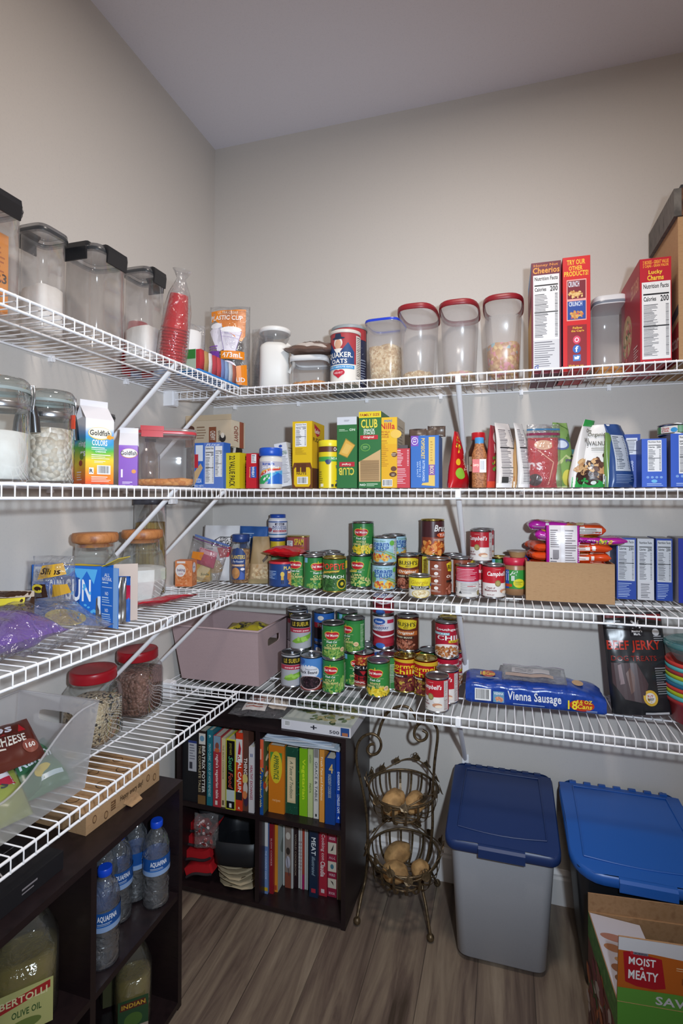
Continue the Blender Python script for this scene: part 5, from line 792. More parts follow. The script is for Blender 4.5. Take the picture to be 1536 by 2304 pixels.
# ------------------------------------------------------------------ ramen in the cardboard tray
a = at(1183, 1350, z=z3); yf = a.y; w = at(1383, 1352, y=yf).x-a.x; d = .155; h = at(1183, 1263, y=yf).z-z3
h2 = at(1183, 1263, y=yf).z-z3
mb = MB(); e = .003
mb.box((0, 0, 0), (w, d, e), KRAFT); mb.box((0, 0, e), (w, e, h), KRAFT); mb.box((0, d-e, e), (w, d, h), KRAFT); mb.box((0, e, e), (e, d-e, h), KRAFT); mb.box((w-e, e, e), (w, d-e, h), KRAFT)
tag(mb.build('cardboard_tray', loc=(a.x, yf, z3)), 'plain brown cardboard tray full of noodle packets', 'tray')
OR = 'd4481a'; MG = 'b01c98'
RO = [('p', [(.1, .1), (.5, .05), (.6, .6), (.2, .7)], 'e0b83a'), ('b', .3, .4, .2, .3, 12, ['c8a838', '7a8a3a', 'b03a20'], .008), ('n', .6, .1, .95, .5, 4, 'f0d8c0')]
SIDE_O = [('t', .25, .2, .8, .8, 'Maruchan Ramen', 'f0e0d0', 'b'), ('r', 0, 0, .2, 1, 'd8a030'), ('r', .84, .1, .98, .9, 'e4dcd8')]
def ramen(label, x, y, z, w, dd, th, rz, c, side, seed, tilt=(0, 0), group='noodle packets in the tray'):
    "a flat block of noodles in film: short ends crimped"
    mb = MB(); m = mat(c, .22); nx, nr = 16, 20; R = []
    def pt(i, j, o=0):
        s = i/nx*2-1; a = 2*PI*j/nr; e = max(.30, (1-abs(s)**12))
        ca, sa = math.cos(a), math.sin(a); k = (abs(ca)**3.2+abs(sa)**3.2)**(-1/3.2)
        Y = dd/2*k*ca*(.82+.18*e); Z = th/2*k*sa*e; X = s*w/2
        nz = noise.noise(Vector((X*30+seed*5, Y*30, Z*40+seed)))*.006*(.4+e)
        r = 1+(nz*e+o)/max(.012, math.hypot(Y, Z)); return Vector((X, Y*r, Z*r+th/2))
    for i in range(nx+1): R.append([pt(i, j) for j in range(nr)])
    mb.rings(R, m)
    def mp(u, v, o):      # the long side facing -y: v goes up
        s = (u/w)*2-1; i = (s+1)/2*nx; j = nr*(.5+(.5-v/th)*.30); return pt(i, j, o)
    mp.soft = 1; art(mb, side, w, th, mp, step=.008, lay=.0002, base=.0008, rough=.22)
    def mt(u, v, o): i = u/w*nx; j = nr*(.5-.10-(v/dd)*.30); return pt(i, j, o)
    mt.soft = 1; art(mb, RO, w, dd, mt, step=.01, lay=.0002, base=.0008, rough=.22)
    o = mb.build('noodle_packet'); o.location = (x, y, z); o.rotation_euler = (tilt[0], tilt[1], rz); tag(o, label, 'packet', None); return o
X0, X1 = a.x, a.x+w; yy = yf+.075; th = .030; SO2 = [('r', .0, .3, .5, .9, 'e4dcd8'), ('n', .05, .35, .45, .85, 3, '8a4a3a'), ('r', .55, .0, .62, 1, 'ece4e0')]
lv = ['lowest', 'second', 'third', 'fourth', 'fifth']
for k in range(5):
    zz = z3+.026+k*.0285+(.002 if k else 0)
    ramen('orange noodle packet in the right hand pile of the tray, %s from the bottom' % lv[k], X1-.068, yy+.004*(k % 2), zz, .125, .115, .029, .05*(k-2), OR, SIDE_O if k in (2, 0) else SO2, 60+k)
    ramen('orange noodle packet in the left hand pile of the tray, %s from the bottom' % lv[k], X0+.060, yy+.014, zz, .112, .095, .029, 1.5+.08*k, OR, SIDE_O if k % 2 else SO2, 70+k)
wr_ = at(1305, 1220, y=yf+.01).x-at(1228, 1220, y=yf+.01).x
pk = pouch('noodle_packet', 'noodle packet standing upright with its white printed back to the front', 'packet', (at(1267, 1220, y=yf).x, yf+.020, z3+h-.055), wr_*1.0, .055+at(1267, 1183, y=yf).z-z3-h, .026, 0, MG, [('r', .10, 0, .92, 1, 'ddd6d8'), ('n', .13, .05, .40, .42, 8, '6a6468'), ('r', .2, .40, .38, .56, '8a8488'), ('r', .44, 0, .54, 1, 'e8e4e8'), ('n', .56, .05, .9, .93, 20, '7a7276'), ('n', .13, .6, .4, .93, 9, '7a7276'), ('r', .11, .02, .25, .24, 'b89a3a'), ('t', .95, .35, 1, .7, 'Ramen', 'f0d8ec', 'bd')], style='pillow', seed=77, wr=.002, rough=.22)
q = at(1270, 1185, y=yf+.05)
zz = z3+.026+5*.0285+.004
SM = [('r', .08, .02, .9, .45, 'ddd6dc'), ('n', .12, .08, .85, .4, 3, '7a7080'), ('r', .40, 0, .48, 1, 'e8e0e8')]
ramen('magenta noodle packet near the top of the left pile, white panel forward', X0+.085, yy-.005, zz, .118, .10, .031, .0, MG, SM, 80, (0, .10))
ramen('topmost magenta noodle packet on the left pile', X0+.068, yy+.01, zz+.031, .120, .10, .032, .03, MG, SM, 81, (0, .05))
ramen('magenta noodle packet lying long across the right pile', X1-.045, yy-.01, zz-.004, .170, .09, .022, -.03, MG, [('t', .1, .2, .5, .8, 'Maruchan', '3a1430', 'bi'), ('p', [(.5, 0), (1, 0), (1, .6), (.6, .7)], 'c8982c'), ('b', .6, .3, .15, .3, 10, ['5a9a3a', 'd8c040'], .006)], 82)
ramen('topmost orange noodle packet on the right pile', X1-.080, yy+.0, zz+.019, .125, .10, .036, .02, OR, [('r', .3, .2, .9, .7, 'ddd6d2'), ('n', .32, .25, .88, .65, 4, '6a6460'), ('r', .42, 0, .52, 1, 'e8e4e0'), ('e', .2, .7, .12, .2, 'a8a82c')], 83)
# pasta dinner boxes
def fb(label, u0, u1, vt, vb, blue, w2=None, **k):
    yy_ = at((u0+u1)/2, vb, z=z3).y; c_ = '1e44a4' if blue else 'd2d2d8'
    fr = [('r', 0, 0, 1, 1, c_)]+facts(.07, .30, .93, .97, 26, bg='d6d8de')
    fr += [('n', .07, .03, .8, .27, 9, 'a8bce4')] if blue else [('n', .2, .03, .8, .27, 9, '6a6a70')]
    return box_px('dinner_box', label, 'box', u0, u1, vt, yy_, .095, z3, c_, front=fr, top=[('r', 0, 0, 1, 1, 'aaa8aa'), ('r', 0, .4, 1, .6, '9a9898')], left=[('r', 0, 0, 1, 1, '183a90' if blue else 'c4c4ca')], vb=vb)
fb('blue dinner box right beside the noodle tray', 1387, 1431, 1210, 1348, True)
fb('white dinner box between the two blue ones', 1434, 1471, 1212, 1350, False)
fb('blue dinner box right of the white one', 1476, 1513, 1212, 1352, True)
box_px('dinner_box', 'dark royal blue box at the right picture edge of the third shelf', 'box', 1524, 1590, 1212, -.12, .10, z3, '1a2c9c', front=[('r', 0, 0, 1, 1, '1c30a4'), ('r', .2, .3, .8, .9, 'c8ccd8')], top=[('r', 0, 0, 1, 1, 'aaa8aa')], left=[('r', 0, 0, 1, 1, 'b0a8a8'), ('r', .3, 0, .7, 1, '8a8488')])
# ------------------------------------------------------------------ third shelf: corner and back left
p = at(530, 1314, z=z3); NUTS = speck('peanuts', ['a87c50', 'b88c5c', 'c49a68', '94683e'], 95, .6, .9, dist=.006)
t = thing('peanut_jar', 'tall clear jar of peanuts with a navy lid', 'jar', (p.x, p.y+.035, z3), face_cam(p.x, p.y, 0))
mb = MB(); mb.loft([(0, .030, .030), (.004, .034, .034), (.045, .036, .036), (.085, .034, .034), (.125, .036, .036), (.14, .030, .030), (.15, .027, .027)], clear('peanut_jar_plastic', (.93, .93, .92), .04, (.8, .8, .8), .6, .08), p=3, caps=(True, False)); mb.build('container', t)
mb = MB(); mb.loft([(.003, .031, .031), (.045, .034, .034), (.085, .032, .032), (.118, .033, .033), (.121, .02, .02)], NUTS, p=3); tag(mb.build('peanuts', loc=(p.x, p.y+.035, z3), rz=face_cam(p.x, p.y, 0)), 'peanuts inside the tall jar with the navy lid', 'peanuts', kind='stuff')
mb = MB(); f_, W_ = cylmap(.0365, .11); art(mb, [('p', [(.18, .05), (.62, .05), (.64, .80), (.54, .95), (.40, 1), (.26, .95), (.16, .80)], '24407a'), ('t', .18, .66, .62, .78, 'PLANTERS', 'e8c858', 'b'), ('t', .24, .54, .58, .62, 'Dry Roasted', 'e4e8f0', 'i'), ('r', .20, .44, .60, .50, 'c89058'), ('t', .24, .45, .56, .49, 'PEANUTS', 'f4ece0', 'b'), ('e', .34, .24, .13, .17, 'b8804a'), ('e', .34, .30, .10, .10, 'c89058'), ('p', [(.44, .05), (.60, .05), (.60, .22), (.50, .30)], '3a5aa8'), ('e', .55, .36, .06, .04, 'e8e4ec')], W_, .118, lambda u, v, o: f_(u, v+.01, o+.001), step=.004, lay=.00012); mb.build('wrap_label', t)
mb = MB(); mb.lathe([(.0295, .146), (.031, .148), (.031, .170), (.028, .173)], mat('1c3a78', .35), 40); mb.build('lid', t)
pouch('flour_bag', 'white flour bag with a curved black banner and a biscuit picture', 'bag', (at(487, 1300, y=-.16).x, -.125, z3), .14, .20, .07, .12, 'dad8da', [('p', [(.25, .70), (.5, .80), (.8, .80), (.95, .72), (.93, .66), (.7, .72), (.5, .72), (.27, .62)], '2a2a2e'), ('p', [(.27, .69), (.5, .785), (.8, .785), (.93, .715), (.92, .67), (.7, .73), (.5, .73), (.28, .635)], 'e4e0e0'), ('t', .30, .62, .86, .72, 'White', '2a2a30', 'bi'), ('t', .50, .74, .72, .79, 'Lily', '2a2a30', 'bi'), ('p', [(.45, .60), (.85, .62), (.78, .44), (.55, .42)], 'c0303c'), ('t', .55, .48, .78, .58, 'SELF', 'f0e0e0', 'b'), ('e', .35, .28, .28, .07, 'd8b888'), ('e', .38, .20, .26, .06, 'ceac78'), ('e', .34, .33, .25, .06, 'e4cca0'), ('n', .1, .5, .4, .6, 3, 'a0a0a8')], seed=90, wr=.006, topn=.004, rough=.6)
pouch('sugar_bag', 'crumpled blue bag behind the peanut jar', 'bag', (at(568, 1250, y=-.06).x, -.055, z3), .13, .195, .07, -.1, '2f5fa4', [('t', .15, .5, .5, .8, 'II', 'c8d4e8', 'b'), ('n', .2, .82, .6, .88, 2, 'b0c4e0')], seed=91, wr=.008, topn=.003, rough=.6)
p = at(578, 1314, z=z3)
pouch('nut_bag', 'kraft paper nut bag with a clear foot right of the peanut jar', 'bag', (p.x, p.y+.03, z3), .092, .165, .055, .5, 'a08660', [('r', 0, .0, 1, .42, 'b89c78'), ('b', .5, .25, .42, .14, 50, ['c8ac84', 'b08c60', 'd4bc94'], .006), ('r', 0, 0, 1, .10, 'a8946c'), ('p', [(.55, .5), (.8, .62), (.85, .55), (.6, .45)], '4a3a2c')], seed=92, wr=.006, topn=.006, rough=.6, neck=.62)
# nut tub with red bag
p = at(623, 1321, z=z3); r = .047
tb = tub('nut_tub', 'wide navy nut tub with a peanut picture, under a red bag', 'tub', p.x, p.y+r, z3, [(0, r-.002), (.002, r), (.078, r)], mat('20407c', .35), [(.078, r+.002), (.084, r+.002), (.085, r-.004)], 'c4303c', [('r', 0, 0, 1, 1, '20407c'), ('t', .52, .76, .98, .92, 'PLANTERS', 'e8c858', 'b'), ('r', .08, .3, .36, .72, '2a5294'), ('n', .1, .33, .34, .7, 8, 'a8c0e0'), ('e', .49, .55, .045, .12, 'd8b850'), ('r', .46, .28, .52, .44, 'c8a040'), ('r', .47, .1, .485, .28, '1a1a1a'), ('r', .505, .1, .52, .28, '1a1a1a'), ('r', .60, .30, .92, .70, 'b8703c'), ('t', .62, .6, .9, .68, 'MIXED NUTS', 'f0e4d0', 'b'), ('b', .76, .25, .15, .2, 30, ['a8703c', 'c08c54', '8a5a30'], .006)], (.004, .076), '20407c', 0, r)
pouch('candy_bag', 'crumpled glossy red bag lying on the navy nut tub', 'bag', (p.x+.002, p.y+r+.05, z3+.110), .130, .11, .036, .1, 'c0101c', [('l', (.1, .2), (.9, .4), .002, 'e8a0a4'), ('n', .3, .5, .8, .7, 3, '8a0c14')], style='pillow', seed=93, wr=.009, rot=(math.radians(84), 0, .15), rough=.18)
# baking powder tins and the pink meat tin, standing on a stack behind
zb = z3+.1118
x = at(622, 1240, y=-.06).x
can('food_can', 'rear green can hidden under the baking powder pair', (x, -.05, z3), .0365, .111, DMG, PLAIN('3a8044'))

AR = [('r', 0, 0, 1, 1, 'dedce4'), ('r', 0, .86, 1, .93, '1c4a94'), ('r', 0, .08, 1, .15, '1c6aa0'), ('r', .34, .68, .66, .82, '2c2a44'), ('t', .38, .70, .62, .80, 'ARGO', 'e8e4f0', 'b'), ('t', .26, .54, .74, .64, 'BAKING', '2c3a7c', 'b'), ('t', .22, .42, .78, .52, 'POWDER', '2c3a7c', 'b'), ('r', .28, .26, .76, .38, 'b02438'), ('t', .32, .29, .72, .35, 'DOUBLE ACTING', 'f0d8dc', 'b'), ('e', .14, .4, .1, .14, 'a04a5c'), ('r', .82, .1, 1, .9, 'd0ccc8'), ('n', .83, .12, .98, .88, 12, '4a4a58')]
zl = zb
tub('baking_powder', 'yellow banded baking powder canister under the other one', 'canister', x, -.05, zl, [(0, .028), (.030, .028)], mat('d8b82c', .4), [(.030, .027), (.031, .029), (.042, .029), (.043, .026)], '1c3a94')
zl += .0445
hh = at(622, 1157, y=-.06).z-zl
tub('baking_powder', 'white and blue baking powder canister on top of the yellow banded one', 'canister', x, -.05, zl, [(0, .033), (.003, .0345), (hh*.78, .0345), (hh*.84, .030)], mat('e2e0e4', .4), [(hh*.84, .028), (hh*.85, .029), (hh-.001, .029), (hh, .026)], '1c46a0', AR, (hh*.06, hh*.75), 'dedce4', 12, .0345)
q = at(640, 1245, y=-.09); zs = z3+.1118; w_ = at(686, 1245, y=-.09).x-q.x; mb = MB(); mb.loft([(0, w_/2, .028), (.048, w_/2, .028)], mat('a04c4c', .35), p=3.4, n=44); mb.loft([(.048, w_/2+.001, .029), (.051, w_/2+.002, .030), (.053, w_/2, .028), (.0525, w_/2-.004, .024)], GOLDL, p=3.4, n=44)
art(mb, [('r', .04, .1, .36, .75, 'd8d8dc'), ('n', .07, .14, .33, .7, 5, '3a3a44'), ('t', .45, .40, .98, .92, 'SPAM', 'e8d03c', 'b'), ('p', [(.4, .0), (1, .0), (1, .34), (.6, .2)], 'b8703c')], w_*.86, .046, face((-w_*.43, -.0285, .001), (1, 0, 0), (0, 0, 1), (0, -1, 0)))
can('food_can', 'rear green can carrying the pink oblong tin', (q.x+w_/2+.006, -.058, z3), .0365, .111, DMG, PLAIN('3a8044'))
tag(mb.build('meat_tin', loc=(q.x+w_/2, -.058, zs)), 'pink oblong meat tin with a gold lid and yellow lettering', 'tin')
# ------------------------------------------------------------------ third shelf, left wall
p = at(350, 1335, z=z3)
t = canister('pasta_canister', 'tall square clear canister of spaghetti in the corner of the third shelf', 'canister', (.056, -.447, z3), .078, .078, .290, 0, m=GLASS, lidm=mat('44444c', .4), lidh=.010, rim=None, fill=(PASTA, .225, 'spaghetti in the tall clear canister', 'spaghetti', 0))
OCT = GLASS; WOOD = speck('acacia_lid', ['a8683a', 'bc7c48', '8a5030'], 30, .45, .15, 'NOISE', (1, 6, 1), .001)
def octjar(label, x, y, fill, fl, r=.067, h=.162):
    t = thing('glass_jar', label, 'jar', (x, y, z3), .39); mb = MB()
    R = lambda rr, z: [Vector((rr*math.cos(2*PI*j/8), rr*math.sin(2*PI*j/8), z)) for j in range(8)]
    mb.rings([R(r*.60, 0), R(r*.74, .006), R(r, h*.42), R(r, h*.62), R(r*.80, h*.93)], OCT, False, (True, False))
    mb.lathe([(r*.76, h*.90), (r*.70, h*.96), (r*.68, h*1.12), (r*.72, h*1.14)], OCT, 32, caps=(False, False)); mb.build('container', t)
    mb = MB(); mb.lathe([(r*.66, h*1.08), (r*.66, h*1.145), (r*.80, h*1.15), (r*.84, h*1.19), (r*.84, h*1.26), (r*.80, h*1.30), (r*.3, h*1.31)], WOOD, 40); mb.build('lid', t)
    mb = MB(); g = .003; mb.rings([R(r*.60-g, .004), R(r*.74-g, .009), R(r-g, h*.42), R(r-g, h*.56), R(r-g, h*.62), R((r-g)*.5, h*.66)], FLOUR, False); tag(mb.build('flour', loc=(x, y, z3), rz=.39), fl, 'flour', kind='stuff')
octjar('faceted glass jar with a wooden lid, left of the pair', .085, -.703, None, 'white flour in the left faceted glass jar')
octjar('faceted glass jar with a wooden lid, right of the pair, beside the spaghetti', .118, -.560, None, 'white flour in the right faceted glass jar')
# drink pouch box
CS = 1; p0 = at(272, 1416, z=z3); rzc = math.atan2(.07, .245)
w = .265; h = at(258, 1275, x=p0.x).z-z3
BL = '1f6fd0'
p0 = Vector((.205, -.812, z3)); RB = .09; t = thing('drink_box', 'open blue box of drink pouches with large white lettering', 'box', (p0.x, p0.y, z3), RB)
mb = MB(); W = .190; H = .140; D = .045; cd = mat(BL, .4)
mb.box((-W, 0, 0), (-W+.002, D, H), cd); mb.box((-W+.002, 0, 0), (0, .002, H), cd); mb.box((-W+.002, D-.002, 0), (0, D, H), cd); mb.box((-W+.002, .002, 0), (0, D-.002, .002), cd); mb.box((-W+.002, .002, H-.002), (-.0, D-.002, H), cd)
art(mb, [('r', 0, 0, 1, 1, BL), ('p', [(.4, .97), (.5, .8), (.62, .93), (.7, .72), (.8, .92), (.9, .7), (.95, .95)], '5ab4ec'), ('r', .03, .72, .17, .97, 'dce4f0'), ('t', .05, .86, .13, .93, 'ALL', '1c4a94', 'b'), ('t', .05, .77, .16, .84, 'NATURAL', '1c4a94', 'b'), ('p', [(.38, .86), (.70, .80), (.70, .3), (.38, .35)], '244a94'), ('t', .26, .42, .47, .76, 'CAPRI', 'f2f4fa', 'b'), ('t', .50, .40, .86, .78, 'SUN', 'f2f4fa', 'b'), ('n', .5, .32, .75, .36, 1, 'c8dcf4'), ('e', .5, .12, .3, .14, 'e0c82c'), ('e', .52, .1, .22, .1, 'c8a420'), ('b', .75, .4, .2, .3, 14, ['5ab4ec'], .005), ('r', .96, .2, 1, .5, 'e0e8f4')], W, H, face((-W, 0, 0), (1, 0, 0), (0, 0, 1), (0, -1, 0)))
art(mb, [('p', [(.3, .2), (.9, .1), (1, .6), (.5, .9)], 'd8c02c')], W, D, face((-W, 0, H), (1, 0, 0), (0, 1, 0), (0, 0, 1))); mb.build('carton_body', t)
def flap(o, ux, uz, w_, h_, c, els, tt=t, n=None):
    mb = MB(); ux, uz, o = Vector(ux), Vector(uz), Vector(o); nn = ux.cross(uz).normalized(); e = nn*.0012
    P = [o, o+ux*w_, o+ux*w_+uz*h_, o+uz*h_]; mb.add(P+[q-e for q in P], [(0, 1, 2, 3), (7, 6, 5, 4), (0, 4, 5, 1), (1, 5, 6, 2), (2, 6, 7, 3), (3, 7, 4, 0)], c if not isinstance(c, str) else mat(c))
    if els: art(mb, els, w_, h_, lambda u, v, q: o+ux*u+uz*v+nn*q)
    return mb.build('box_flap', tt)
a_ = -.28; flap((0, 0, 0), (math.cos(a_), math.sin(a_), 0), (0, 0, 1), .060, H, BL, [('r', .72, 0, 1, 1, '8ab4e8'), ('t', .2, .84, .52, .90, 'ALL', 'eef4fc', 'b'), ('t', .08, .77, .64, .83, 'NATURAL', 'eef4fc', 'b'), ('n', .08, .72, .64, .76, 1, 'c8e0f8'), ('r', .08, .66, .66, .67, 'dfeafa'), ('t', .26, .53, .44, .59, 'NO', 'eef4fc', 'b'), ('n', .08, .40, .62, .51, 3, 'c8e0f8'), ('r', .08, .36, .66, .37, 'dfeafa'), ('t', .26, .25, .44, .31, 'NO', 'eef4fc', 'b'), ('n', .08, .06, .62, .23, 5, 'c8e0f8')])
flap((0, D, 0), (math.cos(.5), math.sin(.5), 0), (0, 0, 1), .055, H, 'c8b4a8', []); flap((0, 0, H), (.9, 0, .42), (0, 1, 0), .05, D, 'd8c02c', [])
for i in range(3):
    pouch('drink_pouch', ['silver drink pouch leaning out of the open blue box', 'second silver drink pouch in the mouth of the blue box', 'red and blue printed drink pouch in the blue box'][i], 'pouch', (0, 0, 0), .060, .110, .018, 0, m=mat('b4b0ae', .22, .9) if i < 2 else mat('2a5aa8', .3), els=[] if i < 2 else [('r', 0, .5, 1, .8, 'b02040'), ('b', .5, .3, .3, .2, 12, ['d04040', '58b858', 'e0e0e0'], .006)], seed=94+i, wr=.005)
    o = bpy.data.objects['drink_pouch' + ('' if i == 0 else '.00%d' % i)]; o.matrix_world = Matrix.Translation((p0.x, p0.y, z3)) @ Matrix.Rotation(RB, 4, 'Z') @ Matrix.Translation((.012+.004*i, .012+.012*i, .003)) @ Matrix.Rotation(.35-.1*i, 4, 'Z')
# seasoning packet, baking soda and zip bag
p = at(375, 1362, z=z3)
pouch('seasoning_packet', 'glossy red packet lying flat on the left third shelf', 'packet', (.175, -.600, z3+.013), .19, .09, .018, 0, 'b0182c', [('t', .1, .2, .9, .6, 'VAN CAMP BEANY', 'b8702c', 'b'), ('n', .1, .7, .9, .95, 4, 'd8707c'), ('r', .94, 0, 1, 1, 'd87888')], style='pillow', seed=98, wr=.004, rot=(math.radians(78), 0, PI/2-.35), rough=.2)
p = at(405, 1326, z=z3)
mb = MB(); carton(mb, .058, .045, .088, 'dd8550', front=[('r', 0, 0, 1, 1, 'de8754'), ('b', .5, .45, .46, .4, 60, ['e8a070', 'd47840'], .005), ('e', .32, .62, .30, .24, 'eee4e0'), ('t', .12, .56, .58, .70, 'baking', '6a4a6a', 'b'), ('t', .2, .46, .46, .54, 'soda', 'c87a90', ''), ('t', .05, .02, .7, .09, 'Baking Soda', 'd05a2c', 'b'), ('r', .1, .90, .6, .98, 'e8e0dc')], right=[('r', 0, 0, 1, 1, 'dc8450'), ('e', .4, .72, .34, .2, 'e8e4ec'), ('t', .2, .68, .6, .78, 'baking', '2a4a94', ''), ('b', .5, .3, .45, .25, 30, ['e8a070', 'd47840'], .005)], top=[('r', 0, 0, 1, 1, 'd47c48')])
tag(mb.build('baking_soda_box', loc=(at(388, 1322, z=z3).x-.004, at(388, 1322, z=z3).y+.02, z3), rz=.25), 'orange baking soda box with a white disc beside the spaghetti', 'box')
mb = MB(); carton(mb, .05, .03, .075, 'c8b84a', front=[('r', 0, 0, 1, 1, 'd8a83c'), ('p', [(0, .5), (.6, 1), (1, 1), (1, .6), (.4, 0), (0, 0)], 'e0c890'), ('t', .3, .3, .9, .42, 'Soda', '3a5a3a', 'bi')])
tag(mb.build('baking_soda_box', loc=(at(430, 1312, z=z3).x, at(430, 1312, z=z3).y+.03, z3), rz=.35), 'yellow soda box inside the zip bag on the third shelf', 'box')
pouch('zip_bag', 'clear zip bag with a purple zip holding baking sachets, leaning sideways', 'bag', (at(455, 1310, z=z3).x, -.205, z3), .135, .148, .045, .12, m=BAGC, els=[('r', 0, .90, 1, .92, '6a3a78'), ('r', 0, .95, 1, 1, '5a6fa4'), ('p', [(.1, .60), (.42, .66), (.40, .46), (.12, .44)], 'd8842c')], seed=99, wr=.005)
o = bpy.data.objects['zip_bag.001']; o.rotation_euler = (0, .28, .12); o.location.z += .012
pouch('candy_packet', 'pink and red sachet inside the leaning zip bag', 'packet', (at(462, 1270, y=-.20).x, -.205, z3+.06), .07, .06, .015, .12, 'b84a64', [('r', 0, .7, 1, 1, 'd8a0a8')], style='pillow', seed=100, rot=(0, .28, .12))
# bags at the left edge
pouch('purple_bag', 'shiny purple snack bag inside a large clear bag, lying at the left', 'bag', (.075, -1.035, z3+.045), .22, .165, .075, 0, '5a2a94', [('p', [(.45, .0), (.95, .1), (.9, .45), (.5, .3)], 'c8c8cc'), ('n', .5, .05, .9, .4, 10, '4a4a54')], style='pillow', seed=101, wr=.010, rot=(math.radians(95), 0, PI/2-.15), rough=.15)
pouch('zip_bag', 'large clear zip bag spread over the front of the left third shelf', 'bag', (.040, -.985, z3+.052), .30, .235, .10, 0, m=BAGC, els=[], style='pillow', seed=102, wr=.014, rot=(math.radians(97), 0, PI/2-.12), nu=30, nv=30)
pouch('candy_bag', 'crumpled gold and clear candy bag, upper, against the blue drink box', 'bag', (.165, -.905, z3+.075), .09, .10, .05, .3, m=BAGC, els=[('p', [(.2, .5), (.9, .62), (.8, .86), (.3, .8)], 'd0a02c'), ('t', .3, .62, .8, .76, 'Slims', '2a1c14', 'bi'), ('p', [(.0, .05), (.4, .1), (.4, .4), (.1, .4)], '3a2418'), ('e', .2, .3, .14, .1, 'd0b838'), ('e', .2, .3, .08, .05, '3a2418'), ('p', [(.5, .1), (.95, .2), (.9, .4), (.6, .4)], 'c89a34')], style='pillow', seed=103, wr=.012, rough=.2, topn=.004)
pouch('candy_bag', 'dark brown and gold candy bag at the left picture edge of the third shelf', 'bag', (.115, -.99, z3+.050), .14, .06, .04, .3, '3a2416', [('p', [(.1, .5), (.9, .6), (.9, .8), (.1, .75)], 'd8c83c'), ('r', .0, .8, 1, 1, 'b8a898'), ('n', .3, .82, .7, .98, 4, '5a4a44')], style='pillow', seed=104, wr=.010, rough=.2)
# ================================================================== lowest shelf
def hole_wall(mb, A, B, C_, D_, m, t, u0, u1, v0, v1):
    "thick wall A-B-C-D (A, B foot; C, D top) with a rounded slot"
    A, B, C_, D_ = map(Vector, (A, B, C_, D_)); n = (B-A).cross(D_-A).normalized()*t
    P = lambda u, v: (A*(1-u)+B*u)*(1-v)+(D_*(1-u)+C_*u)*v
    N_ = 24; uc, vc, ru, rv = (u0+u1)/2, (v0+v1)/2, (u1-u0)/2, (v1-v0)/2; H_ = []; O_ = []
    for j in range(N_):
        a = 2*PI*(j+.5)/N_; ca, sa = math.cos(a), math.sin(a); k = (abs(ca)**5+abs(sa)**5)**(-.2); H_.append(P(uc+ru*k*ca, vc+rv*k*sa))
        q = min((1-uc)/ca if ca > 0 else -uc/ca if ca < 0 else 9, (1-vc)/sa if sa > 0 else -vc/sa if sa < 0 else 9); O_.append(P(uc+q*ca, vc+q*sa))
    cs = [P(0, 0), P(1, 0), P(1, 1), P(0, 1)]
    # snap the outline to the corners
    for c in cs: j = min(range(N_), key=lambda i: (O_[i]-c).length); O_[j] = c
    mb.add(H_+O_+[p+n for p in H_]+[p+n for p in O_], [(j, (j+1) % N_, N_+(j+1) % N_, N_+j) for j in range(N_)]+[(2*N_+j, 3*N_+j, 3*N_+(j+1) % N_, 2*N_+(j+1) % N_) for j in range(N_)]+[(j, 2*N_+j, 2*N_+(j+1) % N_, (j+1) % N_) for j in range(N_)]+[(N_+j, N_+(j+1) % N_, 3*N_+(j+1) % N_, 3*N_+j) for j in range(N_)], m)
def slab(mb, A, B, C_, D_, m, t):
    A, B, C_, D_ = map(Vector, (A, B, C_, D_)); n = (B-A).cross(D_-A).normalized()*t
    mb.add([A, B, C_, D_, A+n, B+n, C_+n, D_+n], [(3, 2, 1, 0), (4, 5, 6, 7), (0, 1, 5, 4), (1, 2, 6, 5), (2, 3, 7, 6), (3, 0, 4, 7)], m)
MAUVE = speck('mauve_canvas', ['a78e8f', 'b0989a', '9f8687'], 700, .85, .25, 'NOISE', dist=.0006)
t = thing('storage_bin', 'mauve canvas storage bin in the corner of the lowest shelf', 'bin', (.19, -.15, z4), 0)
H = .184
F = dict(a=(-.148, -.108, 0), b=(.148, -.108, 0), c=(.148, .108, 0), d=(-.148, .108, 0)); G = dict(a=(-.176, -.128, H), b=(.150, -.122, H), c=(.150, .125, H), d=(-.176, .125, H))
mb = MB(); slab(mb, F['b'], F['a'], G['a'], G['b'], MAUVE, .003); slab(mb, F['d'], F['c'], G['c'], G['d'], MAUVE, .003); slab(mb, F['a'], F['d'], G['d'], G['a'], MAUVE, .003)
hole_wall(mb, F['c'], F['b'], G['b'], G['c'], MAUVE, .003, .30, .70, .62, .78); mb.box((-.148, -.108, 0), (.148, .108, .003), MAUVE); mb.build('bin_body', t)
mb = MB(); c4 = [Vector(G[k])+Vector((0, 0, .001)) for k in 'abcd']; mb.tube(c4, .004, MAUVE, 6, closed=True); mb.build('rim', t)
pouch('snack_bag', 'crumpled yellow and black bag lying inside the mauve bin', 'bag', (.22, -.14, z4+.125), .17, .12, .04, 0, 'a8982a', [('b', .5, .5, .4, .3, 20, ['2a2a20', 'd8c838'], .012)], style='pillow', seed=120, wr=.01, rot=(math.radians(-80), 0, .2))
mb = MB(); mb.box((0, 0, 0), (.20, .16, .105), mat('7a6a5c', .8)); tag(mb.build('food_box', loc=(.12, -.225, z4+.004)), 'plain box under the yellow bag inside the mauve bin', 'box')
SP = dict(lid=STEELD)
c = cpx('lesu', 657, 1547, z4, 'steel coloured pea can, lower left of the bottom shelf group', 4, ribs=True, pull=True)
c = cpx('blkb', 701, 1557, z4, 'blue black bean can with a ring pull at the front', 2, pull=True, lid=STEEL)
g = cpx('gb', 750, 1562, z4, 'green bean can at the foot of the front stack, lowest shelf', -6)
cpx('gb2', 0, 0, 0, 'green bean can on top of the front stack, lowest shelf', 4, on=g, dx=-.002)
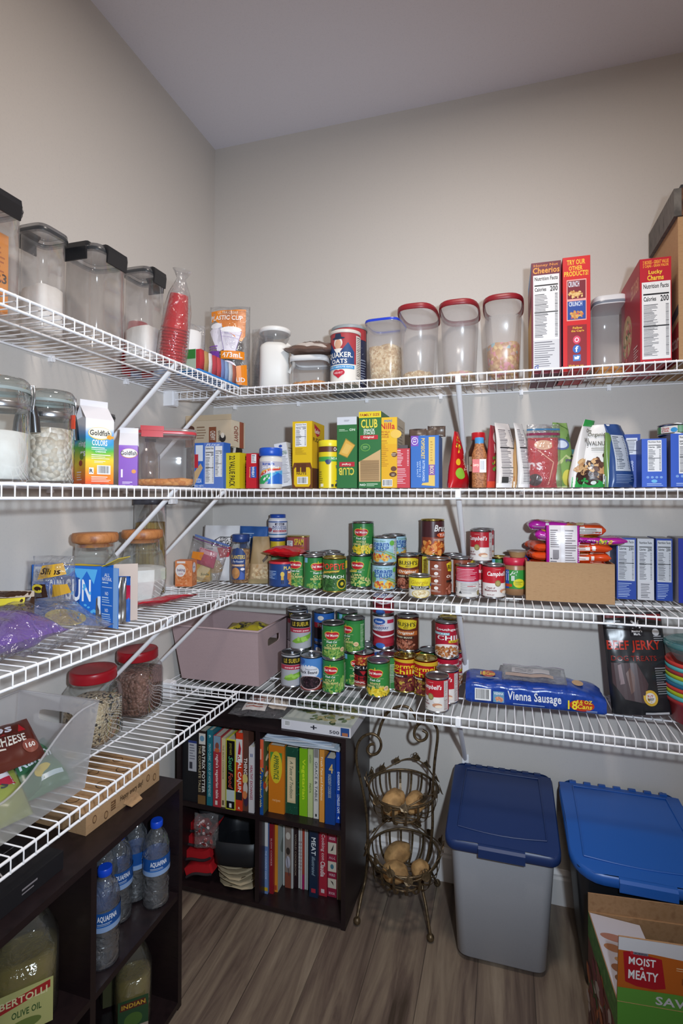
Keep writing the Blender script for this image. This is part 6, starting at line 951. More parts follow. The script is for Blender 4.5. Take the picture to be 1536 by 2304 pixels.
def rear(k, u, v, label, top=None, tl=None, sp=0, lvl=.111, **kw):
    p = at(u, v, z=z4+lvl*(2 if top else 1)); b_ = cpx(k, 0, 0, 0, label, sp, on=(p.x, min(p.y, -.042), z4), **kw)
    if top: cpx(top, 0, 0, 0, tl, sp, on=b_, **kw)
    return b_
rear('blue', 677, 1384, 'blue can under the front steel coloured pea can of the rear pair', 'lesu', 'steel coloured pea can on top, pea pod facing forward', 0, ribs=True)
rear('blue', 0, 0, 'hindmost lower can in the left corner of the group', 'lesu', 'hindmost steel coloured pea can, only its rim in view', 0) if False else None
cpx('lesu', 0, 0, 0, 'hindmost pea can whose rim shows behind the upper pea can', 0, on=cpx('white', 0, 0, 0, 'hindmost lower can behind the pea cans', 0, on=(.385, -.042, z4)))
b_ = cpx('blue', 0, 0, 0, 'lower blue bean can in the back row of the group', 0, on=(at(724, 1376, z=z4+.222).x, -.060, z4)); cpx('blue', 0, 0, 0, 'upper blue can reading Beans in the back row', 16, on=b_)
b_ = cpx('gb', 0, 0, 0, 'lower green can just behind the front stack', 30, on=(g[0]+.045, g[1]+.085, z4)); cpx('gb2', 0, 0, 0, 'upper green can just behind the front stack', -34, on=b_)
b2 = cpx('green', 0, 0, 0, 'lower rear green can against the wall', 0, on=(at(770, 1382, z=z4+.222).x+.0, -.045, z4)); cpx('gb', 0, 0, 0, 'upper rear green can against the wall', 40, on=b2)
cpx('jack', 817, 1548, z4, 'red chili can with a black emblem and a ring pull', 0, pull=True, lid=STEEL)
cpx('corn', 851, 1570, z4, 'corn can standing alone in front on the lowest shelf', -6)
cpx('green', 875, 1553, z4, 'green printed can just behind the lone corn can', 20)
cpx('blue', 0, 0, 0, 'blue can behind the red chili can with the ring pull', 40, on=(at(822, 1452, z=z4+.111).x, -.045, z4))
b_ = cpx('cran', 0, 0, 0, 'lowest cranberry sauce can of the tower of three', 0, on=(at(862, 1470, y=-.06).x, -.060, z4))
b_ = cpx('cran', 0, 0, 0, 'middle cranberry sauce can of the tower', -8, on=b_); cpx('cran', 0, 0, 0, 'top cranberry sauce can, seen through the shelf wires', -8, on=b_)
b_ = cpx('horm', 0, 0, 0, 'chili can hidden under the brown baked bean can', 0, on=(at(917, 1450, y=-.09).x, -.072, z4)); cpx('bush', 0, 0, 0, 'brown baked bean can stacked in the back row, lowest shelf', -10, on=b_, dx=-.003)
cpx('horm', 911, 1559, z4, 'gold rimmed red chili can, left of the pair', -8, lid=GOLDL, pull=True)
cpx('horm', 957, 1567, z4, 'gold rimmed red chili can, right of the pair', -14, lid=GOLDL, pull=True)
cpx('green', 0, 0, 0, 'back can whose dark lid shows between the chili cans', 0, on=(at(962, 1467, z=z4+.111).x, -.048, z4))
b_ = cpx('south', 1006, 1560, z4, 'red chicken chili can at the bottom of its stack', 4)
cpx('south', 0, 0, 0, 'red chicken chili can on top, bowl picture forward', 0, on=b_, dx=-.002)
b_ = cpx('south', 0, 0, 0, 'rear chili can under a gold rimmed one', 30, on=(b_[0]+.006, -.044, z4)); cpx('horm', 0, 0, 0, 'rear gold rimmed can behind the tall red stack', 30, on=b_, lid=GOLDL)
cpx('camp', 983, 1605, z4, 'red and white soup can nearest the shelf edge, lowest shelf', -32)
cpx('camp', 1006, 1585, z4, 'red and white soup can half hidden behind the nearest one', -30)
# shrink wrapped tray of sausage tins
p = at(1047, 1583, z=z4); q = at(1365, 1614, z=z4)
WRAP = speck('blue_shrink_film', ['1d3f94', '2348a4', '18367f'], 40, .22, .5, 'NOISE', dist=.003)
L_ = q.x-p.x; rzv = math.atan2(q.y-p.y, q.x-p.x)
t = thing('sausage_tin_pack', 'blue shrink wrapped pack of small sausage tins on the lowest shelf', 'pack', (p.x, p.y, z4), rzv)
mb = MB(); nx, nt_ = 40, 28; R = []; D = .135; H = .068
for i in range(nx+1):
    s = i/nx; X = s*L_; k = 1 if s < .72 else 1-.30*((s-.72)/.28)**1.5; r_ = []
    hump = .0035*abs(math.sin(s*PI*6))
    for j in range(nt_):
        a = 2*PI*j/nt_; ca, sa = math.cos(a), math.sin(a); kk = (abs(ca)**6+abs(sa)**6)**(-1/6); wv = noise.noise(Vector((X*25, ca*3, sa*3)))*(.003 if s < .7 else .008)
        e = 1 if 0 < i < nx else .86
        r_.append(Vector((X, D/2+(D/2*kk*ca)*(.96+.04*e)-wv*.3, H/2*k*(1+kk*sa*e)+(hump+wv if sa > .3 else 0))))
    R.append(r_)
mb.rings(R, WRAP)
art(mb, [('bc', .07, .25, .19, .78), ('r', .205, .22, .285, .70, '6a9ab8'), ('t', .21, .55, .28, .66, 'VIENNA', 'e8e8ec', 'b'), ('b', .245, .35, .03, .08, 12, ['d8a080', 'c88868'], .005), ('t', .31, .28, .69, .78, 'Vienna Sausage', 'e4e6ee', 'b'), ('n', .35, .20, .6, .26, 1, '9ab0d8'), ('e', .83, .42, .085, .24, 'b83a24'), ('t', .735, .22, .80, .60, '18', 'f0d838', 'b'), ('t', .79, .50, .90, .66, '4.6 OZ', 'f0d838', 'b'), ('t', .80, .28, .90, .48, 'Cans', 'f0d838', 'bi'), ('n', .86, .16, .95, .24, 2, '9ab0d8')], L_, H, lambda u, v, o: Vector((u, -.001-o-.0035*0, v)), rough=.25, base=.004)
art(mb, [('e', .17, .5, .055, .22, 'b83a24'), ('t', .11, .38, .15, .64, '18', 'f0d838', 'b'), ('t', .155, .40, .22, .62, 'Cans', 'f0d838', 'bi'), ('n', .08, .15, .28, .28, 2, 'b0bcd8'), ('e', .83, .5, .04, .18, 'c8a070')], L_, D, lambda u, v, o: Vector((u, v, H*(1 if u < .72*L_ else .90)+.007+o)), rough=.25)
mb.build('shrink_film', t)
pk = pouch('zip_bag', 'clear zip bag with a white label lying on the blue tin pack', 'bag', (p.x+.20, p.y+.012, z4+.082), .185, .12, .012, 0, m=BAGC, els=[('r', .15, .4, .75, .7, 'b8b4b8'), ('n', .2, .45, .6, .65, 3, '6a6a70'), ('r', .05, .2, .8, .36, 'b09a90'), ('r', 0, .93, 1, .96, '8a6a90')], style='pillow', seed=130, wr=.004, rot=(math.radians(-86), 0, -.02))
# jerky bag, bent over
p = at(1452, 1618, z=z4)
BLK = mat('25262a', .28)
pouch('jerky_bag', 'large black jerky bag with red lettering, leaning to the left against the wall', 'bag', (p.x-.004, p.y+.020, z4), .165, .285, .06, .12, m=BLK, els=[('p', [(.02, .98), (.98, .98), (.98, .91), (.5, .955), (.02, .94)], '7a1f24'), ('r', .42, .76, .66, .94, '15151c'), ('p', [(.46, .84), (.46, .92), (.49, .92), (.54, .88), (.59, .92), (.62, .92), (.62, .84), (.59, .84), (.59, .88), (.54, .85), (.49, .88), (.49, .84)], 'dcdce0'), ('t', .45, .80, .63, .825, "Member's", 'dcdce0', 'b'), ('t', .48, .77, .60, .795, 'Mark.', 'dcdce0', 'b'), ('t', .02, .60, .90, .72, 'BEEF JERKY', 'b02c1c', 'b'), ('t', .06, .52, .80, .57, 'DOG TREATS', '8a241c', ''), ('e', .85, .80, .06, .035, 'b8b8bc'), ('n', .05, .82, .32, .93, 4, '9a9aa0'), ('n', .8, .71, .98, .77, 3, '9a9aa0'), ('p', [(.05, .50), (.45, .50), (.60, .30), (.5, .12), (.2, .15), (.04, .3)], '4a3a3e'), ('p', [(.08, .46), (.2, .49), (.22, .3), (.1, .28)], '7a6468'), ('p', [(.26, .4), (.34, .46), (.45, .28), (.3, .2)], '6a5450'), ('n', .74, .2, .98, .46, 12, '8a8a90'), ('b', .60, .17, .001, .001, 1, ['d0a838'], .020), ('e', .60, .17, .12, .075, 'd0a83c'), ('e', .60, .17, .08, .05, 'd8d4d0'), ('t', .55, .175, .65, .20, '97%', 'b03040', 'b'), ('t', .55, .15, .65, .17, 'BEEF', '3a2a2a', 'b'), ('r', .5, .01, .9, .03, 'c8c8cc')], seed=140, wr=.006, lean=-.0, topn=.004)
o = bpy.data.objects['jerky_bag']; o.rotation_euler = (-.16, -.05, .12); o.location.z += .008
# stacked bowls with striped walls at the right edge
TEAL = mat('4aa8ac', .35); X = at(1535, 1560, y=-.12).x+.040; rb = .092
for i, (c_, cc) in enumerate((('a03030', 'deep red'), ('58b0b4', 'light teal'), ('a8b82a', 'lime'), ('c84038', 'red'), ('2a6a8a', 'sea blue'), ('58b0b4', 'pale teal'), ('a8b82a', 'yellow green'), ('a03838', 'brick red'), ('58b0b4', 'aqua'), ('c84038', 'coral red'))):
    mb = MB(); z_ = i*.0115; mb.lathe([(rb*.78, 0), (rb*.84, .004), (rb*.93, .055), (rb*.985, .058), (rb*.985, .068), (rb*.95, .068), (rb*.90, .058), (rb*.80, .008), (rb*.7, .004)], mat(c_, .35), 40)
    o = mb.build('mixing_bowl', loc=(X, -.150, z4+z_)); tag(o, '%s plastic bowl, %s from the bottom of the nested stack at the right' % (cc, ['lowest', 'second', 'third', 'fourth', 'fifth', 'sixth', 'seventh', 'eighth', 'ninth', 'tenth'][i]), 'bowl', 'nested bowls')
mb = MB(); zt = z4+.1035+.068; mb.lathe([(rb*.95, 0), (rb*1.02, .002), (rb*1.02, .012), (rb*.9, .018), (rb*.85, .015), (.01, .015)], clear('teal_lid', (.45, .78, .78), .45, (.25, .62, .64), .6, .1), 40)
mb2 = MB(); mb2.lathe([(rb*.70, 0), (rb*.95, .030), (rb*.97, .036)], clear('clear_bowl', (.85, .93, .94), .3, (.6, .78, .8), .5, .1), 40); tag(mb2.build('clear_bowl', loc=(X, -.150, zt)), 'see-through teal bowl standing on the coloured stack', 'bowl')
tag(mb.build('bowl_lid', loc=(X, -.150, zt+.037)), 'translucent teal lid on top of the coloured bowls', 'lid')
# ------------------------------------------------------------------ left wall: jars and clear bin
REDL = mat('9c101e', .32)
def biscuit(label, x, y, fm, fh, fl, fn): 
    t = thing('biscuit_jar', label, 'jar', (x, y, z4), .12); mb = MB(); r = .062
    mb.loft([(0, r*.86, r*.86), (.004, r*.94, r*.94), (.012, r, r), (.112, r, r), (.132, r*.93, r*.93), (.146, r*.78, r*.78)], GLASS, 44, p=3.6, caps=(True, False)); mb.lathe([(r*.80, .145), (r*.82, .148), (r*.80, .152), (r*.80, .158)], GLASS, 36, caps=(False, False)); mb.build('container', t)
    mb = MB(); P = [(r*.86, .154), (r*.90, .155)]
    for k in range(3): P += [(r*.92, .158+k*.006), (r*.905, .161+k*.006)]
    mb.lathe(P+[(r*.91, .178), (r*.87, .182), (r*.75, .181), (.01, .181)], REDL, 44); mb.build('lid', t)
    mb = MB(); g = .003; mb.loft([(.003, r*.85-g, r*.85-g), (.013, r-g, r-g), (fh, r-g, r-g), (fh+.008, r*.6, r*.6), (fh+.012, r*.2, r*.2)], fm, 44, p=3.6); tag(mb.build(fn, loc=(x, y, z4), rz=.12), fl, fn.replace('_', ' '), kind='stuff')
biscuit('glass jar with a red lid holding black-eyed peas', .088, -.708, BEP, .100, 'black-eyed peas in the nearer red lidded jar', 'black_eyed_peas')
biscuit('glass jar with a red lid holding brown pinto beans', .080, -.530, PINTO, .120, 'brown pinto beans in the farther red lidded jar', 'pinto_beans')
CB = clear('milky_bin', (.95, .95, .96), .34, (.97, .96, .98), .3, .2)
t = thing('open_bin', 'milky clear open bin of snack bags at the left picture edge', 'bin', (.15, -1.055, z4), 0)
A, Bb, H = .098, .155, .175
f = [(-A, -Bb), (A, -Bb), (A, Bb), (-A, Bb)]; gsc = 1.15
F = [Vector((x, y, 0)) for x, y in f]; HT = []
G = [Vector((x*gsc, y*gsc, H)) for x, y in f]
mb = MB()
# low scooped front (towards the room), high back
def edge(u): return .085+.095*(1-math.cos(PI*min(1, max(0, (u-.35)/.55))))/2
nn = 24; v_ = []
for i in range(nn+1):
    u = i/nn; b0 = F[1].lerp(F[2], u); t0 = Vector((A*gsc, (-Bb+2*Bb*u)*gsc, edge(u))); v_ += [b0, t0]
mb.add(v_, [(2*i, 2*i+2, 2*i+3, 2*i+1) for i in range(nn)], CB, True)
TL = Vector((-A*gsc, Bb*gsc, .18)); TR = Vector((A*gsc, Bb*gsc, .18)); BL_ = Vector((-A*gsc, -Bb*gsc, .18)); BR_ = Vector((A*gsc, -Bb*gsc, .085))
hole_wall(mb, F[3], F[2], TR, TL, CB, .002, .28, .72, .68, .82)
mb.add([F[0], F[3], TL, BL_], [(0, 1, 2, 3)], CB); mb.add([F[0], F[1], BR_, BL_], [(0, 1, 2, 3)], CB); mb.add(F, [(3, 2, 1, 0)], CB); mb.build('bin_body', t)
mb = MB(); mb.tube([Vector((A*gsc, (-Bb+2*Bb*i/nn)*gsc, edge(i/nn))) for i in range(nn+1)]+[TL, BL_, BR_], .0025, CB, 6, closed=True); mb.build('rim', t)
FR = [('r', 0, 0, 1, 1, '5a2418'), ('p', [(.1, .6), (.9, .7), (.8, 1), (.2, 1)], 'b01c24'), ('p', [(.12, .72), (.5, .62), (.5, .74)], 'e0a02c'), ('t', .1, .72, .75, .96, 'Fritos', 'e8e4ee', 'bi'), ('t', .12, .40, .85, .60, 'CHILI CHEESE', 'ece4d8', 'bi'), ('n', .3, .32, .7, .38, 1, 'e0d4c8'), ('e', .85, .28, .10, .14, '8a4a3c'), ('t', .79, .24, .91, .34, '160', 'f0e8e0', 'b'), ('n', .04, .1, .3, .18, 1, 'ece4dc')]
pouch('chip_bag', 'brown and red bag of chili cheese corn chips on top in the clear bin', 'bag', (.160, -1.01, z4+.078), .150, .115, .035, 0, '5a2418', FR, style='pillow', seed=150, wr=.006, rot=(math.radians(-62), 0, PI/2-.35), rough=.25)
pouch('chip_bag', 'white and blue chip bag under the brown one in the clear bin', 'bag', (.175, -1.065, z4+.050), .12, .09, .03, 0, 'd0d0d8', [('e', .3, .6, .05, .06, 'e07a30'), ('e', .45, .6, .05, .06, '2a4aa0'), ('r', 0, .1, 1, .3, 'a82038'), ('t', .1, .12, .5, .28, 'BBQ', 'e8e4e8', 'b')], style='pillow', seed=151, wr=.006, rot=(math.radians(-60), 0, PI/2-.2), rough=.25)
for i, (x, y, z_, c_, els, lb) in enumerate(((.185, -.935, .012, '3a6a4a', [('t', .2, .5, .8, .7, 'Ranch', 'dfe8f0', 'bi'), ('e', .5, .3, .15, .12, 'd8c030')], 'green chip bag standing in the far half of the clear bin'), (.215, -.945, .006, '4a7a58', [('e', .6, .6, .1, .1, 'e0d040'), ('r', .2, .2, .8, .3, 'c8e0e8')], 'green and teal chip bag low in the clear bin'), (.11, -.93, .03, '6a4a54', [], 'dark plum foil bag at the back of the clear bin'), (.23, -1.07, .006, '8a9448', [('e', .3, .3, .2, .2, 'd8c838'), ('t', .1, .6, .8, .8, 'rnchs', '4a4a50', 'bi')], 'olive yellow chip bag low at the near end of the clear bin'), (.12, -1.06, .03, 'b0a8b0', [('t', .1, .5, .8, .7, 'cool', '6a6a80', 'bi')], 'silver foil chip bag at the near end of the clear bin'))):
    pouch('chip_bag', lb, 'bag', (x-.02 if x > .2 else x, y, z4+z_), .13, .105, .04, 0, c_, els, style='pillow', seed=152+i, wr=.006, rot=(math.radians(-52-10*(i % 3)), 0, PI/2-.3*(i % 2)), rough=.25)
# ================================================================== the two black organisers
def organiser(label, loc, rz):
    t = thing('cube_organiser', label, 'shelf unit', loc, rz); W, D, H, e = .60, .29, .585, .015
    for nm, a, b in (('side_panel', (0, 0, 0), (e, D, H-e)), ('side_panel', (W-e, 0, 0), (W, D, H-e)), ('top_panel', (0, 0, H-e), (W, D, H)), ('bottom_panel', (e, 0, .005), (W-e, D, .020)), ('divider', (W/2-e/2, .002, .020), (W/2+e/2, D-.004, H-e)), ('back_panel', (e, D-.004, .020), (W-e, D, H-e)), ('middle_shelf', (e, .002, .285), (W/2-e/2, D-.004, .300)), ('middle_shelf', (W/2+e/2, .002, .285), (W-e, D-.004, .300))):
        mb = MB(); mb.box(a, b, BLACKWOOD); mb.build(nm, t)
    mb = MB(); 
    for z in (.55, .03, .29): mb.lathe([(.004, 0), (.004, .001)], STEELD, 10); 
    return t
organiser('black cube organiser of cookbooks against the back wall', (.054, -.300, 0), 0)
organiser('black cube organiser with water bottles against the left wall', (.310, -1.2355, 0), PI/2)
# ------------------------------------------------------------------ books
PAGE = mat('cfc6b4', .9)
def book(label, u0, u1, vt, vb, zb, c, els, d=.19, lean=0, cover=None, yoff=0, name='cookbook', pages=True, group=None):
    a = at(u0, vb, z=zb); y = max(min(a.y, -.262 if zb > .2 else -.16), -.296)+yoff; x0 = at(u0, vb, y=y).x; x1 = at(u1, vb, y=y).x; w = x1-x0; h = min(at((u0+u1)/2, vt, y=y).z-zb, .262 if zb < .2 or u0 < 600 else .234); d = min(d, -y-.012)
    t = thing(name, label, 'book', (x0, y, zb), 0, group); m = mat(c, .35); k = min(.0025, w*.2)
    mb = MB(); mb.box((0, 0, 0), (w, k, h), m); mb.box((0, k, 0), (k, d, h), m); mb.box((w-k, k, 0), (w, d, h), m)
    art(mb, els, w, h, face((0, 0, 0), (1, 0, 0), (0, 0, 1), (0, -1, 0)), rough=.35)
    if cover: art(mb, cover, d, h, face((w, 0, 0), (0, 1, 0), (0, 0, 1), (1, 0, 0)))
    mb.build('cover', t)
    mb = MB(); mb.box((k, k, .003), (w-k, d-.004, h-.004), PAGE); mb.build('pages', t)
    if lean: t.rotation_euler = (0, lean, 0)
    return t
Z2, Z1 = .3005, .0205
book('brown and black tall book of tales, leftmost in the upper row', 445, 462, 1645, 1811, Z2, '2a211e', [('r', 0, 0, 1, .12, '7a5a34'), ('r', .1, .82, .95, .97, 'd0ccc4'), ('e', .5, .9, .3, .04, '6a90a8'), ('t', .52, .16, .92, .80, 'BEATRIX POTTER', 'e4dfd6', 'bd'), ('t', .08, .16, .38, .80, 'THE COMPLETE TALES', 'c8b890', 'd')])
book('teal book of home remedies', 465, 477, 1643, 1812, Z2, '1d6a78', [('t', .28, .12, .72, .82, 'MAYO CLINIC  BOOK OF HOME REMEDIES', 'a8d0d0', 'd'), ('t', .3, .9, .7, .94, '9', 'a8d0d0', 'b')])
book('red vegetarian book with a small portrait on its spine', 479, 496, 1656, 1814, Z2, 'a8323c', [('r', .05, .78, .95, 1, '7a94a8'), ('e', .5, .86, .25, .05, '8a4a3c'), ('e', .5, .80, .35, .03, 'c8603c'), ('t', .25, .12, .75, .74, "regina's vegetarian table", 'eed8d4', 'bd'), ('r', .3, .03, .6, .09, 'd8d0c8')])
book('cream bean cookbook between red and black spines', 496.5, 506.5, 1661, 1815, Z2, 'cbbd90', [('t', .3, .4, .7, .9, 'THE BEAN COOKBOOK', '7a6a48', 'd'), ('r', .3, .03, .7, .1, '5a4a38')])
book('black SOUL FOOD book with yellow edges', 507.5, 529, 1664, 1820, Z2, 'c8c438', [('r', .08, .28, .92, .985, '121012'), ('r', .08, .12, .92, .28, 'b8c4c4'), ('r', .08, .015, .92, .12, '15131a'), ('t', .32, .78, .6, .95, 'JOYCE WHITE', 'a8a03c', 'd'), ('t', .28, .55, .74, .76, 'Soul', '4a9a6a', 'bdi'), ('t', .28, .30, .74, .53, 'Food', 'b0483c', 'bdi'), ('r', .38, .03, .62, .09, 'e0e0e0')])
book('red and white cajun cookbook', 530, 544.5, 1649, 1823, Z2, 'c4391e', [('r', 0, .62, 1, .92, 'cdc8c4'), ('p', [(.2, .64), (.5, .9), (.8, .8), (.6, .66)], 'a82030'), ('t', .15, .24, .85, .72, 'REAL CAJUN', 'ece8e4', 'bd'), ('r', 0, .14, 1, .24, '2a2428'), ('t', .4, .02, .7, .05, 'R', 'f0e0c0')])
book('brown photo covered cookbook reading THING', 545.5, 558, 1642, 1824, Z2, '5a3a30', [('t', .2, .45, .8, .66, 'THING', 'e8e0d8', 'bd'), ('e', .4, .40, .5, .06, 'c8b870'), ('e', .5, .28, .4, .08, 'c0b8b0'), ('e', .6, .14, .4, .08, '3a2a40'), ('e', .4, .2, .4, .05, 'c87a4a')])
book('slim white book with red letters beside the divider', 559, 571, 1681, 1828, Z2, 'c4c0c2', [('t', .25, .2, .75, .72, 'HEALTHY EXCHANGES', '9a2c44', 'bd'), ('t', .3, .85, .7, .9, 'II', '4a5a8a', 'b')])
book('cookbook with an orange red and blue spine, first right of the divider', 581, 592, 1663, 1832, Z2, '1d4f94', [('r', 0, .62, 1, 1, 'd05a3a'), ('b', .5, .58, .4, .04, 12, ['d8a83c', 'b83c3c'], .003), ('t', .22, .1, .72, .52, "at blanchard's table", 'd8cc90', 'bdi'), ('n', .3, .66, .7, .94, 1, 'e8a890')], cover=[('r', 0, 0, 1, 1, '4a5a3a'), ('b', .4, .5, .4, .4, 50, ['c8b84a', 'a8442c', 'd8c8a8', '3a4a2a', '8a3a24'], .012)], lean=.0)
book('wide orange recipe binder with a yellow oval', 604, 639, 1678, 1826, Z2, 'c4701c', [('r', 0, 0, 1, 1, 'c8741e'), ('p', [(.1, .75), (.85, .75), (.85, .90), (.1, .90)], '4a8a3c'), ('e', .48, .68, .38, .24, 'd0b82c'), ('t', .32, .5, .64, .86, 'APPRENTICE', '2a5a30', 'bd'), ('t', .25, .16, .75, .21, 'recipes', 'e8b884', '')], d=.2, name='recipe_binder')
book('dark green speckled binder with a cream title panel', 641.5, 670, 1682, 1827, Z2, '1d4a38', [('b', .5, .5, .7, .7, 90, ['3f7a64', '2f6a54'], .0016), ('r', .16, .17, .82, .86, 'c8b48c'), ('r', .22, .20, .76, .83, 'd0bf9a'), ('t', .36, .24, .62, .80, 'A Taste of Tradition', '4a5a48', 'di')], name='recipe_binder')
book('bright lime green vegetarian book', 673, 691, 1685, 1818, Z2, '7cb41c', [('t', .25, .25, .75, .85, 'Vegetarian', 'c8e02c', 'bd')], d=.15)
book('slim pale green pasta book', 692, 703, 1686, 1838, Z2, 'b4c088', [('t', .3, .36, .7, .5, 'PASTA', '4a5a3a', 'd'), ('t', .3, .8, .7, .92, 'GARDEN', '6a7a5a', 'd')])
book('slim white book reading GRACE TABLE', 705, 716.5, 1686, 1841, Z2, 'c9c6c0', [('t', .25, .25, .75, .82, 'GRACE & TABLE', '4a4a50', 'd'), ('r', .1, .88, .9, 1, '8a8480'), ('r', .35, .03, .65, .07, '2a2a2a')])
book('narrow orange book of fast food', 718, 729, 1687, 1849, Z2, 'd08c3c', [('t', .28, .3, .7, .9, 'Fresh Fast and Fabulous', 'f0e0c0', 'd')])
book('thick blue binder with a gold figure four', 731, 753, 1707, 1853, Z2, '173f84', [('t', .38, .78, .8, .92, '4', 'c8a86c', 'b'), ('t', .3, .4, .62, .76, 'INGREDIENT COOKBOOK', 'a8b0b0', 'd')], name='recipe_binder')
book('slim royal blue dessert book at the right end of the upper row', 755.5, 767, 1692, 1851, Z2, '1644a4', [('t', .3, .46, .7, .72, 'DESSERTS', 'dce4f4', 'bd'), ('t', .25, .14, .75, .4, 'LOVELESS CAFE', 'dce4f4', 'bd'), ('p', [(.3, .06), (.7, .06), (.5, .1)], 'dce4f4')])
# papers lying on the upper row
a = at(604, 1684, y=-.255)
for i in range(5):
    mb = MB(); nx = 14; W = .262-.012*i; D = .19; T_ = .0035; top = []; bot = []
    for k in range(nx+1):
        x = W*k/nx; zz = .003*math.sin(k*.7+i)*(.5+i*.15); top.append((x, zz+T_)); bot.append((x, zz))
    prof = bot+top[::-1]; mb.rings([[Vector((x, y, z)) for x, z in prof] for y in (0, D)], mat(['c8ccd4', 'b8c4d0', 'd0d0d4', 'bcc8d8', 'c4ccd8'][i], .5), False)
    tag(mb.build('magazine', loc=(.366+.004*i, -.286-.003*(i % 2), .5355+i*.0058)), '%s pale paper booklet lying on top of the upper right books' % ['lowest', 'second', 'middle', 'fourth', 'topmost'][i], 'booklet', 'booklets on the books')
# lower right row
L1 = Z1
book('very dark spine leaning on the divider in the lower row', 581.5, 592.5, 1850, 2000, L1, '2a2228', [])
book('thin book with white upper and blue lower spine', 593.5, 602, 1849, 2010, L1, '6a86b8', [('r', 0, .66, 1, 1, 'd4d4d6'), ('r', 0, .04, 1, .09, 'c8a82c'), ('t', .3, .2, .7, .6, 'THE COUNTRY COOK', 'c8d4e8', 'd')])
book('thin dark red cookbook', 605.5, 614.5, 1855, 2010, L1, '8a1c28', [('t', .3, .4, .65, .8, 'SLOW COOKER', 'd8a8a8', 'd')])
book('orange spined cookbook, third in the lower row', 616.5, 624.5, 1856, 2006, L1, 'd08a2c', [('r', .25, .03, .7, .1, 'a83c2c')], cover=[('r', 0, 0, 1, 1, 'a4aca8'), ('e', .4, .6, .3, .15, '7a8078')])
for i, (u0, u1, vt, vb, c, els, lb, nm) in enumerate((
    (636.5, 639.5, 1858, 1992, 'c8c8c4', [], 'thin white booklet right of the orange spine', 'booklet'), (641, 654, 1860, 1996, '8a7a70', [('e', .5, .85, .4, .06, 'c8beb4'), ('e', .5, .6, .35, .06, '3a302c'), ('e', .5, .42, .4, .1, 'b8b4c0'), ('r', 0, 0, 1, .25, '8a4a38'), ('l', (.3, .5), (.7, .2), .002, '3a3a4a')], 'photo printed magazine in the lower row', 'magazine'), (655, 658.5, 1862, 1999, 'c4c4c2', [], 'thin white booklet after the photo magazine', 'booklet'),
    (660, 669, 1863, 1997, '2c1c20', [('t', .3, .2, .7, .9, 'WORLD COOKBOOK', '9a8a78', 'd')], 'dark brown narrow book in the lower row', 'cookbook'), (671, 674.5, 1864, 1998, 'd0cecc', [('n', .2, .3, .8, .8, 9, '8a8a8a')], 'first white magazine of the tight group', 'magazine'), (675.5, 679, 1864, 2000, 'c4c0bc', [('n', .2, .3, .8, .8, 9, '9a5a5a')], 'second white magazine of the tight group', 'magazine'), (680, 684, 1866, 2001, 'b04030', [('r', 0, 0, 1, .25, 'b02060')], 'red spined magazine in the tight group', 'magazine'), (685, 688, 1866, 2001, 'ccccca', [], 'white magazine right of the red spined one', 'magazine'), (689, 692, 1867, 2002, 'bcc0bc', [], 'last pale magazine before the navy MEAT book', 'magazine'))):
    book(lb, u0, u1, vt, vb, L1, c, els, name=nm)
book('large navy book reading MEAT', 695, 714.5, 1866, 2017, L1, '1c2c44', [('t', .25, .62, .75, .88, 'MEAT', 'e8ecf0', 'bd'), ('t', .3, .32, .7, .60, 'illustrated', '9ab0c0', 'di'), ('r', .25, .07, .75, .13, 'b03040')])
book('red cookbook with white lettering right of the navy MEAT book', 716.5, 735, 1872, 2014, L1, 'b02c3c', [('t', .25, .56, .75, .97, 'Cooking con', 'ecd4d4', 'd'), ('t', .22, .30, .78, .54, 'Claudia', 'f4e8e4', 'bd'), ('r', .3, .05, .7, .11, 'e0c8c8')])
book('magenta and cream world cookbook with small pictures', 737, 756.5, 1876, 2016, L1, '9a2440', [('r', .02, .68, .98, .86, 'd8ccb8'), ('r', .02, .40, .98, .56, 'd8ccb8'), ('r', .02, .14, .98, .29, 'd8ccb8'), ('p', [(.3, .72), (.7, .84), (.6, .74)], '3a3a3a'), ('e', .5, .48, .2, .04, '4a7a8a'), ('p', [(.3, .26), (.7, .18), (.6, .24)], '3a3030'), ('t', .15, .60, .85, .64, 'A-L-L', 'e8c8d0', ''), ('t', .15, .33, .85, .37, 'WORLD', 'e8c8d0', ''), ('t', .15, .04, .85, .08, 'BOOK', 'e8c8d0', ''), ('t', .15, .9, .85, .95, 'AROUND', 'e8c8d0', '')])
book('tan creative cookery book at the right end of the lower row', 758, 768, 1878, 2024, L1, '8a7a64', [('t', .1, .45, .6, .98, 'Creative Cooking', '5a2a30', 'di')])
# appliance box in the upper left cell
mb = MB(); carton(mb, .064, .22, .255, '17181c', front=[('r', .35, .40, .85, .80, 'b4b4ba'), ('n', .42, .55, .78, .76, 6, '6a6a78'), ('r', .42, .43, .6, .52, '3a3a44'), ('r', .35, .77, .85, .80, '2a3a7a')]); tag(mb.build('appliance_box', loc=(.0705, -.292, Z2)), 'black box with a white barcode label left of the books', 'box')
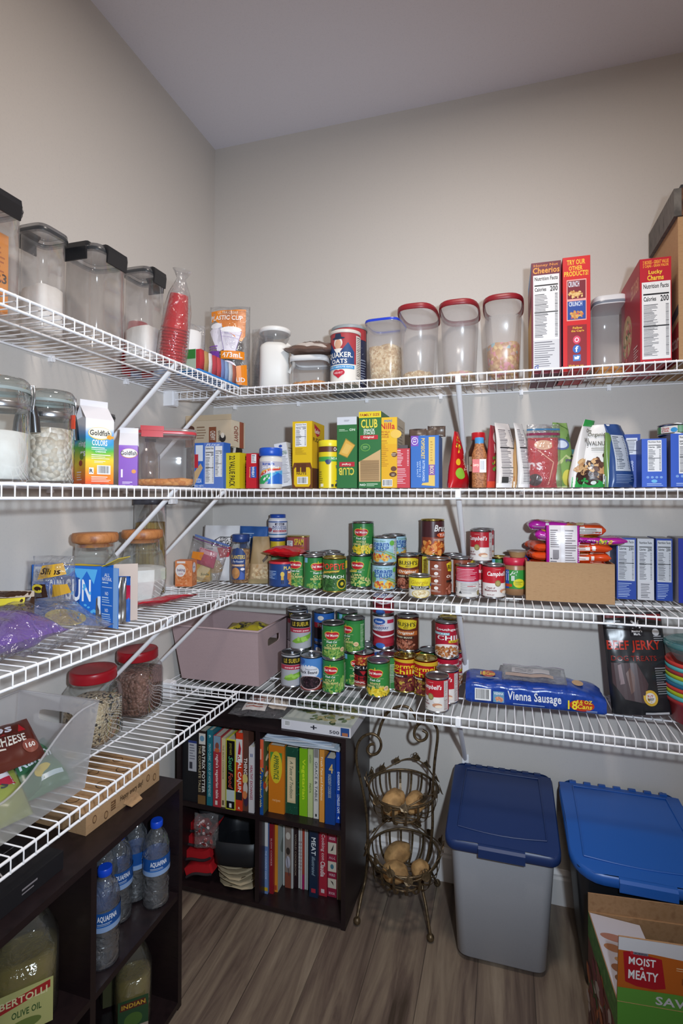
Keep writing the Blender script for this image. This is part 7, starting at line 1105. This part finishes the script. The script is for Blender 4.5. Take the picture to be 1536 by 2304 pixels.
# lower left cell: bags, dark tub, liners
for i in range(4):
    mb = MB(); R = []; n = 12
    T = Matrix.Translation((.125-.010*i, -.275+.012*i, .046+.042*i)) @ Matrix.Rotation(-.36+.05*i, 4, 'Y')
    for k in range(n+1):
        s = k/n; x = -.050+.10*s; R.append([T @ Vector((x, y, z+.006*math.sin(s*5+i))) for y, z in ((0, 0), (.0, .030), (.18, .034), (.18, 0))])
    mb.rings(R, mat('b8101c', .7), False); v = []
    o = mb.build('folded_tote', None); tag(o, 'folded red tote with dark edge, %s of the lower left pile' % ['lowest', 'second', 'third', 'topmost'][i], 'tote', 'red totes')
    m2_ = MB(); m2_.tube([T @ Vector((-.050+.10*k/n, -.002, .002+.006*math.sin(k/n*5+i))) for k in range(n+1)], .0045, mat('2a2024', .8), 6); m2_.build('edge_binding', o)
for i in range(5):
    mb = MB(); R = []; n = 16; c0 = Vector((.255-.006*i, -.195, .0215+.0140*i))
    for r, z in ((.012, 0), (.06, .001), (.085-.002*i, .008), (.086-.002*i, .0095), (.06, .0035), (.012, .002)):
        R.append([c0+Vector((r*.98*math.cos(2*PI*k/n), r*math.sin(2*PI*k/n), z+(.006*math.sin(k*1.7+i) if r > .08 else 0))) for k in range(n)])
    mb.rings(R, mat('a8977a', .8)); tag(mb.build('paper_plate'), '%s tan paper liner in the pile under the dark tub' % ['lowest', 'second', 'third', 'fourth', 'topmost'][i], 'liner', 'tan paper liners')
mb = MB(); mb.loft([(0, .076, .082), (.006, .082, .090), (.085, .088, .096), (.085, .084, .092), (.010, .078, .086)], mat('1b1c20', .45), p=5); tag(mb.build('plastic_tub', loc=(.250, -.190, .098), rz=.15), 'open charcoal plastic tub on the tan liners', 'tub')
mb = MB(); mb.lathe([(.050, 0), (.052, .004), (.040, .055), (.020, .060)], mat('2f3034', .5), 24); o = mb.build('cone_cover', loc=(.140, -.180, .220), rz=0); o.rotation_euler = (.7, -.5, 0); tag(o, 'dark cone shaped cover above the red totes', 'cover')
pouch('clear_bag', 'crumpled clear bag with reddish scraps hanging before the charcoal tub', 'bag', (.160, -.285, .150), .085, .115, .03, .2, m=BAGC, els=[('b', .5, .5, .35, .35, 26, ['7a2a2c', '8a4a48', 'b8a8a8'], .006)], seed=170, wr=.014, topn=.004, style='pillow')
# on the bookcase: zip bag of sachets and the flat game box
a = at(632, 1603, y=-.292); b = at(789, 1625, y=-.292); hgt = .030
t = thing('game_box', 'flat white game box lying on the cookbook organiser', 'box', (a.x, -.288, .5855), -.02); mb = MB()
carton(mb, b.x-a.x, .235, hgt, 'c8c6cc', front=[('r', 0, 0, 1, 1, 'd0ced4'), ('bc', .05, .35, .13, .92), ('t', .43, .35, .52, .8, '+', '2a2a34', 'b'), ('t', .70, .2, .84, .55, '500', '3a3a44', 'b'), ('r', .86, .1, .98, .95, '2a4a84'), ('r', .88, .12, .96, .45, 'a86a4a')], top=[('r', 0, 0, 1, 1, 'b8bcb4'), ('b', .6, .4, .35, .35, 60, ['4a5a3a', '8a8a58', '6a7a5a', 'a8a078'], .012), ('b', .2, .6, .2, .3, 30, ['5a6a48', '9aa088'], .01)]); mb.build('box_lid', t)
pouch('sachet_bag', 'clear bag of paper sachets lying left of the flat white game box', 'bag', (.345, -.285, .610), .21, .17, .045, 0, m=BAGC, els=[('r', .2, .1, .6, .7, 'c8c0bc'), ('n', .25, .15, .55, .6, 6, 'a05a50'), ('r', .62, .2, .9, .6, 'b8aca0')], style='pillow', seed=171, wr=.009, rot=(math.radians(-84), 0, .05))
# ------------------------------------------------------------------ on and in the left organiser
a = at(193, 1881, z=.586); b = at(358, 1755, z=.586); L_ = (Vector((b.x, b.y))-Vector((a.x, a.y))).length; rzb = math.atan2(b.y-a.y, b.x-a.x)
t = thing('meal_box', 'flat brown cardboard box printed with food drawings and Happy every day!', 'box', (a.x, a.y, .5855), rzb); K3 = '4a3524'
ic = [e for x, y in ((.1, .5), (.24, .3), (.82, .6), (.92, .4)) for e in (('e', x, y, .025, .2, '6a4c34'), ('e', x, y, .018, .14, 'a9855f'))]
mb = MB(); carton(mb, L_, .19, .046, KRAFT, front=ic+[('t', .42, .36, .74, .74, 'Happy every day!', K3, 'b'), ('r', .30, .3, .36, .75, '6a4c34'), ('n', .30, .35, .36, .7, 3, 'a9855f')], left=[('e', .3, .5, .08, .3, '6a4c34')], top=[e for x, y, s in ((.15, .4, .06), (.3, .7, .05), (.45, .3, .07), (.6, .65, .05), (.75, .35, .06), (.9, .6, .05)) for e in (('e', x, y, s, s*1.4, K3), ('e', x, y, s*.86, s*1.2, 'a9855f'))]); mb.build('box_body', t)
mb = MB(); mb.rings([[Vector((L_*.47+.045*k, -.0005-.022*math.cos(PI*(k-.5))*1.0*0-.0, 0)) for k in (0, 1)]]*1+[[Vector((L_*.50, -.020, .001)), Vector((L_*.62, -.020, .001))]], KRAFT, False, (False, False), False)
mb = MB(); mb.add([Vector(p) for p in ((L_*.46, -.0005, .012), (L_*.66, -.0005, .012), (L_*.64, -.020, .0035), (L_*.49, -.020, .0035), (L_*.46, -.0005, .010), (L_*.66, -.0005, .010), (L_*.64, -.020, .0015), (L_*.49, -.020, .0015))], [(0, 3, 2, 1), (4, 5, 6, 7), (3, 7, 6, 2), (0, 4, 7, 3), (1, 2, 6, 5)], KRAFT); mb.build('tuck_tab', t)
mb = MB(); carton(mb, .20, .19, .035, '1b1a1e', front=[('n', .55, .3, .75, .7, 2, '8a8488')], top=[('r', 0, .86, 1, 1, 'b0501c'), ('r', 0, .82, 1, .86, '8a2a20'), ('t', .2, .2, .6, .4, 'mystery', 'b8b0b0', 'i'), ('l', (.1, .55), (.9, .55), .002, '8a8488')]); tag(mb.build('book_box', loc=(.270, -1.180, .5855), rz=PI/2-.02), 'flat black box with an orange edge at the left under the wire shelf', 'box')
# water bottles
BLUEC = mat('1548c8', .35); WATER = clear('water_bottle', (.96, .975, .99), .10, (.88, .94, 1.0), 1.0, .13, .010)
AQ = [('r', 0, 0, 1, 1, '1c4f94'), ('r', 0, .0, 1, .28, '8aa4cc'), ('t', .30, .52, .70, .86, 'AQUAFINA', 'e8ecf4', 'b'), ('n', .3, .34, .66, .48, 2, 'b8c8e0'), ('p', [(0, .28), (.3, .34), (.7, .30), (1, .36), (1, .28)], '2a68b8')]
def bottle(label, x, y, z, sp=0):
    t = thing('water_bottle', label, 'bottle', (x, y, z), face_cam(x, y, sp)); r = .0315
    P = [(.020, .006), (.026, 0), (r, .008), (r*.97, .030)]
    for k in range(4): P += [(r*(.90 if k == 3 else .95), .040+k*.010), (r*.99, .045+k*.010)]
    P += [(r, .085), (r, .128), (r*.98, .133), (r, .138), (r*.97, .150), (r*.80, .168), (r*.48, .184), (.0125, .190), (.0125, .196)]
    mb = MB(); mb.lathe(P, WATER, 32, caps=(True, False)); mb.build('container', t)
    f, W = cylmap(r+.0008, .042); mb = MB(); mb.lathe([(r+.0008, .086), (r+.0008, .127)], mat('1c4f94', .3), 40, caps=(False, False)); art(mb, AQ, W, .041, lambda u, v, o: f(u, v+.086, o), step=.004, lay=.00012, rough=.3); mb.build('wrap_label', t)
    mb = MB(); mb.lathe([(.0145, .192), (.0150, .194), (.0150, .205), (.0135, .207)], BLUEC, 24); mb.build('cap', t)
ZC = .3005
for i, (u, v, lb, sp) in enumerate(((361, 2050, 'water bottle nearest the right panel of the left organiser', 10), (312, 2030, 'water bottle second from the right, turned to its white bar label', 60), (268, 2085, 'water bottle in the middle of the five', 14), (232, 2105, 'water bottle behind the nearest one, mostly hidden', 40), (236, 2187, 'water bottle nearest the camera at the divider', 10))):
    p = at(u, v, z=ZC); x, y = p.x-.022, p.y+.022; x = min(max(x, .055), .272); y = max(min(y, -.688), -.893); bottle(lb, x, y, ZC, sp)
OIL = clear('oil_plastic', (.85, .75, .25), .45, (.78, .62, .12), .9, .1, .004)
def oilbottle(label, x, y, z, els, h=.24, w=.085, capc='1a1a1a', oil='8a7418'):
    t = thing('oil_bottle', label, 'bottle', (x, y, z), face_cam(x, y, 0)); mb = MB()
    mb.loft([(0, w*.46, w*.40), (.006, w*.5, w*.44), (h*.62, w*.5, w*.44), (h*.80, w*.34, w*.32), (h*.90, w*.17, w*.17), (h*.95, w*.16, w*.16)], clear('oil_bottle_clear', (.96, .96, .92), .10, (.85, .85, .78), .9, .1, .004), p=3); mb.build('container', t)
    mb = MB(); mb.loft([(.004, w*.45, w*.39), (h*.55, w*.47, w*.41), (h*.56, w*.3, w*.3)], OIL, p=3); mb.build('oil', t)
    mb = MB(); mb.lathe([(w*.18, h*.93), (w*.18, h*.995), (w*.16, h)], mat(capc, .4), 20); mb.build('cap', t)
    mb = MB(); art(mb, els, w*.8, h*.38, face((-w*.4, -w*.47, h*.03), (1, 0, 0), (0, 0, 1), (0, -1, 0)), rough=.4); mb.build('label', t)
OE = [('r', 0, 0, 1, 1, 'b8b878'), ('p', [(.05, .6), (.95, .78), (.95, .95), (.05, .8)], 'a82c2c'), ('t', .1, .70, .9, .86, 'BERTOLLI', 'e0d8a8', 'b'), ('t', .3, .4, .8, .55, 'OLIVE OIL', '3a5a2a', 'b'), ('e', .5, .2, .3, .12, '6a7a3a')]
oilbottle('big clear oil jug with a pale label in the dark near cell', .20, -1.00, .3005, OE, h=.225, w=.12)
oilbottle('oil bottle with a green label in the lower far cell', .23, -.72, .0205, [('r', 0, 0, 1, 1, '2a4a2c'), ('p', [(.05, .72), (.95, .72), (.9, .92), (.1, .92)], '5a2a1c'), ('t', .12, .76, .9, .88, 'INDIAN', 'd0a83c', 'b'), ('e', .5, .4, .3, .2, '4a6a2c'), ('r', 0, 0, 1, .2, 'a89a8c')], h=.22, w=.085)
oilbottle('second oil bottle behind the first in the lower far cell', .14, -.68, .0205, [('r', 0, 0, 1, 1, '4a4a2c')], h=.23, w=.07)
# ================================================================== vegetable stand
BRZ = speck('aged_bronze_iron', ['51432f', '6a5840', '3c3024'], 90, .42, .3, 'NOISE', dist=.0006, metal=.6)
YS = -.195
VS = thing('vegetable_stand', 'two tier wrought iron basket stand with leaves between bookcase and bins', 'stand', (.80, YS, 0))
O = VS.location
def vt(pts, r, nm, y=YS, n=8, ext=0):
    P = [at(u, v, y=(q[0] if q else y)) for u, v, *q in pts]
    # smooth
    Q = []
    for i in range(len(P)-1):
        p0 = P[max(0, i-1)]; p1 = P[i]; p2 = P[i+1]; p3 = P[min(len(P)-1, i+2)]
        for k in range(6):
            s = k/6; Q.append(.5*((2*p1)+(p2-p0)*s+(2*p0-5*p1+4*p2-p3)*s*s+(3*p1-p0-3*p2+p3)*s**3))
    Q.append(P[-1]); mb = MB(); mb.tube([q-O for q in Q], r, BRZ, n); return mb.build(nm, VS) if nm else mb
vt([(803, 2067, -.256), (812, 2020, -.22), (822, 1975, -.18), (827, 1900), (823, 1820), (812, 1760), (802, 1715), (803, 1680), (815, 1659), (835, 1651), (852, 1660), (857, 1678), (849, 1694), (834, 1698), (826, 1688), (832, 1676), (842, 1674)], .0046, 'frame_rod')
vt([(968, 2105, -.256), (958, 2040, -.225), (950, 1990, -.19), (962, 1930, -.17), (972, 1870), (973, 1800), (977, 1720), (984, 1660), (981, 1636), (966, 1621), (945, 1627), (933, 1642), (933, 1658), (944, 1667), (957, 1662), (960, 1650), (950, 1643)], .0046, 'frame_rod')
vt([(850, 1656), (858, 1628), (872, 1603), (895, 1590), (918, 1592), (934, 1612), (940, 1630)], .0046, 'top_arch')
for u, v, y in ((803, 2074, -.256), (968, 2112, -.256)):
    mb = MB(); p = at(u, v, z=.009); mb.ball(p-O+Vector((0, 0, .003)), .0115, BRZ, 12); mb.build('ball_foot', VS)
xa, xb = at(803, 2074, z=.009).x, at(968, 2112, z=.009).x
for x in (xa+.012, xb-.008):
    mb = MB(); mb.tube([Vector((x*.85+.8*.15, YS+.05, .14))-O, Vector((x, YS+.10, .06))-O, Vector((x, YS+.155, .009))-O], .004, BRZ, 8); mb.build('rear_leg', VS); mb = MB(); mb.ball(Vector((x, YS+.155, .0115))-O, .0115, BRZ, 12); mb.build('ball_foot', VS)
def basket(z, R0, xc, dz, lb):
    b = thing('basket', None, None, (0, 0, 0)); b.parent = VS; del_ = 0
    c = Vector((xc, YS, z))-O
    mb = MB(); N_ = 48; ring = lambda r, zz: [c+Vector((r*math.cos(2*PI*k/N_), r*math.sin(2*PI*k/N_), zz)) for k in range(N_)]
    mb.tube(ring(R0, 0), .0038, BRZ, 8, closed=True); mb.tube(ring(R0*.55, -dz), .0036, BRZ, 8, closed=True); mb.build('rim_ring', b)
    for k in range(18):
        a = 2*PI*k/18+.1; ca, sa = math.cos(a), math.sin(a); t_ = Vector((-sa, ca, 0)); R = []
        for j in range(9):
            s = j/8; r = R0*(1-.45*s**1.6)+.006*math.sin(PI*s); zz = -dz*(math.sin(s*PI/2)**.9); p = c+Vector((ca*r, sa*r, zz)); nn_ = Vector((ca, sa, .4)).normalized()
            R.append([p+t_*.0038, p+t_*.0038+nn_*.0015, p-t_*.0038+nn_*.0015, p-t_*.0038])
        mb = MB(); mb.rings(R, BRZ, False); mb.build('slat', b)
    for k in range(6):
        mb = MB(); y = (k-2.5)/3*R0*.52; x = math.sqrt(max(0, (R0*.55)**2-y*y)); mb.tube([c+Vector((-x, y, -dz)), c+Vector((x, y, -dz))], .002, BRZ, 6); mb.build('base_wire', b)
    # vine with leaves over the rim
    P = []; rr = random.Random(int(z*100))
    for k in range(60):
        a = 2*PI*k/60; P.append(c+Vector((math.cos(a)*(R0+.006), math.sin(a)*(R0+.006), .010+.016*math.sin(a*3+z*9)+.012*max(0, math.sin(a)))))
    mb = MB(); mb.tube(P, .0022, BRZ, 6, closed=True)
    mb.build('vine', b)
    for k in range(14):
        a = 2*PI*(k+.3*rr.random())/14; p = c+Vector((math.cos(a)*(R0+.010), math.sin(a)*(R0+.010), .014+.016*math.sin(a*3+z*9)+.012*max(0, math.sin(a))))
        T = Matrix.Translation(p) @ Matrix.Rotation(a+PI/2, 4, 'Z') @ Matrix.Rotation(rr.uniform(-.6, .6), 4, 'Y') @ Matrix.Rotation(rr.uniform(-.5, .3), 4, 'X')
        s = .013+.004*rr.random(); pts = [(0, -.9), (.55, -.75), (.95, -.1), (.6, .35), (.2, .55), (0, 1.15), (-.2, .55), (-.6, .35), (-.95, -.1), (-.55, -.75)]
        mb = MB(); F_ = [T @ Vector((x*s, -.001-.004*(1-abs(x)), y*s)) for x, y in pts]; B_ = [T @ Vector((x*s, .0008-.004*(1-abs(x)), y*s)) for x, y in pts]; n = len(pts)
        mb.add(F_+B_, [tuple(range(n)), tuple(range(n, 2*n))[::-1]]+[(i, (i+1) % n, n+(i+1) % n, n+i) for i in range(n)], BRZ); mb.build('leaf', b)
        if k % 3 == 0:
            mb = MB(); q0 = p; mb.tube([T @ Vector((.012*math.cos(j*.8)*(1-j/14), 0, .012*math.sin(j*.8)*(1-j/14)+.006)) for j in range(12)], .0012, BRZ, 5); mb.build('tendril', b)
    return b
zr1, zr2 = .405, .203
basket(zr1, .108, .812, .075, ''); basket(zr2, .112, .815, .078, '')
POT = speck('potato_skin', ['a8804e', 'b88f5c', '947044', '7a5c38'], 26, .8, .4, 'NOISE', dist=.003)
def potato(label, x, y, z, r, s):
    mb = MB(); R = []; rot = Matrix.Rotation(s*1.3, 3, 'Z') @ Matrix.Rotation(.25*math.sin(s*5), 3, 'Y')
    for i in range(1, 16):
        a = PI*i/16-PI/2; ring = []
        for j in range(22):
            b = 2*PI*j/22; v = Vector((math.sin(a), math.cos(a)*math.cos(b), math.cos(a)*math.sin(b))); k = 1+.13*noise.noise(v*1.6+Vector((s, s, 0)))+.03*noise.noise(v*6+Vector((s, 0, 0)))
            ring.append(rot @ Vector((v.x*r[0]*k, v.y*r[1]*k, v.z*r[2]*k)))
        R.append(ring)
    mb.rings(R, POT); tag(mb.build('potato', loc=(x, y, z)), label, 'potato', None)
zb1, zb2 = zr1-.075+.0045, zr2-.078+.0045
potato('large tan potato in the upper iron basket, left', .785, -.215, zb1+.031, (.048, .036, .030), 1)
potato('potato in the upper iron basket, right, partly behind a leaf', .850, -.190, zb1+.027, (.040, .032, .026), 6)
potato('potato lying at the back left of the lower basket', .790, -.165, zb2+.045, (.046, .033, .030), 3)
potato('potato lying in front left of the lower basket', .795, -.230, zb2+.030, (.044, .033, .029), 4.6)
potato('smaller potato at the right of the lower basket', .868, -.195, zb2+.028, (.030, .027, .028), 8)
# ================================================================== lidded bins
GREYP = speck('light_grey_plastic', ['a9abb2', 'adafb6'], 300, .5, .1, 'NOISE', dist=.0003)
NAVY = mat('1c3160', .38); SKY = mat('2258a8', .34)
def flipbin(label, x0, x1, bx0, bx1, yf, yb, zf, zb, zk, yk, body, lidc, hl, byf=None, round_=.02):
    t = thing('lidded_bin', label, 'bin', ((x0+x1)/2, (yf+yb)/2, 0)); O = t.location; mb = MB(); byf = byf if byf is not None else yf+.012
    def rr(xa, xb, ya, yb_, z, r=.028, n=6, zfun=None):
        o = []
        for cx, cy, a0 in ((xb-r, yb_-r*.6, 0), (xa+r, yb_-r*.6, PI/2), (xa+r, ya+r, PI), (xb-r, ya+r, 1.5*PI)):
            for k in range(n+1): a = a0+PI/2*k/n; x = cx+r*math.cos(a); y = cy+r*math.sin(a); o.append(Vector((x, y, z if zfun is None else zfun(y)+z))-O)
        return o
    ztop = lambda y: zb+(zk-zb)*(yb-y)/(yb-yk) if y > yk else zk+(zf-zk)*(yk-y)/(yk-yf)
    mb.rings([rr(bx0+.01, bx1-.01, byf+.012, yb-.04, .004), rr(bx0, bx1, byf, yb-.035, .016), rr(x0+.015, x1-.015, yf+.018, yb-.006, -.030, zfun=ztop), rr(x0+.012, x1-.012, yf+.015, yb-.004, -.006, zfun=ztop)], body, True, (True, False)); mb.build('bin_body', t)
    mb = MB(); mb.rings([rr(x0+.002, x1-.002, yf+.002, yb, -.026, round_, zfun=ztop), rr(x0, x1, yf, yb, -.022, round_, zfun=ztop), rr(x0, x1, yf, yb, -.004, round_, zfun=ztop), rr(x0+.004, x1-.004, yf+.004, yb-.002, 0, round_, zfun=ztop)], lidc, True, (False, False))
    # lid skin, dense enough to follow the bend
    ny = 14; g = []
    for i in range(ny+1):
        y = (yf+.004)+(yb-.002-yf-.004)*i/ny; e = max(0, (round_-(y-yf))/round_); ins = round_*(1-math.sqrt(max(0, 1-e*e))) if e > 0 else 0
        g.append([Vector((x, y, ztop(y)+.0035*math.sin(PI*k/8)**.4-.0005))-O for k, x in [(k, x0+.004+ins+(x1-x0-.008-2*ins)*k/8) for k in range(9)]])
    mb.add([p for r in g for p in r], [(i*9+j, i*9+j+1, (i+1)*9+j+1, (i+1)*9+j) for i in range(ny) for j in range(8)], lidc, True)
    # raised border lines of the panel
    def rib(pts): mb.tube([Vector((x, y, ztop(y)+.0038))-O for x, y in pts], .0022, lidc, 6)
    w = x1-x0; q = .035; ys = [yb-.022-(yb-yf-.07)*k/8 for k in range(9)]
    rib([(x0+q+.008*(1-k/8), y) for k, y in enumerate(ys)]); rib([(x1-q-.008*(1-k/8), y) for k, y in enumerate(ys)]); rib([(x0+q+.008, ys[0]), (x1-q-.008, ys[0])]); rib([(x0+q+(w-2*q)*k/8, ys[-1]-.010*math.sin(PI*k/8)) for k in range(9)])
    L = mb.build('lid', t)
    for k in range(7):
        m2_ = MB(); x = x0+.045+(w-.09)*k/6; m2_.box((x-.010-O.x, yb-.004-O.y, ztop(yb)-.008), (x+.010-O.x, yb+.006-O.y, ztop(yb)+.006), lidc); m2_.build('hinge_knuckle', L)
    m2_ = MB(); xc = (x0+x1)/2; h_ = hl/2
    m2_.rings([[Vector((x, yf+a, zf+b))-O for x in (xc-h_, xc+h_)] for a, b in ((.012, .004), (-.004, .002), (-.010, -.004), (-.011, -.026), (-.007, -.030), (-.003, -.024), (.0, -.01))], lidc, False, (False, False), False)
    m2_.build('latch', t); return t
flipbin('light grey bin with a dark navy flip lid beside the iron stand', .958, 1.272, .990, 1.236, -.335, -.022, .358, .415, .392, -.19, GREYP, NAVY, .125, -.300, .03)
flipbin('black bin with a bright blue flip lid in the right corner', 1.290, 1.640, 1.335, 1.60, -.385, -.022, .372, .408, .402, -.21, mat('1d1f24', .4), SKY, .13, -.30, .075)
# ================================================================== open printed carton in front
z0 = .300; FL = at(1388, 2252, z=z0); BL = at(1313, 2040, z=z0)
dd = (Vector((BL.x, BL.y))-Vector((FL.x, FL.y))).length-.012; ang = (math.atan2(BL.y-FL.y, BL.x-FL.x)-PI/2)*.75; w = .36
t = thing('treat_carton', 'large open printed carton of dog food at the lower right corner', 'box', (FL.x, FL.y, 0), ang); KM = KRAFTIN; e = .004
mb = MB(); mb.box((0, 0, 0), (w, dd, e), KM); mb.box((0, 0, e), (w, e, z0), KM); mb.box((0, dd-e, e), (w, dd, z0), KM); mb.box((0, e, e), (e, dd-e, z0), KM); mb.box((w-e, e, e), (w, dd-e, z0), KM)
GRN = speck('leaf_print', ['5a8a3a', '3f6e2a', '6a9a48'], 40, .5, 0, 'NOISE')
art(mb, [('r', 0, 0, 1, 1, '6a3a2a'), ('r', 0, .80, 1, 1, GRN), ('p', [(0, .0), (1, .0), (1, .2), (0, .3)], '5a2a30'), ('b', .5, .4, .5, .4, 160, ['6a3430', '8a4a3c', 'b8a8a0', 'a85a2c', '3a5a2a', '4a2024', '7a2c34'], .018)], dd, z0, face((0, dd, 0), (0, -1, 0), (0, 0, 1), (-1, 0, 0)))
art(mb, [('r', 0, 0, 1, 1, 'a8551c'), ('r', 0, .42, 1, 1, '4f8a34'), ('p', [(0, .42), (.0, .35), (.5, .2), (1, .15), (1, .42)], '3a6a28'), ('p', [(0, .30), (.35, .15), (.30, 0), (0, 0)], 'b0aab0'), ('t', .20, .72, .50, .86, 'SAVE $1', 'c8c8d0', 'b')], w, z0, face((0, 0, 0), (1, 0, 0), (0, 0, 1), (0, -1, 0)))
mb.build('carton_body', t)
def cflap(o, ux, uz, w_, h_, els, back=None, m=KM):
    mb = MB(); o, ux, uz = Vector(o), Vector(ux).normalized(), Vector(uz).normalized(); n = ux.cross(uz).normalized(); P = [o, o+ux*w_, o+ux*w_+uz*h_, o+uz*h_]
    mb.add(P+[q-n*.003 for q in P], [(0, 1, 2, 3), (7, 6, 5, 4), (0, 4, 5, 1), (1, 5, 6, 2), (2, 6, 7, 3), (3, 7, 4, 0)], m)
    if els: art(mb, els, w_, h_, lambda u, v, q: o+ux*u+uz*v+n*q)
    mb.build('carton_flap', t)
fh = at(1375, 2092, y=FL.y).z-z0
cflap((0, .002, z0), (1, 0, 0), (0, -.10, 1), w, fh, [('r', 0, 0, 1, 1, 'b8601e'), ('p', [(0, 1), (0, .80), (.18, .80), (.5, .74), (1, .70), (1, 1)], 'd4d4da'), ('p', [(.025, .78), (.06, .80), (.225, .74), (.25, .30), (.19, .26), (.10, .27), (.04, .32)], 'a81424'), ('r', .075, .76, .155, .80, '7a7a88'), ('t', .085, .765, .15, .79, 'PURINA', '3a3a44', 'b'), ('e', .07, .78, .008, .028, 'c83038'), ('t', .055, .60, .195, .72, 'MOIST', 'f0f0f4', 'b'), ('t', .115, .54, .135, .58, '&', 'f0f0f4', ''), ('t', .055, .38, .21, .52, 'MEATY', 'f0f0f4', 'b'), ('r', .33, .4, .37, .5, '8a4418'), ('n', .30, .6, .38, .66, 2, 'e0b890'), ('p', [(0, .22), (.3, .24), (1, .18), (1, 0), (0, 0)], '5a963c'), ('t', .20, .02, .50, .17, 'SAVE $1', 'c8c8d0', 'b')])
cflap((0, dd, z0), (1, 0, 0), (0, .0, 1), w, .044, [])
cflap((.0, e, z0+.001), (0, 1, 0), (-.95, 0, .0), dd-2*e, .0001, []) if False else None
cflap((.002, dd-.006, z0+.0005), (0, -1, 0), (1, 0, -.12), dd-.012, .115, [('r', 0, 0, 1, 1, 'b8b4bc'), ('e', .28, .35, .05, .28, '9a6a5a'), ('e', .42, .25, .05, .18, '9a6a4a'), ('e', .55, .3, .03, .1, 'a88058'), ('e', .66, .22, .05, .14, '8a5a3a'), ('e', .78, .22, .05, .14, '7a5030')])
cflap((w-.002, .006, z0+.0005), (0, 1, 0), (-1, 0, -.12), dd-.012, .115, [('r', 0, 0, 1, 1, 'b8b4bc')])
cflap((.02, .02, .24), (1, 0, 0), (0, 1, 0), w-.04, dd-.04, []) if False else None
